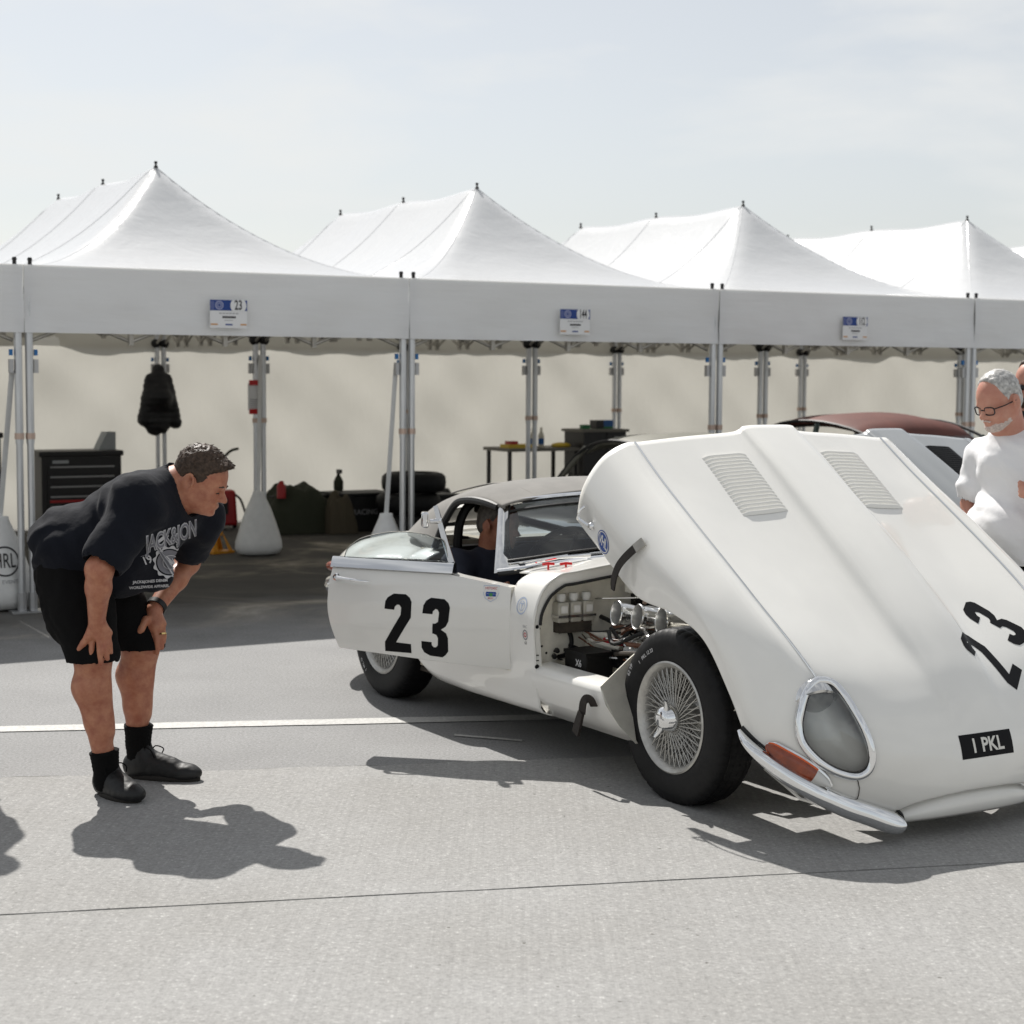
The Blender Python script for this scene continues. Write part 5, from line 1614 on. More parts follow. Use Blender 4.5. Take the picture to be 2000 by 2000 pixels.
def head(F, C, f, l, u, s=1.0, ears=True, neck_to=None, neck_r=0.062):
    # skin of a head on axes forward f, left l, up u, cranium centre C
    def P(a, b, c): return C + f * (a * s) + l * (b * s) + u * (c * s)
    Rm = rows(f, l, u)
    F.ell(P(0, 0, 0), (.096 * s, .076 * s, .092 * s), Rm, .01)
    F.ell(P(.028, 0, -.018), (.070 * s, .066 * s, .076 * s), Rm, .02)
    F.ell(P(.042, 0, -.064), (.056 * s, .057 * s, .066 * s), Rm, .02)
    for b in (-1, 1):
        F.cap(P(-.012, .052 * b, -.082), P(.062, .022 * b, -.124), .025 * s, .020 * s, .02)
        F.ell(P(.060, .038 * b, -.068), (.026 * s, .024 * s, .024 * s), Rm, .02)
    F.ell(P(.080, 0, -.126), (.020 * s, .022 * s, .018 * s), Rm, .014)
    F.cap(P(.089, -.030, -.024), P(.089, .030, -.024), .0125 * s, None, .012)
    F.cap(P(.093, 0, -.036), P(.117, 0, -.066), .0085 * s, .0125 * s, .008)
    for b in (-1, 1):
        F.ell(P(.104, .012 * b, -.071), (.011 * s, .008 * s, .008 * s), Rm, .006)
        F.ell(P(.102, .031 * b, -.043), (.014 * s, .017 * s, .010 * s), Rm, .008, sub=True)
        F.ell(P(.081, .031 * b, -.044), (.013 * s, .014 * s, .012 * s), Rm, .003)
    F.cap(P(.096, -.017, -.096), P(.096, .017, -.096), .0065 * s, None, .005)
    F.cap(P(.094, -.015, -.106), P(.094, .015, -.106), .0065 * s, None, .004)
    F.cap(P(.106, -.016, -.101), P(.106, .016, -.101), .0025 * s, None, .002, sub=True)
    if ears:
        for b in (-1, 1):
            e = rows((f * .94 - l * (.30 * b)).normalized(), (l * b + f * .3).normalized(), u)
            F.ell(P(-.010, .080 * b, -.044), (.021 * s, .0115 * s, .035 * s), e, .004)
            ring = [P(-.012 + .020 * math.cos(t), (.087 + .006 * math.cos(t)) * b, -.040 + .031 * math.sin(t)) for t in [R(q) for q in range(-20, 250, 30)]]
            for i in range(len(ring) - 1): F.cap(ring[i], ring[i + 1], .0060 * s, None, .002)
            F.ell(P(-.006, .092 * b, -.042), (.010 * s, .009 * s, .018 * s), e, .003, sub=True)
    if neck_to is not None:
        F.cap(P(-.022, 0, -.075), neck_to, neck_r * s, neck_r * 1.12 * s, .03)
        F.cap(P(.02, 0, -.10), Vector(neck_to).lerp(P(.02, 0, -.10), .35), .045 * s, .055 * s, .03)

def tufts(name, V, Ns, m, parent, n, L, comb, seed, w=0.0022):
    rr = random.Random(seed); mb = MB()
    for _ in range(n):
        i = rr.randrange(len(V)); p = Vector(V[i]); nn = Vector(Ns[i])
        cv = Vector(comb) + Vector((rr.gauss(0, .25), rr.gauss(0, .25), rr.gauss(0, .25))); cv = cv - nn * cv.dot(nn)
        d = (nn * 0.22 + cv.normalized() * (1 if cv.length > .01 else 0)).normalized()
        t = d.orthogonal().normalized(); t.rotate(Matrix.Rotation(rr.uniform(0, 6.3), 3, d))
        l_ = L * rr.uniform(.5, 1.2)
        q = p - nn * .004
        mb.add([q - t * w, q + t * w, q + d * l_ * .6 + t * w * .7, q + d * l_ + nn * .002], [(0, 1, 2), (0, 2, 3)])
    return mb.build(name, m, parent, smooth=0, recalc=False, merge=0)
def verts_normals(o):
    me = o.data
    return [v.co.copy() for v in me.vertices], [v.normal.copy() for v in me.vertices]
def finger(F, pts, r0, r1, k=.006):
    n = len(pts) - 1
    for i in range(n):
        ra = r0 + (r1 - r0) * i / n; rb = r0 + (r1 - r0) * (i + 1) / n
        F.cap(pts[i], pts[i + 1], ra, rb, k)
def shoe(parent, heel, toe, hgt, nm='shoe', mname='black_shoe', w=.050, laces=True):
    heel = Vector(heel); toe = Vector(toe); d = (toe - heel).normalized(); sd = Vector((-d.y, d.x, 0)); L = (toe - heel).length
    H = heel
    F = Field(np.array(heel.lerp(toe, .5)) - [.24, .24, .03], np.array(heel.lerp(toe, .5)) + [.24, .24, .19], .0055)
    P = lambda a, b, c: H + d * a + sd * b + Vector((0, 0, c))
    Rm = rows(d, sd, (0, 0, 1))
    F.ell(P(L * .14, 0, .055), (.058, .043, .056), Rm, .01)
    F.ell(P(L * .42, 0, .048), (.095, w * .94, .050), Rm, .02)
    F.ell(P(L * .76, 0, .036), (.085, w * 1.04, .040), Rm, .03)
    F.cap(P(L * .22, 0, .06), P(L * .22 - .006, 0, hgt), .046, .043, .025)
    F.cap(P(L * .30, 0, .085), P(L * .62, 0, .060), .036, .030, .025)
    F.cap(P(L * .22, 0, hgt - .015), P(L * .22, 0, hgt + .05), .034, .034, .004, sub=True)
    F.cut((0, 0, .016), (0, 0, -1), .003)
    up = F.build(nm, mname, parent, 2, lambda p, n: .0012 * mnoise.noise(p * 60))
    mb = MB(); G = []
    out = []
    for k in range(40):
        t = 2 * math.pi * k / 40
        a = math.cos(t); b = math.sin(t)
        xx = L * .5 + (L * .5 + .006) * a
        wd = w * (0.94 + .14 * a) * (1 if a > -.6 else .96)
        out.append((xx, wd * b * (abs(math.cos(t * 1)) ** .0)))
    G = [[P(x * 1.0, y * .96, .002) for x, y in out], [P(x, y * 1.03, .008) for x, y in out], [P(x, y * 1.03, .022) for x, y in out], [P(x, y * .9, .028) for x, y in out]]
    mb.grid(G, cv=True); mb.f.append(tuple(range(40)))
    mb.build('sole', 'shoe_sole', up, smooth=50)
    if laces:
        lb = MB()
        for q in range(4):
            a = L * (.36 + .075 * q); z = .098 - .013 * q
            lb.tube([P(a, -.030, z - .012), P(a + .006, 0, z + .006), P(a, .030, z - .012)], .0028, 5)
        lb.tube(cat([P(L * .34, 0, .112), P(L * .30, -.03, .135), P(L * .40, -.045, .128), P(L * .46, -.05, .10)], 4), .0026, 5)
        lb.tube(cat([P(L * .34, 0, .112), P(L * .36, .03, .130), P(L * .45, .045, .118), P(L * .42, .05, .095)], 4), .0026, 5)
        lb.build('laces', 'black_sock', up)
    return up

# ------------------------------------------------------------------ man bending forward, hands on knees
def bending_man():
    root = empty('person', (0, 0, 0))
    tag(root, 'man in navy printed T-shirt and black shorts bending forward, hands on his knees', 'person')
    A = at
    rAnk, lAnk = A(206, 1490, 6.37), A(270, 1450, 6.67)
    rKn, lKn = A(181, 1278, 6.34), A(274, 1262, 6.64)
    rHip, lHip = A(136, 1085, 6.42), A(160, 1082, 6.62)
    rSh, lSh = A(268, 985, 6.31), A(388, 1012, 6.70)
    rEl, lEl = A(194, 1112, 6.17), A(366, 1098, 6.84)
    rWr, lWr = A(189, 1212, 6.24), A(300, 1192, 6.62)
    neck = A(345, 955, 6.50)
    C = A(395, 922, 6.49)
    a = R(22)
    f = Vector((math.cos(a) * math.cos(R(-8)), math.cos(a) * math.sin(R(-8)), -math.sin(a)))
    f, l, u = frame(f)
    F = Field((-1.95, 6.02, .05), (-.98, 7.02, 1.50), .0052)
    head(F, C, f, l, u, 1.02, True, neck, .068)
    F.cap(A(372, 960, 6.49), A(335, 955, 6.50), .066, .075, .03); F.ell(A(392, 976, 6.49), (.045, .050, .035), None, .03)
    F.cap(neck, A(300, 985, 6.50), .075, .10, .04)                       # upper trunk under the shirt
    F.cap(A(300, 985, 6.50), A(150, 1080, 6.52), .12, .12, .05)
    # arms
    for sh, el, wr in ((rSh, rEl, rWr), (lSh, lEl, lWr)):
        F.cap(sh, el, .056, .045, .03)
        m = el.lerp(wr, .35)
        F.cap(el, m, .046, .046, .02); F.cap(m, wr, .045, .031, .02)
        F.ell(el, (.047, .047, .047), None, .02)
    # right hand spread over the knee
    def hand(wr, kn, th, tips, mid, palmr):
        pc = wr.lerp(kn, .55)
        F.cap(wr, kn, .032, .036, .012)
        for q in (-1, -.33, .33, 1): pass
        for (k0, k1, tip, r) in tips:
            finger(F, [k0, k0.lerp(k1, .5), k1, tip], r, r * .82)
        finger(F, th, .0125, .0095)
    # R: knuckles row
    kx = [A(181, 1240, 6.262), A(193, 1243, 6.252), A(203, 1241, 6.256), A(211, 1236, 6.268)]
    mx_ = [A(179, 1268, 6.258), A(195, 1272, 6.248), A(206, 1266, 6.252), A(215, 1258, 6.264)]
    tx = [A(176, 1292, 6.262), A(197, 1297, 6.255), A(210, 1287, 6.262), A(217, 1275, 6.272)]
    for i in range(4): F.cap(rWr.lerp(kx[i], .25), kx[i], .021, .0175, .014)
    for i, r_ in enumerate((.0125, .0128, .0118, .0105)):
        finger(F, [kx[i], mx_[i], tx[i]], r_, r_ * .78, .004)
    finger(F, [A(182, 1218, 6.25), A(172, 1243, 6.245), A(163, 1256, 6.250), A(154, 1268, 6.258)], .0165, .0105)
    # L
    kx = [A(294, 1225, 6.600), A(303, 1226, 6.592), A(311, 1224, 6.600), A(317, 1218, 6.612)]
    mx_ = [A(296, 1250, 6.594), A(307, 1253, 6.586), A(315, 1248, 6.592), A(321, 1240, 6.604)]
    tx = [A(292, 1268, 6.598), A(307, 1276, 6.592), A(317, 1266, 6.598), A(321, 1254, 6.610)]
    for i in range(4): F.cap(lWr.lerp(kx[i], .25), kx[i], .021, .0175, .014)
    for i, r_ in enumerate((.0122, .0125, .0115, .0102)):
        finger(F, [kx[i], mx_[i], tx[i]], r_, r_ * .78, .004)
    finger(F, [A(285, 1210, 6.58), A(276, 1228, 6.565), A(268, 1238, 6.570), A(261, 1249, 6.578)], .0165, .0105)
    # thighs (inside the shorts) and lower legs
    for hip, kn, an, sgn in ((rHip, rKn, rAnk, -1), (lHip, lKn, lAnk, 1)):
        F.cap(hip, kn, .085, .066, .02)
        F.ell(kn, (.064, .062, .068), None, .025)
        back = Vector((-.035, 0, 0)); m1 = kn.lerp(an, .30) + back * .75; m2 = kn.lerp(an, .62) + back * .35
        F.cap(kn, m1, .058, .061, .03); F.cap(m1, m2, .061, .047, .03); F.cap(m2, an, .047, .039, .02)
        F.cap(kn + Vector((.03, 0, -.03)), kn.lerp(an, .7) + Vector((.018, 0, 0)), .032, .030, .03)
    body = F.build('body', 'skin_ruddy', root, 2)
    # hair
    H = Field(np.array(C) - .17, np.array(C) + .17, .0045)
    Rm = rows(f, l, u)
    def P(p, q, r): return C + f * p + l * q + u * r
    H.ell(P(-.004, 0, .010), (.1035, .0835, .0965), Rm, .01)
    H.cap(P(.078, -.035, .046), P(.078, .035, .046), .026, None, .02)
    H.cut(A(456, 914, 6.49) , (A(456, 914, 6.49) - A(330, 868, 6.49)).cross(Vector((0, 1, 0))) * 0 + Vector((.32, 0, -1)), .006)
    H.cut(A(415, 925, 6.49), Vector((.95, 0, -.42)), .006) if False else None
    hair = H.build('hair', 'hair_dark', root, 2, lambda p, n: .004 * mnoise.noise(p * 55) + .003 * mnoise.noise(p * 120))
    V, N = verts_normals(hair)
    tufts('hair_strands', V, N, 'hair_dark', hair, 5000, .014, f * .9 + u * .15, 5)
    # short clipped hair at the nape and sides
    H = Field(np.array(C) - .17, np.array(C) + .17, .0045)
    H.ell(P(-.006, 0, -.004), (.1025, .0825, .098), Rm, .01)
    H.ell(P(-.040, 0, -.050), (.066, .066, .055), Rm, .02)
    H.cut(P(.052, 0, 0), f + u * .1, .004)
    H.cut(A(395, 942, 6.49), Vector((-.05, 0, -1)), .004)
    for b in (-1, 1):
        H.ell(P(-.010, .082 * b, -.050), (.028, .03, .040), Rm, .003, sub=True)
    H.build('hair_sides', 'hair_dark', root, 2, lambda p, n: .0016 * mnoise.noise(p * 130))
    for b in (-1, 1):
        MB().tube([P(.1030, .012 * b, -.020), P(.1035, .026 * b, -.017), P(.094, .044 * b, -.021)], [.003, .004, .0025], 6).build('eyebrow', 'hair_dark', root)
        MB().tube([P(.0945, .020 * b, -.046), P(.0975, .031 * b, -.045), P(.092, .043 * b, -.047)], [.0016, .0026, .0016], 6).build('eye', 'eye_dark', root)
    # T-shirt
    S = Field((-2.02, 6.02, .72), (-.98, 7.06, 1.42), .0065)
    chest = A(318, 990, 6.50); belly = A(228, 1060, 6.51); pel = A(140, 1085, 6.52)
    ax = (chest - pel).normalized(); sd = Vector((.17, .45, 0)).normalized(); sd = (sd - ax * sd.dot(ax)).normalized(); dn = ax.cross(sd)
    RT = rows(ax, sd, dn)
    S.ell(A(296, 1003, 6.50), (.155, .215, .155), RT, .02)
    S.ell(A(262, 1020, 6.50), (.20, .225, .175), RT, .05)
    S.ell(belly, (.20, .215, .195), RT, .05)
    S.ell(A(170, 1080, 6.52), (.17, .235, .185), RT, .05)
    S.ell(A(130, 1078, 6.52), (.105, .215, .15), RT, .05)
    S.cap(A(262, 1100, 6.51), A(300, 1120, 6.53), .13, .075, .06)       # hanging front
    S.cap(chest, A(340, 950, 6.50), .13, .088, .04)                      # to the collar
    S.cap(A(292, 968, 6.42), rSh, .092, .105, .04); S.cap(A(345, 985, 6.58), lSh, .10, .10, .04)
    S.cap(rSh, rSh.lerp(rEl, .80), .098, .088, .03)
    S.cap(lSh, lSh.lerp(lEl, .62), .095, .083, .03)
    dR = (rEl - rSh).normalized(); S_cut = rSh.lerp(rEl, .84)
    # open sleeve ends and hem
    S.cap(rSh.lerp(rEl, .80), rEl + dR * .1, .070, .075, .004, sub=True)
    dL = (lEl - lSh).normalized()
    S.cap(lSh.lerp(lEl, .64), lEl + dL * .1, .066, .070, .004, sub=True)
    S.cap(C - u * .04, A(378, 962, 6.49), .088, .084, .006, sub=True)   # neck opening
    S.cap(A(378, 962, 6.49), A(352, 940, 6.49), .084, .074, .006, sub=True)
    S.ell(A(425, 962, 6.47), (.09, .10, .065), None, .006, sub=True)
    S.ell(A(388, 948, 6.38), (.080, .17, .075), None, .01, sub=True)
    def folds(p, n):
        q = Vector((p.x * 7 - p.z * 5, p.y * 4, (p.z + p.x * .8) * 4))
        d = .012 * mnoise.noise(q) + .007 * mnoise.noise(Vector((p.x * 22 + p.z * 12, p.y * 9, p.z * 7)))
        w = max(0, 1 - (p - A(95, 1060, 6.5)).length / .25)
        d += .016 * w * math.sin((p.x * .6 - p.z) * 60 + 4 * mnoise.noise(p * 9))
        w2 = max(0, 1 - (p - A(240, 1010, 6.35)).length / .20)
        d += .010 * w2 * math.sin((p.x * .9 + p.z * .5) * 75 + 5 * mnoise.noise(p * 8))
        return d * 1.1
    shirt = S.build('t_shirt', 'navy_shirt', root, 2, folds)
    # shirt print
    bv = bvh_of(shirt)
    tl = A(292, 1062, 6.3); tr = A(388, 1030, 6.42); bt = A(305, 1120, 6.32)
    nrm = (Vector((0, 0, CAM_H)) - A(330, 1080, 6.3)).normalized()
    
    def pr(nm, VF, px, m, off, ux, uy):
        decal(nm, VF, A(px[0], px[1], 6.28), ux, uy, m, shirt, bv, off, 0.7)
    e1 = (A(388, 1030, 6.3) - A(292, 1064, 6.3)); e1 = (e1 - nrm * e1.dot(nrm)).normalized()
    e2 = nrm.cross(e1)
    e2s = (e2 + e1 * .32).normalized()
    W = text_mesh('JACK&JON', .080, .55, .0040, .012, .93); Wg = text_mesh('JACK&JON', .080, .55, .0002, .012, .93)
    pr('print_outline', W, (335, 1047), 'print_white', .003, e1, e2s)
    pr('print_fill', Wg, (335, 1047), 'print_grey', .0056, e1, e2s)
    cxy = (331, 1098)
    lob = [(.060 * (1 + .07 * math.cos(12 * t)) * math.cos(t), .060 * (1 + .07 * math.cos(12 * t)) * math.sin(t)) for t in [2 * math.pi * k / 96 for k in range(96)]]
    seal = ([(.052 * math.cos(2 * math.pi * k / 96), .052 * math.sin(2 * math.pi * k / 96), 0) for k in range(96)] + [(x, y, 0) for x, y in lob], [(k, (k + 1) % 96, 96 + (k + 1) % 96, 96 + k) for k in range(96)])
    pr('print_seal', seal, cxy, 'print_white', .003, e1, e2)
    pr('print_seal', flat_mesh([disc2d(.047, 40)], .012), cxy, 'print_grey', .003, e1, e2)
    pr('print_seal', ring2d(.026, .029, 36), cxy, 'print_white', .0055, e1, e2)
    pr('print_letters', text_mesh('J&J', .030, .8, .001, .012), cxy, 'print_white', .0060, e1, e2)
    pr('print_date', text_mesh('19', .042, .85, .001, .02), (286, 1094), 'print_white', .003, e1, e2)
    pr('print_rule', flat_mesh([[(-.022, 0), (.010, 0), (.010, .0018), (-.022, .0018)]], .03), (285, 1083), 'print_grey', .003, e1, e2)
    pass
    e3 = (e1 * .97 - e2 * .30).normalized(); e4 = nrm.cross(e3)
    pr('print_caption', text_mesh('JACK&JONES DENIM', .0140, 1.0, .0005, .02), (292, 1136), 'print_white', .003, e3, e4)
    pr('print_caption', text_mesh('WORLDWIDE APPAREL', .0140, 1.0, .0005, .02), (290, 1147), 'print_white', .003, e3, e4)
    # shorts
    K = Field((-2.0, 6.06, .52), (-1.22, 6.95, 1.16), .0065)
    K.ell(A(150, 1112, 6.52), (.155, .18, .16), None, .03)
    for hip, kn in ((rHip, rKn), (lHip, lKn)):
        K.cap(hip.lerp(kn, .12), hip.lerp(kn, .55), .112, .114, .05)
        K.cap(hip.lerp(kn, .5), kn + (kn - hip) * .02, .116, .094, .04)
    K.cap(A(122, 1150, 6.44), A(130, 1215, 6.42), .085, .075, .06)
    dRk = (rKn - rHip).normalized(); dLk = (lKn - lHip).normalized()
    K.cap(rHip.lerp(rKn, .90), rKn + dRk * .12, .076, .082, .006, sub=True)
    K.cap(lHip.lerp(lKn, .90), lKn + dLk * .12, .074, .080, .006, sub=True)
    shorts = K.build('shorts', 'black_shorts', root, 2, lambda p, n: .010 * mnoise.noise(Vector((p.x * 10, p.y * 8, p.z * 4))) + .005 * mnoise.noise(p * 24))
    # socks
    for an, kn, top in ((rAnk, rKn, .050), (lAnk, lKn, .075)):
        Q = Field(np.array(an) - [.12, .12, .14], np.array(an) + [.12, .12, .24], .006)
        dv = (kn - an).normalized()
        Q.cap(an - Vector((0, 0, .07)), an, .046, .0445, .01); Q.cap(an, an + dv * (top + .02), .0465, .062, .02)
        Q.cut(an + dv * top, dv, .003)
        Q.build('sock', 'black_sock', root, 2, lambda p, n: .0015 * math.sin(p.z * 420) * .5 + .001 * mnoise.noise(p * 70))
    shoe(root, A(196, 1552, 6.42).to_2d().to_3d(), A(268, 1566, 6.27).to_2d().to_3d(), .125)
    shoe(root, A(248, 1520, 6.68).to_2d().to_3d(), A(388, 1520, 6.62).to_2d().to_3d(), .135)
    # wrist band and ring
    dW = (lWr - lEl).normalized(); wc = lWr - dW * .025
    aa = dW.orthogonal().normalized(); bb = dW.cross(aa)
    G = [[wc + dW * h + (aa * math.cos(t) + bb * math.sin(t)) * r for t in [2 * math.pi * k / 24 for k in range(24)]] for h, r in ((-.011, .037), (-.010, .0405), (.010, .0395), (.011, .036))]
    MB().grid(G, cv=True).build('wrist_band', 'black_plastic', root)
    rp = A(318, 1238, 6.588)
    MB().lathe([(.0125, -.003), (.0142, -.003), (.0142, .003), (.0125, .003)], rp, (A(319, 1250, 6.594) - A(317, 1228, 6.605)), 20).build('ring', 'gold', root)
    return root
bending_man()
# ------------------------------------------------------------------ other people
mat('stubble', (0.60, 0.50, 0.45), 0.7, var=0.3, vscale=120, bump=0.5, bscale=200, bdist=0.002)
def white_shirt_man():
    A = at
    root = empty('person', (0, 0, 0))
    tag(root, 'grey-haired bearded man in glasses and white T-shirt behind the bonnet', 'person')
    C = A(1949, 768, 7.30)
    f = Vector((-.83, -.44, -.36)); f, l, u = frame(f)
    neck = A(1972, 850, 7.38)
    rSh, rEl, rWr = A(1922, 890, 7.52), A(1896, 985, 7.55), A(1906, 1060, 7.45)
    lSh, lEl, lWr = A(2050, 895, 7.22), A(2075, 985, 7.14), A(2030, 974, 7.06)
    hipc = A(1978, 1130, 7.40); hipc.z = .90
    F = Field((1.70, 6.85, .02), (2.62, 7.85, 1.78), .0075)
    head(F, C, f, l, u, 1.0, True, neck, .062)
    for sh, el, wr in ((rSh, rEl, rWr), (lSh, lEl, lWr)):
        F.cap(sh, el, .050, .042, .03); F.cap(el, el.lerp(wr, .4), .043, .042, .02); F.cap(el.lerp(wr, .4), wr, .042, .030, .02)
    # hands
    hd = (rWr - rEl).normalized()
    F.cap(rWr, rWr + hd * .07, .030, .034, .015)
    for q, o_ in enumerate((-.028, -.010, .010, .028)):
        b_ = rWr + hd * .075 + l * o_
        finger(F, [b_, b_ + hd * .04, b_ + hd * .065 + f * .015], .0095, .008)
    finger(F, [rWr + l * .03 + hd * .02, rWr + l * .05 + hd * .06, rWr + l * .045 + hd * .085], .0115, .009)
    hd = Vector((-.75, -.30, .45)).normalized(); s_ = Vector((0, .3, 1)).normalized()
    F.cap(lWr, lWr + hd * .06, .030, .034, .015)
    for q, o_ in enumerate((-.028, -.010, .010, .028)):
        b_ = lWr + hd * .07 + s_ * o_
        finger(F, [b_, b_ + hd * .035 + Vector((0, .02, -.01)), b_ + hd * .045 + Vector((.02, .05, -.02))], .0095, .008)
    finger(F, [lWr + s_ * .03 + hd * .02, lWr + s_ * .055 + hd * .045, lWr + s_ * .06 + hd * .07], .0115, .009)
    F.cap(neck, A(1972, 930, 7.38), .07, .10, .04); F.cap(A(1972, 930, 7.38), hipc, .10, .10, .04)
    F.build('body', 'skin_pale', root, 2)
    P = lambda p, q, r: C + f * p + l * q + u * r
    Rm = rows(f, l, u)
    H = Field(np.array(C) - .17, np.array(C) + .17, .005)
    H.ell(P(-.004, 0, .006), (.1005, .0800, .0955), Rm, .01)
    H.ell(P(-.040, 0, -.045), (.064, .068, .058), Rm, .02)
    H.cut(P(.085, 0, .040), f * .72 - u * .69, .006)
    H.cut(P(.036, 0, .0), f * .97 - u * .25, .006)
    H.cut(P(-.02, 0, -.085), -u, .004)
    for b in (-1, 1): H.ell(P(-.008, .080 * b, -.048), (.030, .03, .040), Rm, .003, sub=True)
    hair = H.build('hair', 'hair_grey', root, 2, lambda p, n: .003 * mnoise.noise(p * 60))
    V, N = verts_normals(hair); tufts('hair_strands', V, N, 'hair_grey', hair, 1800, .010, f * .3 - u * .4, 9)
    B = Field(np.array(C) - .2, np.array(C) + .2, .005)
    B.ell(P(.076, 0, -.124), (.0275, .033, .0235), Rm, .01)
    for b in (-1, 1): B.cap(P(.020, .044 * b, -.105), P(.062, .027 * b, -.122), .0215, .0225, .015)
    B.ell(P(.094, 0, -.092), (.010, .026, .008), Rm, .006)
    B.ell(P(.104, 0, -.102), (.012, .022, .009), Rm, .004, sub=True)
    B.build('beard', 'stubble', root, 2, lambda p, n: .0030 * mnoise.noise(p * 110))
    # glasses
    G = MB()
    for b in (-1, 1):
        c = P(.1015, .033 * b, -.043)
        loop = []
        for k in range(20):
            t = 2 * math.pi * k / 20
            loop.append(c + l * (.024 * b * (abs(math.cos(t)) ** .6) * (1 if math.cos(t) > 0 else -1)) + u * (.017 * (abs(math.sin(t)) ** .6) * (1 if math.sin(t) > 0 else -1)) - f * (.010 * (1 if math.cos(t) > 0 else 0) * abs(math.cos(t))))
        G.tube(loop, .0028, 6, closed=True)
        G.tube([c + l * .024 * b - f * .008 + u * .008, P(.05, .080 * b, -.034), P(-.01, .086 * b, -.032)], .0026, 6)
    G.tube([P(.1035, -.010, -.039), P(.108, 0, -.036), P(.1035, .010, -.039)], .0026, 6)
    gl = G.build('glasses', 'spectacle_black', root)
    S = Field((1.66, 6.80, .80), (2.66, 7.88, 1.52), .0075)
    ch = A(1980, 925, 7.38); be = A(1968, 1040, 7.34)
    fh = Vector((f.x, f.y, 0)).normalized(); lh = Vector((-fh.y, fh.x, 0))
    RT = rows(fh, lh, (0, 0, 1))
    S.ell(ch, (.135, .200, .17), RT, .03); S.ell(be, (.178, .195, .17), RT, .06)
    S.ell(A(1975, 1085, 7.37), (.160, .185, .12), RT, .05)
    S.cap(A(1972, 885, 7.38), neck - Vector((0, 0, .015)), .13, .080, .04)
    for sh, el in ((rSh, rEl), (lSh, lEl)):
        S.cap(A(1975, 880, 7.38), sh, .095, .080, .04)
        S.cap(sh, sh.lerp(el, .75), .080, .076, .03)
        d = (el - sh).normalized(); S.cap(sh.lerp(el, .70), el + d * .1, .060, .064, .004, sub=True)
    S.cap(C - u * .06, neck + Vector((0, 0, .0)), .060, .064, .006, sub=True)
    S.cut(A(1975, 1106, 7.37), (0, 0, -1), .004)
    def fd(p, n): return .010 * mnoise.noise(Vector((p.x * 8, p.y * 8, p.z * 5 + p.x * 6))) + .008 * mnoise.noise(Vector((p.x * 16 + p.z * 18, p.y * 12, p.z * 12))) + .006 * math.sin(p.z * 46 + p.x * 26 + 3 * mnoise.noise(p * 7)) * max(0, 1 - abs(p.z - 1.12) / .2)
    S.build('t_shirt', 'white_shirt', root, 2, fd)
    Tt = Field((1.70, 6.95, .02), (2.60, 7.85, 1.05), .009)
    Tt.ell(hipc, (.145, .18, .14), RT, .03)
    for b in (-1, 1):
        hp = hipc + lh * .095 * b; kn = Vector((hp.x, hp.y, .50)) + fh * .02 + lh * .02 * b; an = Vector((kn.x, kn.y, .09)) - fh * .03
        Tt.cap(hp, kn, .105, .078, .04); Tt.cap(kn, an, .076, .062, .03)
        shoe(root, Vector((an.x, an.y, 0)) - fh * .07, Vector((an.x, an.y, 0)) + fh * .20, .11, laces=False)
    Tt.build('trousers', 'black_shorts', root, 2, lambda p, n: .006 * mnoise.noise(p * 12))
white_shirt_man()

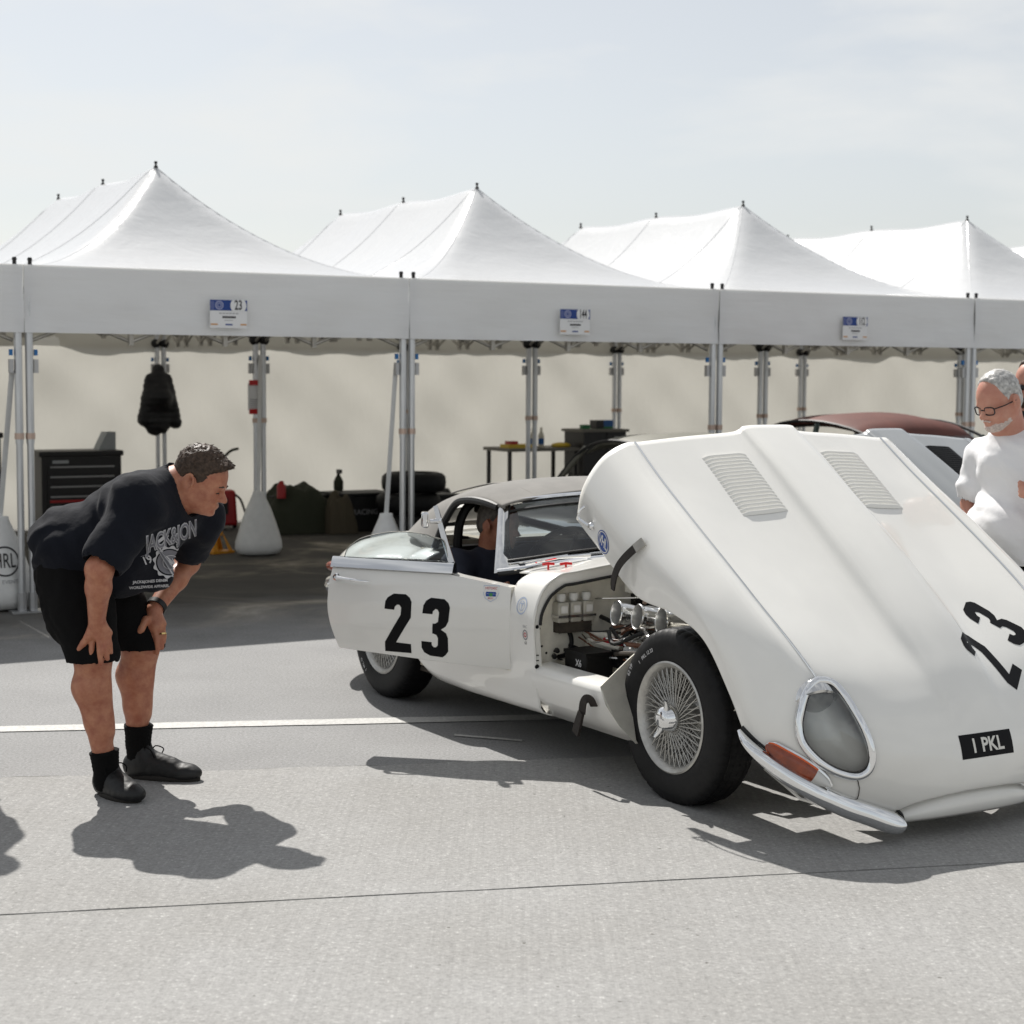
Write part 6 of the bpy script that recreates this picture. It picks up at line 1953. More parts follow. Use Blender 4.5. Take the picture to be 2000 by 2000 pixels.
def standing_person(label, base, yaw, ht, shirt, trousers, hair, skin, h=.010, beard=False, arm=0.0):
    root = empty('person', (0, 0, 0)); tag(root, label, 'person')
    s = ht / 1.76; B = Vector(base)
    fh = Vector((math.cos(yaw), math.sin(yaw), 0)); lh = Vector((-fh.y, fh.x, 0)); U = Vector((0, 0, 1))
    Q = lambda a, b, c: B + fh * (a * s) + lh * (b * s) + U * (c * s)
    f, l, u = frame(fh - U * .12)
    C = Q(.02, 0, 1.655)
    lo = np.array(B) + [-.5, -.5, .02]; hi = np.array(B) + [.5, .5, ht + .06]
    F = Field(lo, hi, h)
    head(F, C, f, l, u, 1.0 * s, True, Q(-.01, 0, 1.49), .060)
    F.cap(Q(-.01, 0, 1.49), Q(0, 0, 1.0), .08, .10, .04)
    for b in (-1, 1):
        sh, el, wr = Q(0, .19 * b, 1.43), Q(-.02, .235 * b, 1.14), Q(.06 + arm, .235 * b, .90 + arm * .6)
        F.cap(sh, el, .048, .042, .02); F.cap(el, wr, .042, .030, .02)
        d = (wr - el).normalized()
        F.cap(wr, wr + d * .07, .030, .034, .012)
        for o_ in (-.026, -.009, .009, .026):
            q = wr + d * .07 + fh * o_; finger(F, [q, q + d * .045, q + d * .075 - lh * .02 * b], .0095, .008)
        finger(F, [wr + fh * .03 + d * .02, wr + fh * .05 + d * .06], .0115, .009)
    F.build('body', skin, root, 2)
    Hh = Field(np.array(C) - .17, np.array(C) + .17, .006)
    P = lambda p, q, r: C + f * p + l * q + u * r
    Rm = rows(f, l, u)
    Hh.ell(P(-.004, 0, .008), (.104 * s, .083 * s, .098 * s), Rm, .01); Hh.ell(P(-.04, 0, -.045), (.066, .07, .06), Rm, .02)
    Hh.cut(P(.072, 0, .040), f * .8 - u * .6, .006); Hh.cut(P(.03, 0, 0), f * .97 - u * .3, .006)
    for b in (-1, 1): Hh.ell(P(-.008, .08 * b, -.048), (.03, .03, .04), Rm, .003, sub=True)
    Hh.build('hair', hair, root, 2, lambda p, n: .004 * mnoise.noise(p * 60))
    if beard:
        Bd = Field(np.array(C) - .2, np.array(C) + .2, .006)
        Bd.ell(P(.074, 0, -.122), (.034, .042, .032), Rm, .01)
        for b in (-1, 1): Bd.cap(P(-.002, .056 * b, -.080), P(.060, .032 * b, -.122), .024, .028, .015)
        Bd.ell(P(.104, 0, -.101), (.012, .020, .008), Rm, .004, sub=True)
        Bd.build('beard', hair, root, 2)
        G = MB()
        for b in (-1, 1):
            G.ball(tuple(P(.104, .032 * b, -.042)), (.020, .020, .017), 10, 8)
            G.tube([P(.10, .05 * b, -.036), P(-.01, .086 * b, -.032)], .003, 6)
        G.build('sunglasses', 'spectacle_black', root)
    S = Field(lo, hi, h); RT = rows(fh, lh, U)
    S.ell(Q(.005, 0, 1.32), (.12 * s, .19 * s, .17 * s), RT, .03); S.ell(Q(.02, 0, 1.10), (.128 * s, .175 * s, .17 * s), RT, .05); S.ell(Q(.01, 0, .97), (.12 * s, .17 * s, .12 * s), RT, .05)
    S.cap(Q(-.01, 0, 1.42), Q(-.01, 0, 1.475), .11, .078, .04)
    for b in (-1, 1):
        sh, el = Q(0, .19 * b, 1.43), Q(-.02, .235 * b, 1.14)
        S.cap(Q(0, .08 * b, 1.42), sh, .085, .072, .04); S.cap(sh, sh.lerp(el, .72), .070, .066, .03)
    S.cap(C, Q(-.005, 0, 1.50), .056, .062, .006, sub=True)
    S.build('shirt', shirt, root, 2, lambda p, n: .008 * mnoise.noise(p * 9))
    Tt = Field(lo, hi, h)
    Tt.ell(Q(0, 0, .93), (.12 * s, .165 * s, .12 * s), RT, .03)
    for b in (-1, 1):
        Tt.cap(Q(0, .09 * b, .92), Q(.015, .10 * b, .50), .092, .068, .03); Tt.cap(Q(.015, .10 * b, .50), Q(-.02, .11 * b, .09), .066, .056, .03)
        a_ = Q(-.02, .11 * b, 0)
        shoe(root, a_ - fh * .07, a_ + fh * .19, .11, laces=False)
    Tt.build('trousers', trousers, root, 2, lambda p, n: .005 * mnoise.noise(p * 11))
    return root
q = at(2024, 760, 8.9)
standing_person('dark-haired bearded man in sunglasses at the right edge behind the white-shirted man', (q.x, q.y, 0), R(200), 1.70, 'dark_cloth', 'dark_cloth', 'hair_dark', 'skin_pale', .011, True)
standing_person('person in dark clothes standing at the left edge, only a shoe and shadow showing', (-2.275, 6.70, 0), R(-10), 1.72, 'dark_cloth', 'black_shorts', 'hair_dark', 'skin_ruddy', .011, False, -.06)

def driver():
    A = at
    root = empty('person', (0, 0, 0))
    tag(root, 'driver in navy jacket with cropped grey-brown hair sitting in the white car', 'person')
    C = A(974, 1010, 7.98)
    f, l, u = frame(Vector((.86, -.48, -.12)))
    neck = A(964, 1058, 8.00)
    F = Field((-.55, 7.35, .28), (.85, 8.35, 1.18), .009)
    head(F, C, f, l, u, .98, True, neck, .060)
    fw = Vector((.5068, -.862, 0)); lf = Vector((.862, .5068, 0))
    sh_c = Vector((neck.x, neck.y, neck.z - .13)) + fw * -.01
    hip = sh_c + fw * .10 + Vector((0, 0, -.42))
    for b in (-1, 1):
        sh = sh_c + lf * .19 * b + Vector((0, 0, .03)); el = sh + fw * .20 + lf * .05 * b + Vector((0, 0, -.18)); wr = el + fw * .19 - lf * .07 * b + Vector((0, 0, .10))
        F.cap(el, wr, .038, .030, .02); F.cap(wr, wr + fw * .06, .030, .034, .012)
        for o_ in (-.024, -.008, .008, .024):
            q = wr + fw * .06 + Vector((0, 0, o_)); finger(F, [q, q + fw * .03 - lf * .012 * b, q + fw * .035 - lf * .04 * b], .009, .008)
        finger(F, [wr + Vector((0, 0, .03)) + fw * .01, wr + Vector((0, 0, .045)) + fw * .05], .011, .009)
    F.cap(neck, sh_c, .06, .09, .03); F.cap(sh_c, hip, .1, .1, .03)
    F.build('body', 'skin_ruddy', root, 2)
    P = lambda p, q, r: C + f * p + l * q + u * r
    Rm = rows(f, l, u)
    H = Field(np.array(C) - .17, np.array(C) + .17, .006)
    H.ell(P(-.006, 0, .004), (.0985, .079, .094), Rm, .01); H.ell(P(-.04, 0, -.045), (.064, .067, .058), Rm, .02)
    H.cut(P(.066, 0, .040), f * .8 - u * .6, .006); H.cut(P(.028, 0, 0), f * .97 - u * .3, .006)
    for b in (-1, 1): H.ell(P(-.008, .08 * b, -.048), (.03, .03, .04), Rm, .003, sub=True)
    H.build('hair', 'hair_cropped', root, 2, lambda p, n: .002 * mnoise.noise(p * 90))
    S = Field((-.6, 7.3, .28), (.9, 8.4, 1.05), .009)
    RT = rows(fw, lf, (0, 0, 1))
    S.ell(sh_c + Vector((0, 0, -.05)), (.12, .20, .15), RT, .03); S.ell(sh_c.lerp(hip, .55), (.13, .18, .20), RT, .05); S.ell(hip, (.14, .18, .12), RT, .05)
    S.cap(sh_c, neck - Vector((0, 0, .05)), .10, .072, .04)
    for b in (-1, 1):
        sh = sh_c + lf * .19 * b + Vector((0, 0, .03)); el = sh + fw * .20 + lf * .05 * b + Vector((0, 0, -.18)); wr = el + fw * .19 - lf * .07 * b + Vector((0, 0, .10))
        S.cap(sh_c + lf * .08 * b, sh, .085, .075, .04); S.cap(sh, el, .070, .058, .03); S.cap(el, el.lerp(wr, .85), .056, .044, .03)
    S.build('jacket', 'navy_jacket', root, 2, lambda p, n: .008 * mnoise.noise(p * 10) + .004 * mnoise.noise(p * 26))
    L = Field((-.6, 6.9, .2), (1.2, 8.4, .70), .011)
    for b in (-1, 1):
        kn = hip + fw * .42 + lf * .10 * b + Vector((0, 0, .06)); L.cap(hip + lf * .09 * b, kn, .085, .065, .03); an = kn + fw * .20 + Vector((0, 0, -.15)); L.cap(kn, an, .062, .05, .03); L.cap(an, an + fw * .1, .045, .04, .02)
    L.build('trousers', 'dark_cloth', root, 2)
mat('hair_cropped', (0.11, 0.095, 0.08), 0.6, var=0.4, vscale=60, bump=0.4, bscale=120)
driver()

# ------------------------------------------------------------------ things in and around the tents
mat('tool_black', (0.014, 0.013, 0.013), 0.45)
mat('tool_grey', (0.30, 0.30, 0.30), 0.45, 0.3)
mat('tool_red', (0.36, 0.012, 0.014), 0.4)
mat('stand_yellow', (0.62, 0.26, 0.012), 0.45, var=0.2, vscale=15)
mat('olive_cloth', (0.030, 0.034, 0.020), 0.9, bump=0.5, bscale=18, bdist=0.01)
mat('brown_cloth', (0.075, 0.062, 0.040), 0.9, bump=0.5, bscale=18, bdist=0.01)
mat('crate_black', (0.010, 0.010, 0.010), 0.6)
mat('steel_grey', (0.34, 0.36, 0.37), 0.5)
mat('table_top', (0.16, 0.15, 0.13), 0.6)
mat('blue_tool', (0.02, 0.11, 0.33), 0.45)
mat('green_tool', (0.02, 0.16, 0.06), 0.5)
mat('yellow_tool', (0.60, 0.42, 0.04), 0.5)
mat('puffer_black', (0.010, 0.010, 0.011), 0.55, bump=0.5, bscale=25, bdist=0.01)
def tobj(name, a, d, label, cat_, rz=0.0, z=0.0, group=None):
    r = empty(name, tuple(tpos(a, d, z)), TENT_A + rz); tag(r, label, cat_, group); return r

def sandbag(a, d, s, label, strap_top=None, logo=False, rz=0.0):
    r = tobj('sandbag', a, d, label, 'sandbag', rz, 0.0, 'white weight bags hung on the tent legs')
    prof = [(0.0, .004), (.12, .004), (.185, .02), (.215, .065), (.212, .12), (.185, .20), (.150, .30), (.115, .40), (.080, .48), (.055, .535), (.050, .56), (0, .565)]
    mb = MB(); n = 36; G = []
    for k in range(n):
        t = 2 * math.pi * k / n; row = []
        for (q, h) in prof:
            w = 1 + .05 * mnoise.noise(Vector((math.cos(t) * 1.6 + a, math.sin(t) * 1.6, h * 5))) + .02 * math.sin(9 * t + h * 9)
            row.append((q * s * w * math.cos(t), q * s * w * math.sin(t) * .72, h * s))
        G.append(row)
    mb.grid(G, cu=True).build('bag', 'white_vinyl', r, smooth=80)
    if strap_top:
        MB().strip([(0, 0, .54 * s), (strap_top[0] * .3, strap_top[1] * .3, .54 * s + (strap_top[2] - .54 * s) * .3), strap_top], .035, .004, [Vector((0, -1, .1))] * 3).build('strap', 'white_vinyl', r)
    if logo:
        for nm, VF, m_ in (('logo_ring', ring2d(.088, .099, 40), 'ink'), ('logo_letters', text_mesh('HRL', .135, .60, .001, .03), 'ink'), ('logo_print', shift_vf(text_mesh('EVENTS', .036, 1.0), .035, -.135), 'ink_grey'), ('logo_box', join_vf(flat_mesh([[(-.10, -.155), (-.05, -.155), (-.05, -.115), (-.10, -.115)]], .1)), 'ink')):
            bag = [c for c in r.children if c.name.startswith('bag')][0]
            decal(nm, VF, (0, -.3, .30 * s), (1, 0, 0), (0, 0, 1), m_, r, bvh_of(bag), .003, .8)
    return r
sandbag(2.66, 2.72, 1.0, 'white teardrop weight bag with strap, standing alone left of the green-covered boxes', (.14, .30, 1.75))
sandbag(-.13, .22, 1.12, 'white weight bag with black circular logo behind the leftmost tent legs', (.06, -.16, 1.6), True)
sandbag(2.66, .10, 1.0, 'white weight bag behind the legs above the open car door', (.06, -.04, 1.65))

# roller tool cabinets
def cabinet(a, d, w, h, dp, label, drawers, red=None, lid=True, rz=0.0, wheels=True):
    r = tobj('tool_cabinet', a, d, label, 'cabinet', rz)
    b = MB().box((0, 0, .10 + (h - .10) / 2), (w, dp, h - .10)).build('carcass', 'tool_black', r, smooth=0); bevel(b, .008)
    n = drawers; z0 = .15; dz = (h - .24) / n
    for k in range(n):
        z = z0 + dz * k + dz / 2
        dr = MB().box((0, -dp / 2 - .006, z), (w * .86, .016, dz * .86)).build('drawer', 'tool_black', r, smooth=0)
        if red == k: MB().box((0, -dp / 2 - .016, z - dz * .1), (w * .82, .006, dz * .25)).build('stripe', 'tool_red', dr, smooth=0)
        MB().box((0, -dp / 2 - .018, z + dz * .36), (w * .80, .012, .016)).build('handle', 'tool_grey', dr, smooth=0)
    MB().box((-w * .27, -dp / 2 - .012, h - .055), (w * .2, .006, .03)).build('badge', 'steel_grey', r, smooth=0)
    if lid:
        l_ = MB().box((0, 0, h + .02), (w * 1.06, dp * 1.02, .05)).build('lid', 'tool_black', r, smooth=0); bevel(l_, .01)
    if wheels:
        for sx in (-1, 1):
            for sy in (-1, 1):
                MB().lathe([(0, -.015), (.045, -.015), (.05, 0), (.045, .015), (0, .015)], (sx * w * .42, sy * dp * .4, .05), (0, 1, 0), 14).build('castor', 'black_plastic', r)
    return r
cabinet(1.66, 4.95, .76, .80, .45, 'black roller tool cabinet with grey handles behind the bending man', 6, 2)
cabinet(.52, 5.0, .80, .98, .45, 'tall black tool cabinet at the left edge inside the tent', 5, None)
r = tobj('steel_wedge', 1.95, 4.98, 'grey folded metal sheet standing on the black tool cabinet', 'metal sheet', .2, .845)
MB().prism([(-.09, 0), (.09, 0), (.09, .17), (.0, .17)], 1, -.06, .06).build('panel', 'steel_grey', r, smooth=0)
# axle stands
def axle_stand(a, d, label, s=1.0):
    r = tobj('axle_stand', a, d, label, 'axle stand', .3, 0, 'yellow axle stands on the tent floor')
    for (sx, sy) in ((-1, -1), (1, -1), (1, 1), (-1, 1)):
        MB().add([(sx * .11 * s, sy * .10 * s, 0), (sx * .11 * s - sx * .05, sy * .10 * s, 0), (sx * .03, sy * .025, .20 * s), (sx * .045, sy * .03, .17 * s), (sx * .11 * s, sy * .10 * s - sy * .05, 0)], [(0, 1, 2, 3), (0, 3, 2, 4)]).build('leg', 'stand_yellow', r, smooth=0)
    MB().box((0, 0, .012), (.23 * s, .21 * s, .02)).build('base', 'stand_yellow', r, smooth=0)
    MB().box((0, 0, .20 * s), (.07, .06, .09 * s)).build('column', 'stand_yellow', r, smooth=0)
    MB().lathe([(0, .20 * s), (.018, .20 * s), (.018, .30 * s), (.035, .31 * s), (.035, .325 * s), (0, .325 * s)], (0, 0, 0), n=10).build('ratchet_bar', 'tool_black', r)
    MB().tube([(.03, 0, .22 * s), (.11, 0, .20 * s)], .007, 6).build('lever', 'tool_black', r)
axle_stand(2.395, 3.05, 'yellow axle stand on the stained floor under the bending man’s chin'.replace('’', "'"))
axle_stand(.75, 2.4, 'yellow axle stand left of the leftmost tent legs', 1.25)
axle_stand(1.08, 2.5, 'yellow axle stand just right of the leftmost tent legs', 1.25)
# red pressure unit
r = tobj('pressure_washer', 3.25, 5.25, 'red machine with black hose and lance beside the mid tent leg', 'machine', -.2)
b = MB().box((0, 0, .22), (.26, .24, .36), taper=.85).build('housing', 'tool_red', r, smooth=0); bevel(b, .03, 3)
MB().box((-.02, -.125, .24), (.09, .02, .16)).build('panel', 'tool_black', r, smooth=0)
MB().box((-.02, -.137, .30), (.05, .008, .05)).build('label', 'sign_white', r, smooth=0)
MB().tube(cat([(-.08, 0, .38), (-.06, .02, .62), (.06, .02, .78), (.16, .02, .82)], 5), .014, 8).build('handle', 'olive_cloth', r)
MB().tube(cat([(.10, -.08, .36), (.16, -.10, .30), (.22, -.10, .14), (.30, -.12, .03), (.42, -.2, .02)], 5), .012, 8).build('hose', 'tool_black', r)
for sx in (-.12, .12):
    MB().lathe([(0, -.02), (.06, -.02), (.065, 0), (.06, .02), (0, .02)], (sx, .06, .065), (1, 0, 0), 16).build('wheel', 'black_plastic', r)
# boxes and covers along the back wall
def crate(a, d, w, h, dp, label, rz=0.0, mark=False):
    r = tobj('storage_crate', a, d, label, 'crate', rz, 0, 'dark storage crates along the tent wall')
    b = MB().box((0, 0, h / 2), (w, dp, h)).build('bin', 'crate_black', r, smooth=0); bevel(b, .015)
    l_ = MB().box((0, 0, h + .015), (w * 1.04, dp * 1.04, .035)).build('lid', 'crate_black', r, smooth=0); bevel(l_, .01)
    for k in (-1, 1): MB().box((k * w * .3, -dp / 2 - .01, h - .03), (.06, .02, .07)).build('clasp', 'tool_black', r, smooth=0)
    if mark:
        decal('marking', text_mesh('RACING', .075, 1.0, .001), (0, -dp / 2, h * .55), (1, 0, 0), (0, 0, 1), 'ink_grey', r, None, .003)
    return r
crate(4.42, 4.55, .62, .36, .42, 'black storage crate with pale marking beside the tyre stack', 0, True)
crate(3.82, 4.75, .60, .34, .42, 'black storage crate under the dark green cover')
def heap(nm, a, d, dims, label, m, seed, z=0.0):
    r = tobj(nm, a, d, label, 'cover', 0, z)
    G = []
    for i in range(41):
        row = []
        for j in range(25):
            x = -1 + 2 * i / 40; y = -1 + 2 * j / 24
            e = max(0, 1 - abs(x) ** 3.2) * max(0, 1 - abs(y) ** 3.2)
            hgt = dims[2] * e ** .45 * (1 + .30 * mnoise.noise(Vector((x * 2 + seed, y * 2, seed)))) + .02 * mnoise.noise(Vector((x * 7, y * 7, seed)))
            row.append((x * dims[0] / 2 * (1 + .06 * mnoise.noise(Vector((y * 3, seed, 1)))), y * dims[1] / 2, max(.004, hgt)))
        G.append(row)
    MB().grid(G).build('fabric', m, r, smooth=180)
heap('fabric_cover', 3.78, 4.62, (.72, .62, .46), 'dark green cover thrown over a crate beside the white weight bag', 'olive_cloth', 3.0)
heap('fabric_cover', 4.12, 4.32, (.30, .30, .38), 'brown canvas bundle slumped between the dark crates', 'brown_cloth', 8.0)
r = tobj('spray_bottle', 4.24, 4.6, 'dark upright bottle standing above the brown canvas bundle', 'bottle', 0, .40)
MB().lathe([(0, 0), (.045, 0), (.05, .03), (.05, .10), (.03, .14), (.018, .16), (.018, .19), (0, .19)], n=14).build('flask', 'olive_cloth', r)
MB().box((.0, -.02, .20), (.03, .08, .04)).build('trigger', 'tool_black', r, smooth=0)
r = tobj('red_canister', 3.55, 4.42, 'small red canister on the end of the dark green cover', 'canister', 0, .36)
MB().lathe([(0, 0), (.045, 0), (.045, .12), (.03, .14), (.02, .17), (0, .17)], n=14).build('can', 'tool_red', r)
# tyre stack
def loose_tyre(a, d, z, label):
    r = tobj('tyre', a, d, label, 'tyre', 0, z, 'spare tyres stacked inside the tent')
    prof = [(.19, .02), (.20, .004), (.25, 0), (.29, .012), (.318, .04), (.325, .10), (.318, .16), (.29, .188), (.25, .20), (.20, .196), (.19, .18)]
    MB().lathe(prof, n=56).build('carcass', 'tyre_rubber', r, smooth=50)
    MB().lathe([(.188, .02), (.175, .05), (.175, .15), (.188, .18)], n=48).build('rim', 'tool_grey', r, smooth=50)
for k, nm in enumerate(('bottom tyre of the stack behind the tent legs', 'middle tyre of the stack behind the tent legs', 'top tyre of the stack behind the tent legs')):
    loose_tyre(4.78 + .02 * k * (-1) ** k, 4.05, .203 * k, nm)
# jacket on a hanger at the back leg
def jacket():
    r = tobj('jacket', 2.70, 5.62, 'black padded jacket hanging from the back tent leg', 'jacket', 0, 0)
    F = Field((-.30, -.20, .90), (.30, .20, 1.72), .012)
    F.cap((0, 0, 1.62), (0, 0, 1.35), .06, .15, .05); F.ell((0, 0, 1.25), (.155, .07, .26), None, .06); F.ell((-.02, 0, 1.08), (.14, .065, .14), None, .05)
    F.cap((-.09, 0, 1.52), (-.165, 0, 1.10), .055, .06, .03); F.cap((.09, 0, 1.52), (.18, .02, 1.08), .055, .065, .03)
    F.cap((0, -.10, .92), (0, -.10, 1.06), .03, .01, .01, sub=True); F.cap((0.02, 0, .86), (.01, 0, 1.08), .028, .012, .02, sub=True)
    F.build('padded_body', 'puffer_black', r, 2, lambda p, n: .0022 * math.sin(p.z * 105) + .008 * mnoise.noise(p * 11))
    MB().tube(cat([(0, 0, 1.66), (.0, 0, 1.72), (.02, .10, 1.74)], 4), .004, 6).build('hanger_hook', 'chrome_soft', r)
jacket()
# notice on the mid leg
r = tobj('notice_board', 2.72, 2.98, 'red and white fire notice fixed to the mid tent leg', 'notice', 0, 1.38)
MB().box((0, 0, 0), (.105, .01, .24)).build('sheet', 'sign_white', r, smooth=0)
MB().box((0, -.004, .125), (.085, .016, .045)).build('clip', 'red_plastic', r, smooth=0)
MB().box((0, -.004, -.130), (.085, .016, .045)).build('clip', 'red_plastic', r, smooth=0)
MB().add([(-.04, -.0062, -.02 - k * .018) for k in range(5)] + [(.035, -.0062, -.02 - k * .018) for k in range(5)] + [(.035, -.0062, -.026 - k * .018) for k in range(5)] + [(-.04, -.0062, -.026 - k * .018) for k in range(5)], [(k, k + 5, k + 10, k + 15) for k in range(5)]).build('print', 'ink_grey', r, smooth=0)
# work table with tools
r = tobj('work_table', 6.88, 5.25, 'folding work table with tools in front of the back wall', 'table', 0)
tp = MB().box((0, 0, .76), (.92, .60, .035)).build('top', 'table_top', r, smooth=0)
for sx in (-1, 1):
    for sy in (-1, 1):
        MB().box((sx * .42, sy * .24, .37), (.035, .035, .74)).build('leg', 'tool_black', r, smooth=0)
def small(nm, a, d, z, label, cat_, fn):
    q = tobj(nm, a, d, label, cat_, 0, z); fn(q)
def bottle(q, m='bottle_plastic', h=.22):
    MB().lathe([(0, 0), (.032, 0), (.034, .02), (.034, h * .6), (.014, h * .8), (.012, h), (0, h)], n=14).build('body', m, q)
    MB().lathe([(.0345, .03), (.0345, h * .45)], n=14).build('label', 'blue_tool', q)
small('spray_can', 6.86, 5.20, .778, 'left clear bottle with blue label on the work table', 'bottle', bottle)
small('spray_can', 6.98, 5.22, .778, 'right clear bottle with blue label on the work table', 'bottle', bottle)
small('drill_case', 6.62, 5.15, .778, 'low yellow and red tool tray on the work table', 'tool tray', lambda q: (MB().box((0, 0, .02), (.30, .2, .04)).build('tray', 'yellow_tool', q, smooth=0), MB().box((-.06, 0, .055), (.10, .12, .04)).build('grip', 'tool_red', q, smooth=0)))
small('yellow_cloth', 7.18, 5.12, .778, 'yellow cloth lying at the right end of the work table', 'cloth', lambda q: MB().ball((0, 0, .02), (.12, .09, .035), 14, 8).build('folds', 'yellow_tool', q))
# upright black cabinet with things on top
rc = tobj('drawer_cabinet', 7.62, 5.10, 'black drawer cabinet on a stand in front of the back wall', 'cabinet', 0)
MB().box((0, 0, .72), (.56, .42, .46)).build('carcass', 'tool_black', rc, smooth=0)
for k in range(3):
    dr = MB().box((.14, -.215, .60 + .14 * k), (.24, .012, .12)).build('drawer', 'tool_black', rc, smooth=0)
    MB().box((.14, -.228, .61 + .14 * k), (.05, .012, .02)).build('handle', 'tool_grey', dr, smooth=0)
MB().box((0, 0, .965), (.62, .46, .03)).build('top', 'table_top', rc, smooth=0)
MB().box((0, 0, .25), (.50, .36, .48)).build('stand', 'crate_black', rc, smooth=0)
small('tool_box', 7.72, 5.10, .982, 'blue power tool lying on the drawer cabinet', 'tool', lambda q: (MB().box((.03, 0, .06), (.16, .10, .07)).build('motor', 'blue_tool', q, smooth=0), MB().box((-.08, 0, .05), (.10, .14, .09)).build('battery_pack', 'tool_black', q, smooth=0), MB().box((-.01, 0, .012), (.22, .12, .024)).build('foot', 'green_tool', q, smooth=0)))
small('green_box', 7.45, 5.05, .982, 'small green box on the left of the drawer cabinet', 'box', lambda q: (MB().box((0, 0, .02), (.09, .08, .04)).build('carton', 'green_tool', q, smooth=0), MB().box((0, 0, .043), (.092, .082, .008)).build('lid', 'green_tool', q, smooth=0)))

# ------------------------------------------------------------------ other cars in the tents
mat('silver_paint', (0.33, 0.345, 0.35), 0.34, 0.4, coat=0.7)
mat('maroon_top', (0.11, 0.030, 0.020), 0.65, var=0.2, vscale=6)
mat('olive_primer', (0.155, 0.150, 0.120), 0.6, var=0.15, vscale=6)
mat('dark_green', (0.012, 0.035, 0.022), 0.35, coat=0.5)
SKIP = ('number', 'roundel', 'plate', 'bonnet_strap', 'strap', 'bonnet_lever', 'lever', 'sticker', 'slot', 'plug', 'sill_strap', 'pull_handle', 'bolt_hole', 'tyre_marking')
def copy_car(loc, rz, paint, top_m, keep, tilt=0.0):
    r = empty('sports_car', loc, rz)
    def cp(o, parent):
        n = o.name.split('.')[0]
        if any(n.startswith(k) for k in SKIP): return
        c = o.copy(); COL.objects.link(c); c.parent = parent
        if c.type == 'MESH' and len(c.material_slots):
            mn = o.data.materials[0].name
            new = {'car_paint': paint, 'louvre_paint': 'black_paint' if paint == 'silver_paint' else paint, 'hood_fabric': top_m}.get(mn)
            if new:
                c.material_slots[0].link = 'OBJECT'; c.material_slots[0].material = MATS[new]
        for ch in list(o.children): cp(ch, c)
        return c
    for ch in list(car.children):
        n = ch.name.split('.')[0]
        if n in keep:
            c = cp(ch, r)
            if n == 'bonnet' and c: c.matrix_local = Matrix.Translation((PVX, 0, PVZ)) @ Matrix.Rotation(tilt, 4, 'Y') @ Matrix.Translation((-PVX, 0, -PVZ))
    return r
sv = copy_car((2.29, 9.10, 0), CAR_YAW, 'silver_paint', 'hood_fabric', ('bonnet', 'body', 'wheel', 'windscreen'), R(-6.0))
tag(sv, 'silver sports car with raised bonnet and black louvres behind the white car', 'car')
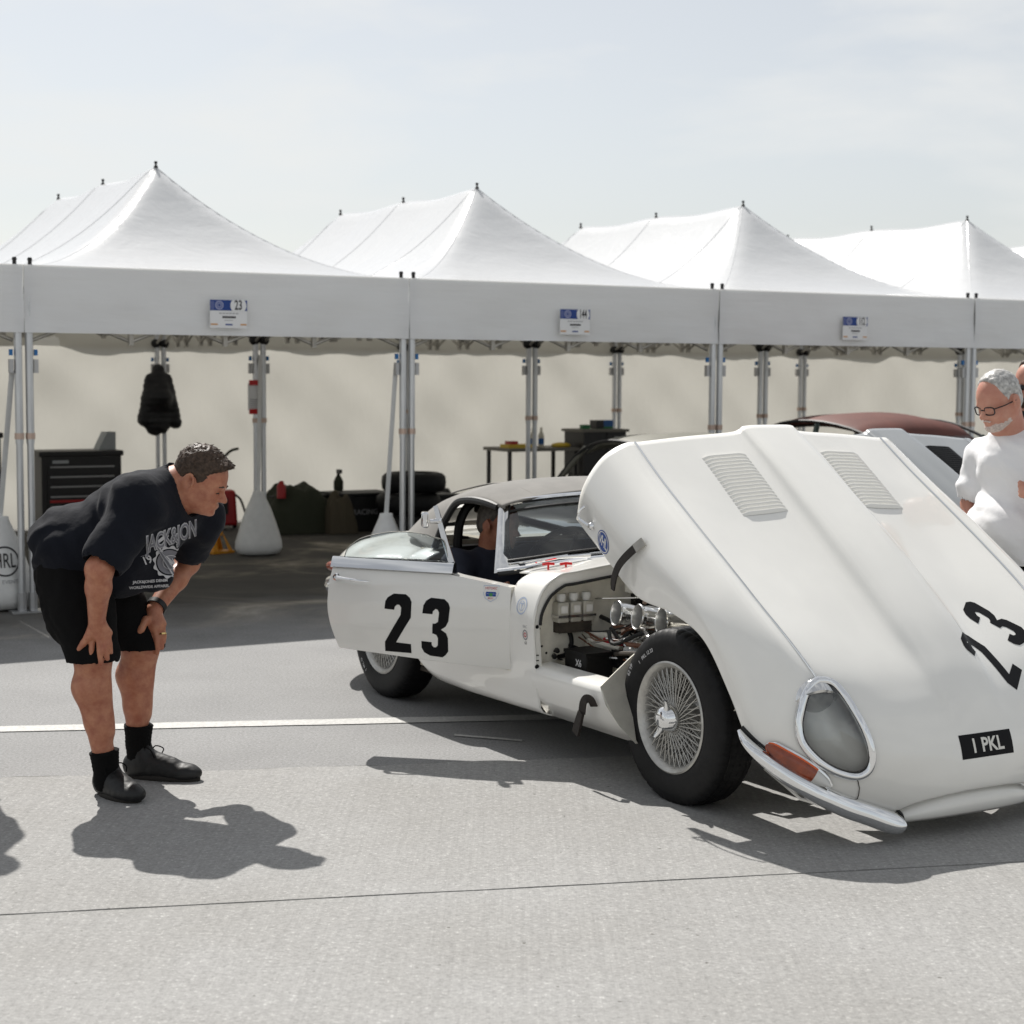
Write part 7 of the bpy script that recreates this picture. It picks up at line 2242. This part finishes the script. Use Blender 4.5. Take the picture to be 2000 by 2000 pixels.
def closed_car(loc, rz, paint, roof, label, s=1.0):
    r = empty('parked_car', loc, rz); tag(r, label, 'car')
    ST = [(2.05, .30, .45, .30, .55), (1.95, .55, .52, .22, .62), (1.5, .72, .62, .20, .72), (.9, .79, .66, .19, .80), (.2, .80, .68, .18, .84), (-.5, .80, .68, .18, .84), (-1.2, .79, .68, .20, .83), (-1.75, .70, .64, .24, .76), (-2.05, .50, .58, .30, .64), (-2.12, .30, .52, .36, .56)]
    G = []
    for (x, w, zm, zb, zt) in ST:
        row = []
        for k in range(29):
            t = -math.pi / 2 + 2 * math.pi * k / 28
            c, sn = math.cos(t), math.sin(t)
            y = w * (abs(c) ** .55) * (1 if c > 0 else -1)
            z = zm + (zt - zm) * (abs(sn) ** .8) if sn > 0 else zm - (zm - zb) * (abs(sn) ** .6)
            row.append((x * s, y * s, z * s))
        G.append(row)
    cols = [cat([g[k] for g in G], 5) for k in range(29)]
    G2 = [[cols[k][i] for k in range(29)] for i in range(len(cols[0]))]
    MB().grid(G2).build('body', paint, r, smooth=60)
    # cabin: roof shell on slim pillars
    RF = [(.30, .54, 1.16), (.05, .58, 1.27), (-.35, .60, 1.315), (-.75, .58, 1.29), (-1.05, .52, 1.20)]
    G = []
    for (x, w, z) in RF:
        G.append([(x * s, w * math.sin(a) * s, (z - .10 * (1 - math.cos(a))) * s) for a in [(-1.25 + 2.5 * k / 16) for k in range(17)]])
    rf = MB().grid(G).build('roof', roof, r, smooth=80); solidify(rf, .02)
    for sg in (-1, 1):
        for (p, q) in (((.72, .64, .80), (.30, .53, 1.14)), ((-.28, .72, .80), (-.32, .57, 1.24)), ((-1.45, .62, .78), (-1.05, .50, 1.17))):
            MB().tube([(p[0] * s, p[1] * sg * s, p[2] * s), (q[0] * s, q[1] * sg * s, q[2] * s)], .022, 8).build('pillar', paint, r)
        MB().tube(cat([(.70 * s, .66 * sg * s, .82 * s), (.30 * s, .56 * sg * s, 1.13 * s), (-.35 * s, .60 * sg * s, 1.25 * s), (-1.05 * s, .53 * sg * s, 1.15 * s), (-1.42 * s, .64 * sg * s, .80 * s)], 5), .012, 6).build('window_frame', 'rubber_seal', r)
    G = [[(.72 * s, y * s, .80 * s) for y in (-.62, -.3, 0, .3, .62)], [(.32 * s, y * s, 1.15 * s) for y in (-.5, -.25, 0, .25, .5)]]
    MB().grid(G).build('windscreen', 'window_glass', r)
    for (x, y) in ((1.25, .66), (1.25, -.66), (-1.25, .66), (-1.25, -.66)):
        w = MB().lathe([(.20, -.08), (.30, -.08), (.32, -.05), (.32, .05), (.30, .08), (.20, .08)], (x * s, y * s, .32), (0, 1, 0), 32).build('wheel', 'tyre_rubber', r)
        MB().lathe([(0, -.06), (.20, -.05), (.21, .05), (0, .06)], (x * s, y * s, .32), (0, 1, 0), 24).build('rim', 'spoke_paint', w)
    return r
q = at(1420, 900, 11.9)
closed_car((q.x - .10, q.y + .3, 0), R(-62), 'olive_primer', 'olive_primer', 'grey-green primered classic car half hidden behind the raised white bonnet', .90)
q = at(1775, 830, 13.0)
closed_car((q.x, q.y + .2, 0), R(-60), 'dark_green', 'maroon_top', 'classic car with faded maroon roof inside the tent behind the silver bonnet')

crate(5.35, 4.75, .50, .30, .40, 'low black crate right of the tyre stack behind the white car roof', .15)
r = tobj('tool_bag', 4.75, 4.75, 'dark holdall slumped behind the tyre stack', 'bag', .2)
F = Field((-.30, -.20, -.02), (.30, .20, .34), .012); F.ell((0, 0, .13), (.24, .13, .13), None, .02); F.cap((-.16, 0, .12), (.16, 0, .12), .125, None, .03); F.cut((0, 0, .004), (0, 0, -1))
F.build('fabric', 'crate_black', r, 2, lambda p, n: .01 * mnoise.noise(p * 12))
MB().tube(cat([(-.10, -.10, .20), (-.08, -.04, .32), (.08, -.04, .32), (.10, -.10, .20)], 5), .012, 8).build('grip', 'tool_black', r)
r = tobj('oil_drum', 5.75, 5.35, 'small dark round container with pale top near the work table', 'container', 0)
MB().lathe([(0, 0), (.14, 0), (.145, .02), (.145, .10), (.150, .11), (.145, .12), (.145, .30), (.12, .34), (0, .34)], n=28).build('drum', 'tool_black', r)
MB().lathe([(0, .34), (.05, .34), (.05, .38), (0, .38)], n=16).build('cap', 'tool_grey', r)
r = tobj('trolley_jack', 2.05, 3.9, 'low dark trolley jack on the stained tent floor', 'jack', .6)
MB().prism([(-.35, .04), (.30, .04), (.35, .12), (.10, .16), (-.35, .09)], 1, -.12, .12).build('chassis', 'tool_red', r, smooth=0)
MB().tube([(-.30, 0, .10), (-.55, 0, .55)], .016, 8).build('handle', 'tool_black', r)
for sx in (-.28, .28):
    for sy in (-.14, .14): MB().lathe([(0, -.02), (.05, -.02), (.05, .02), (0, .02)], (sx, sy, .05), (0, 1, 0), 14).build('wheel', 'tool_black', r)
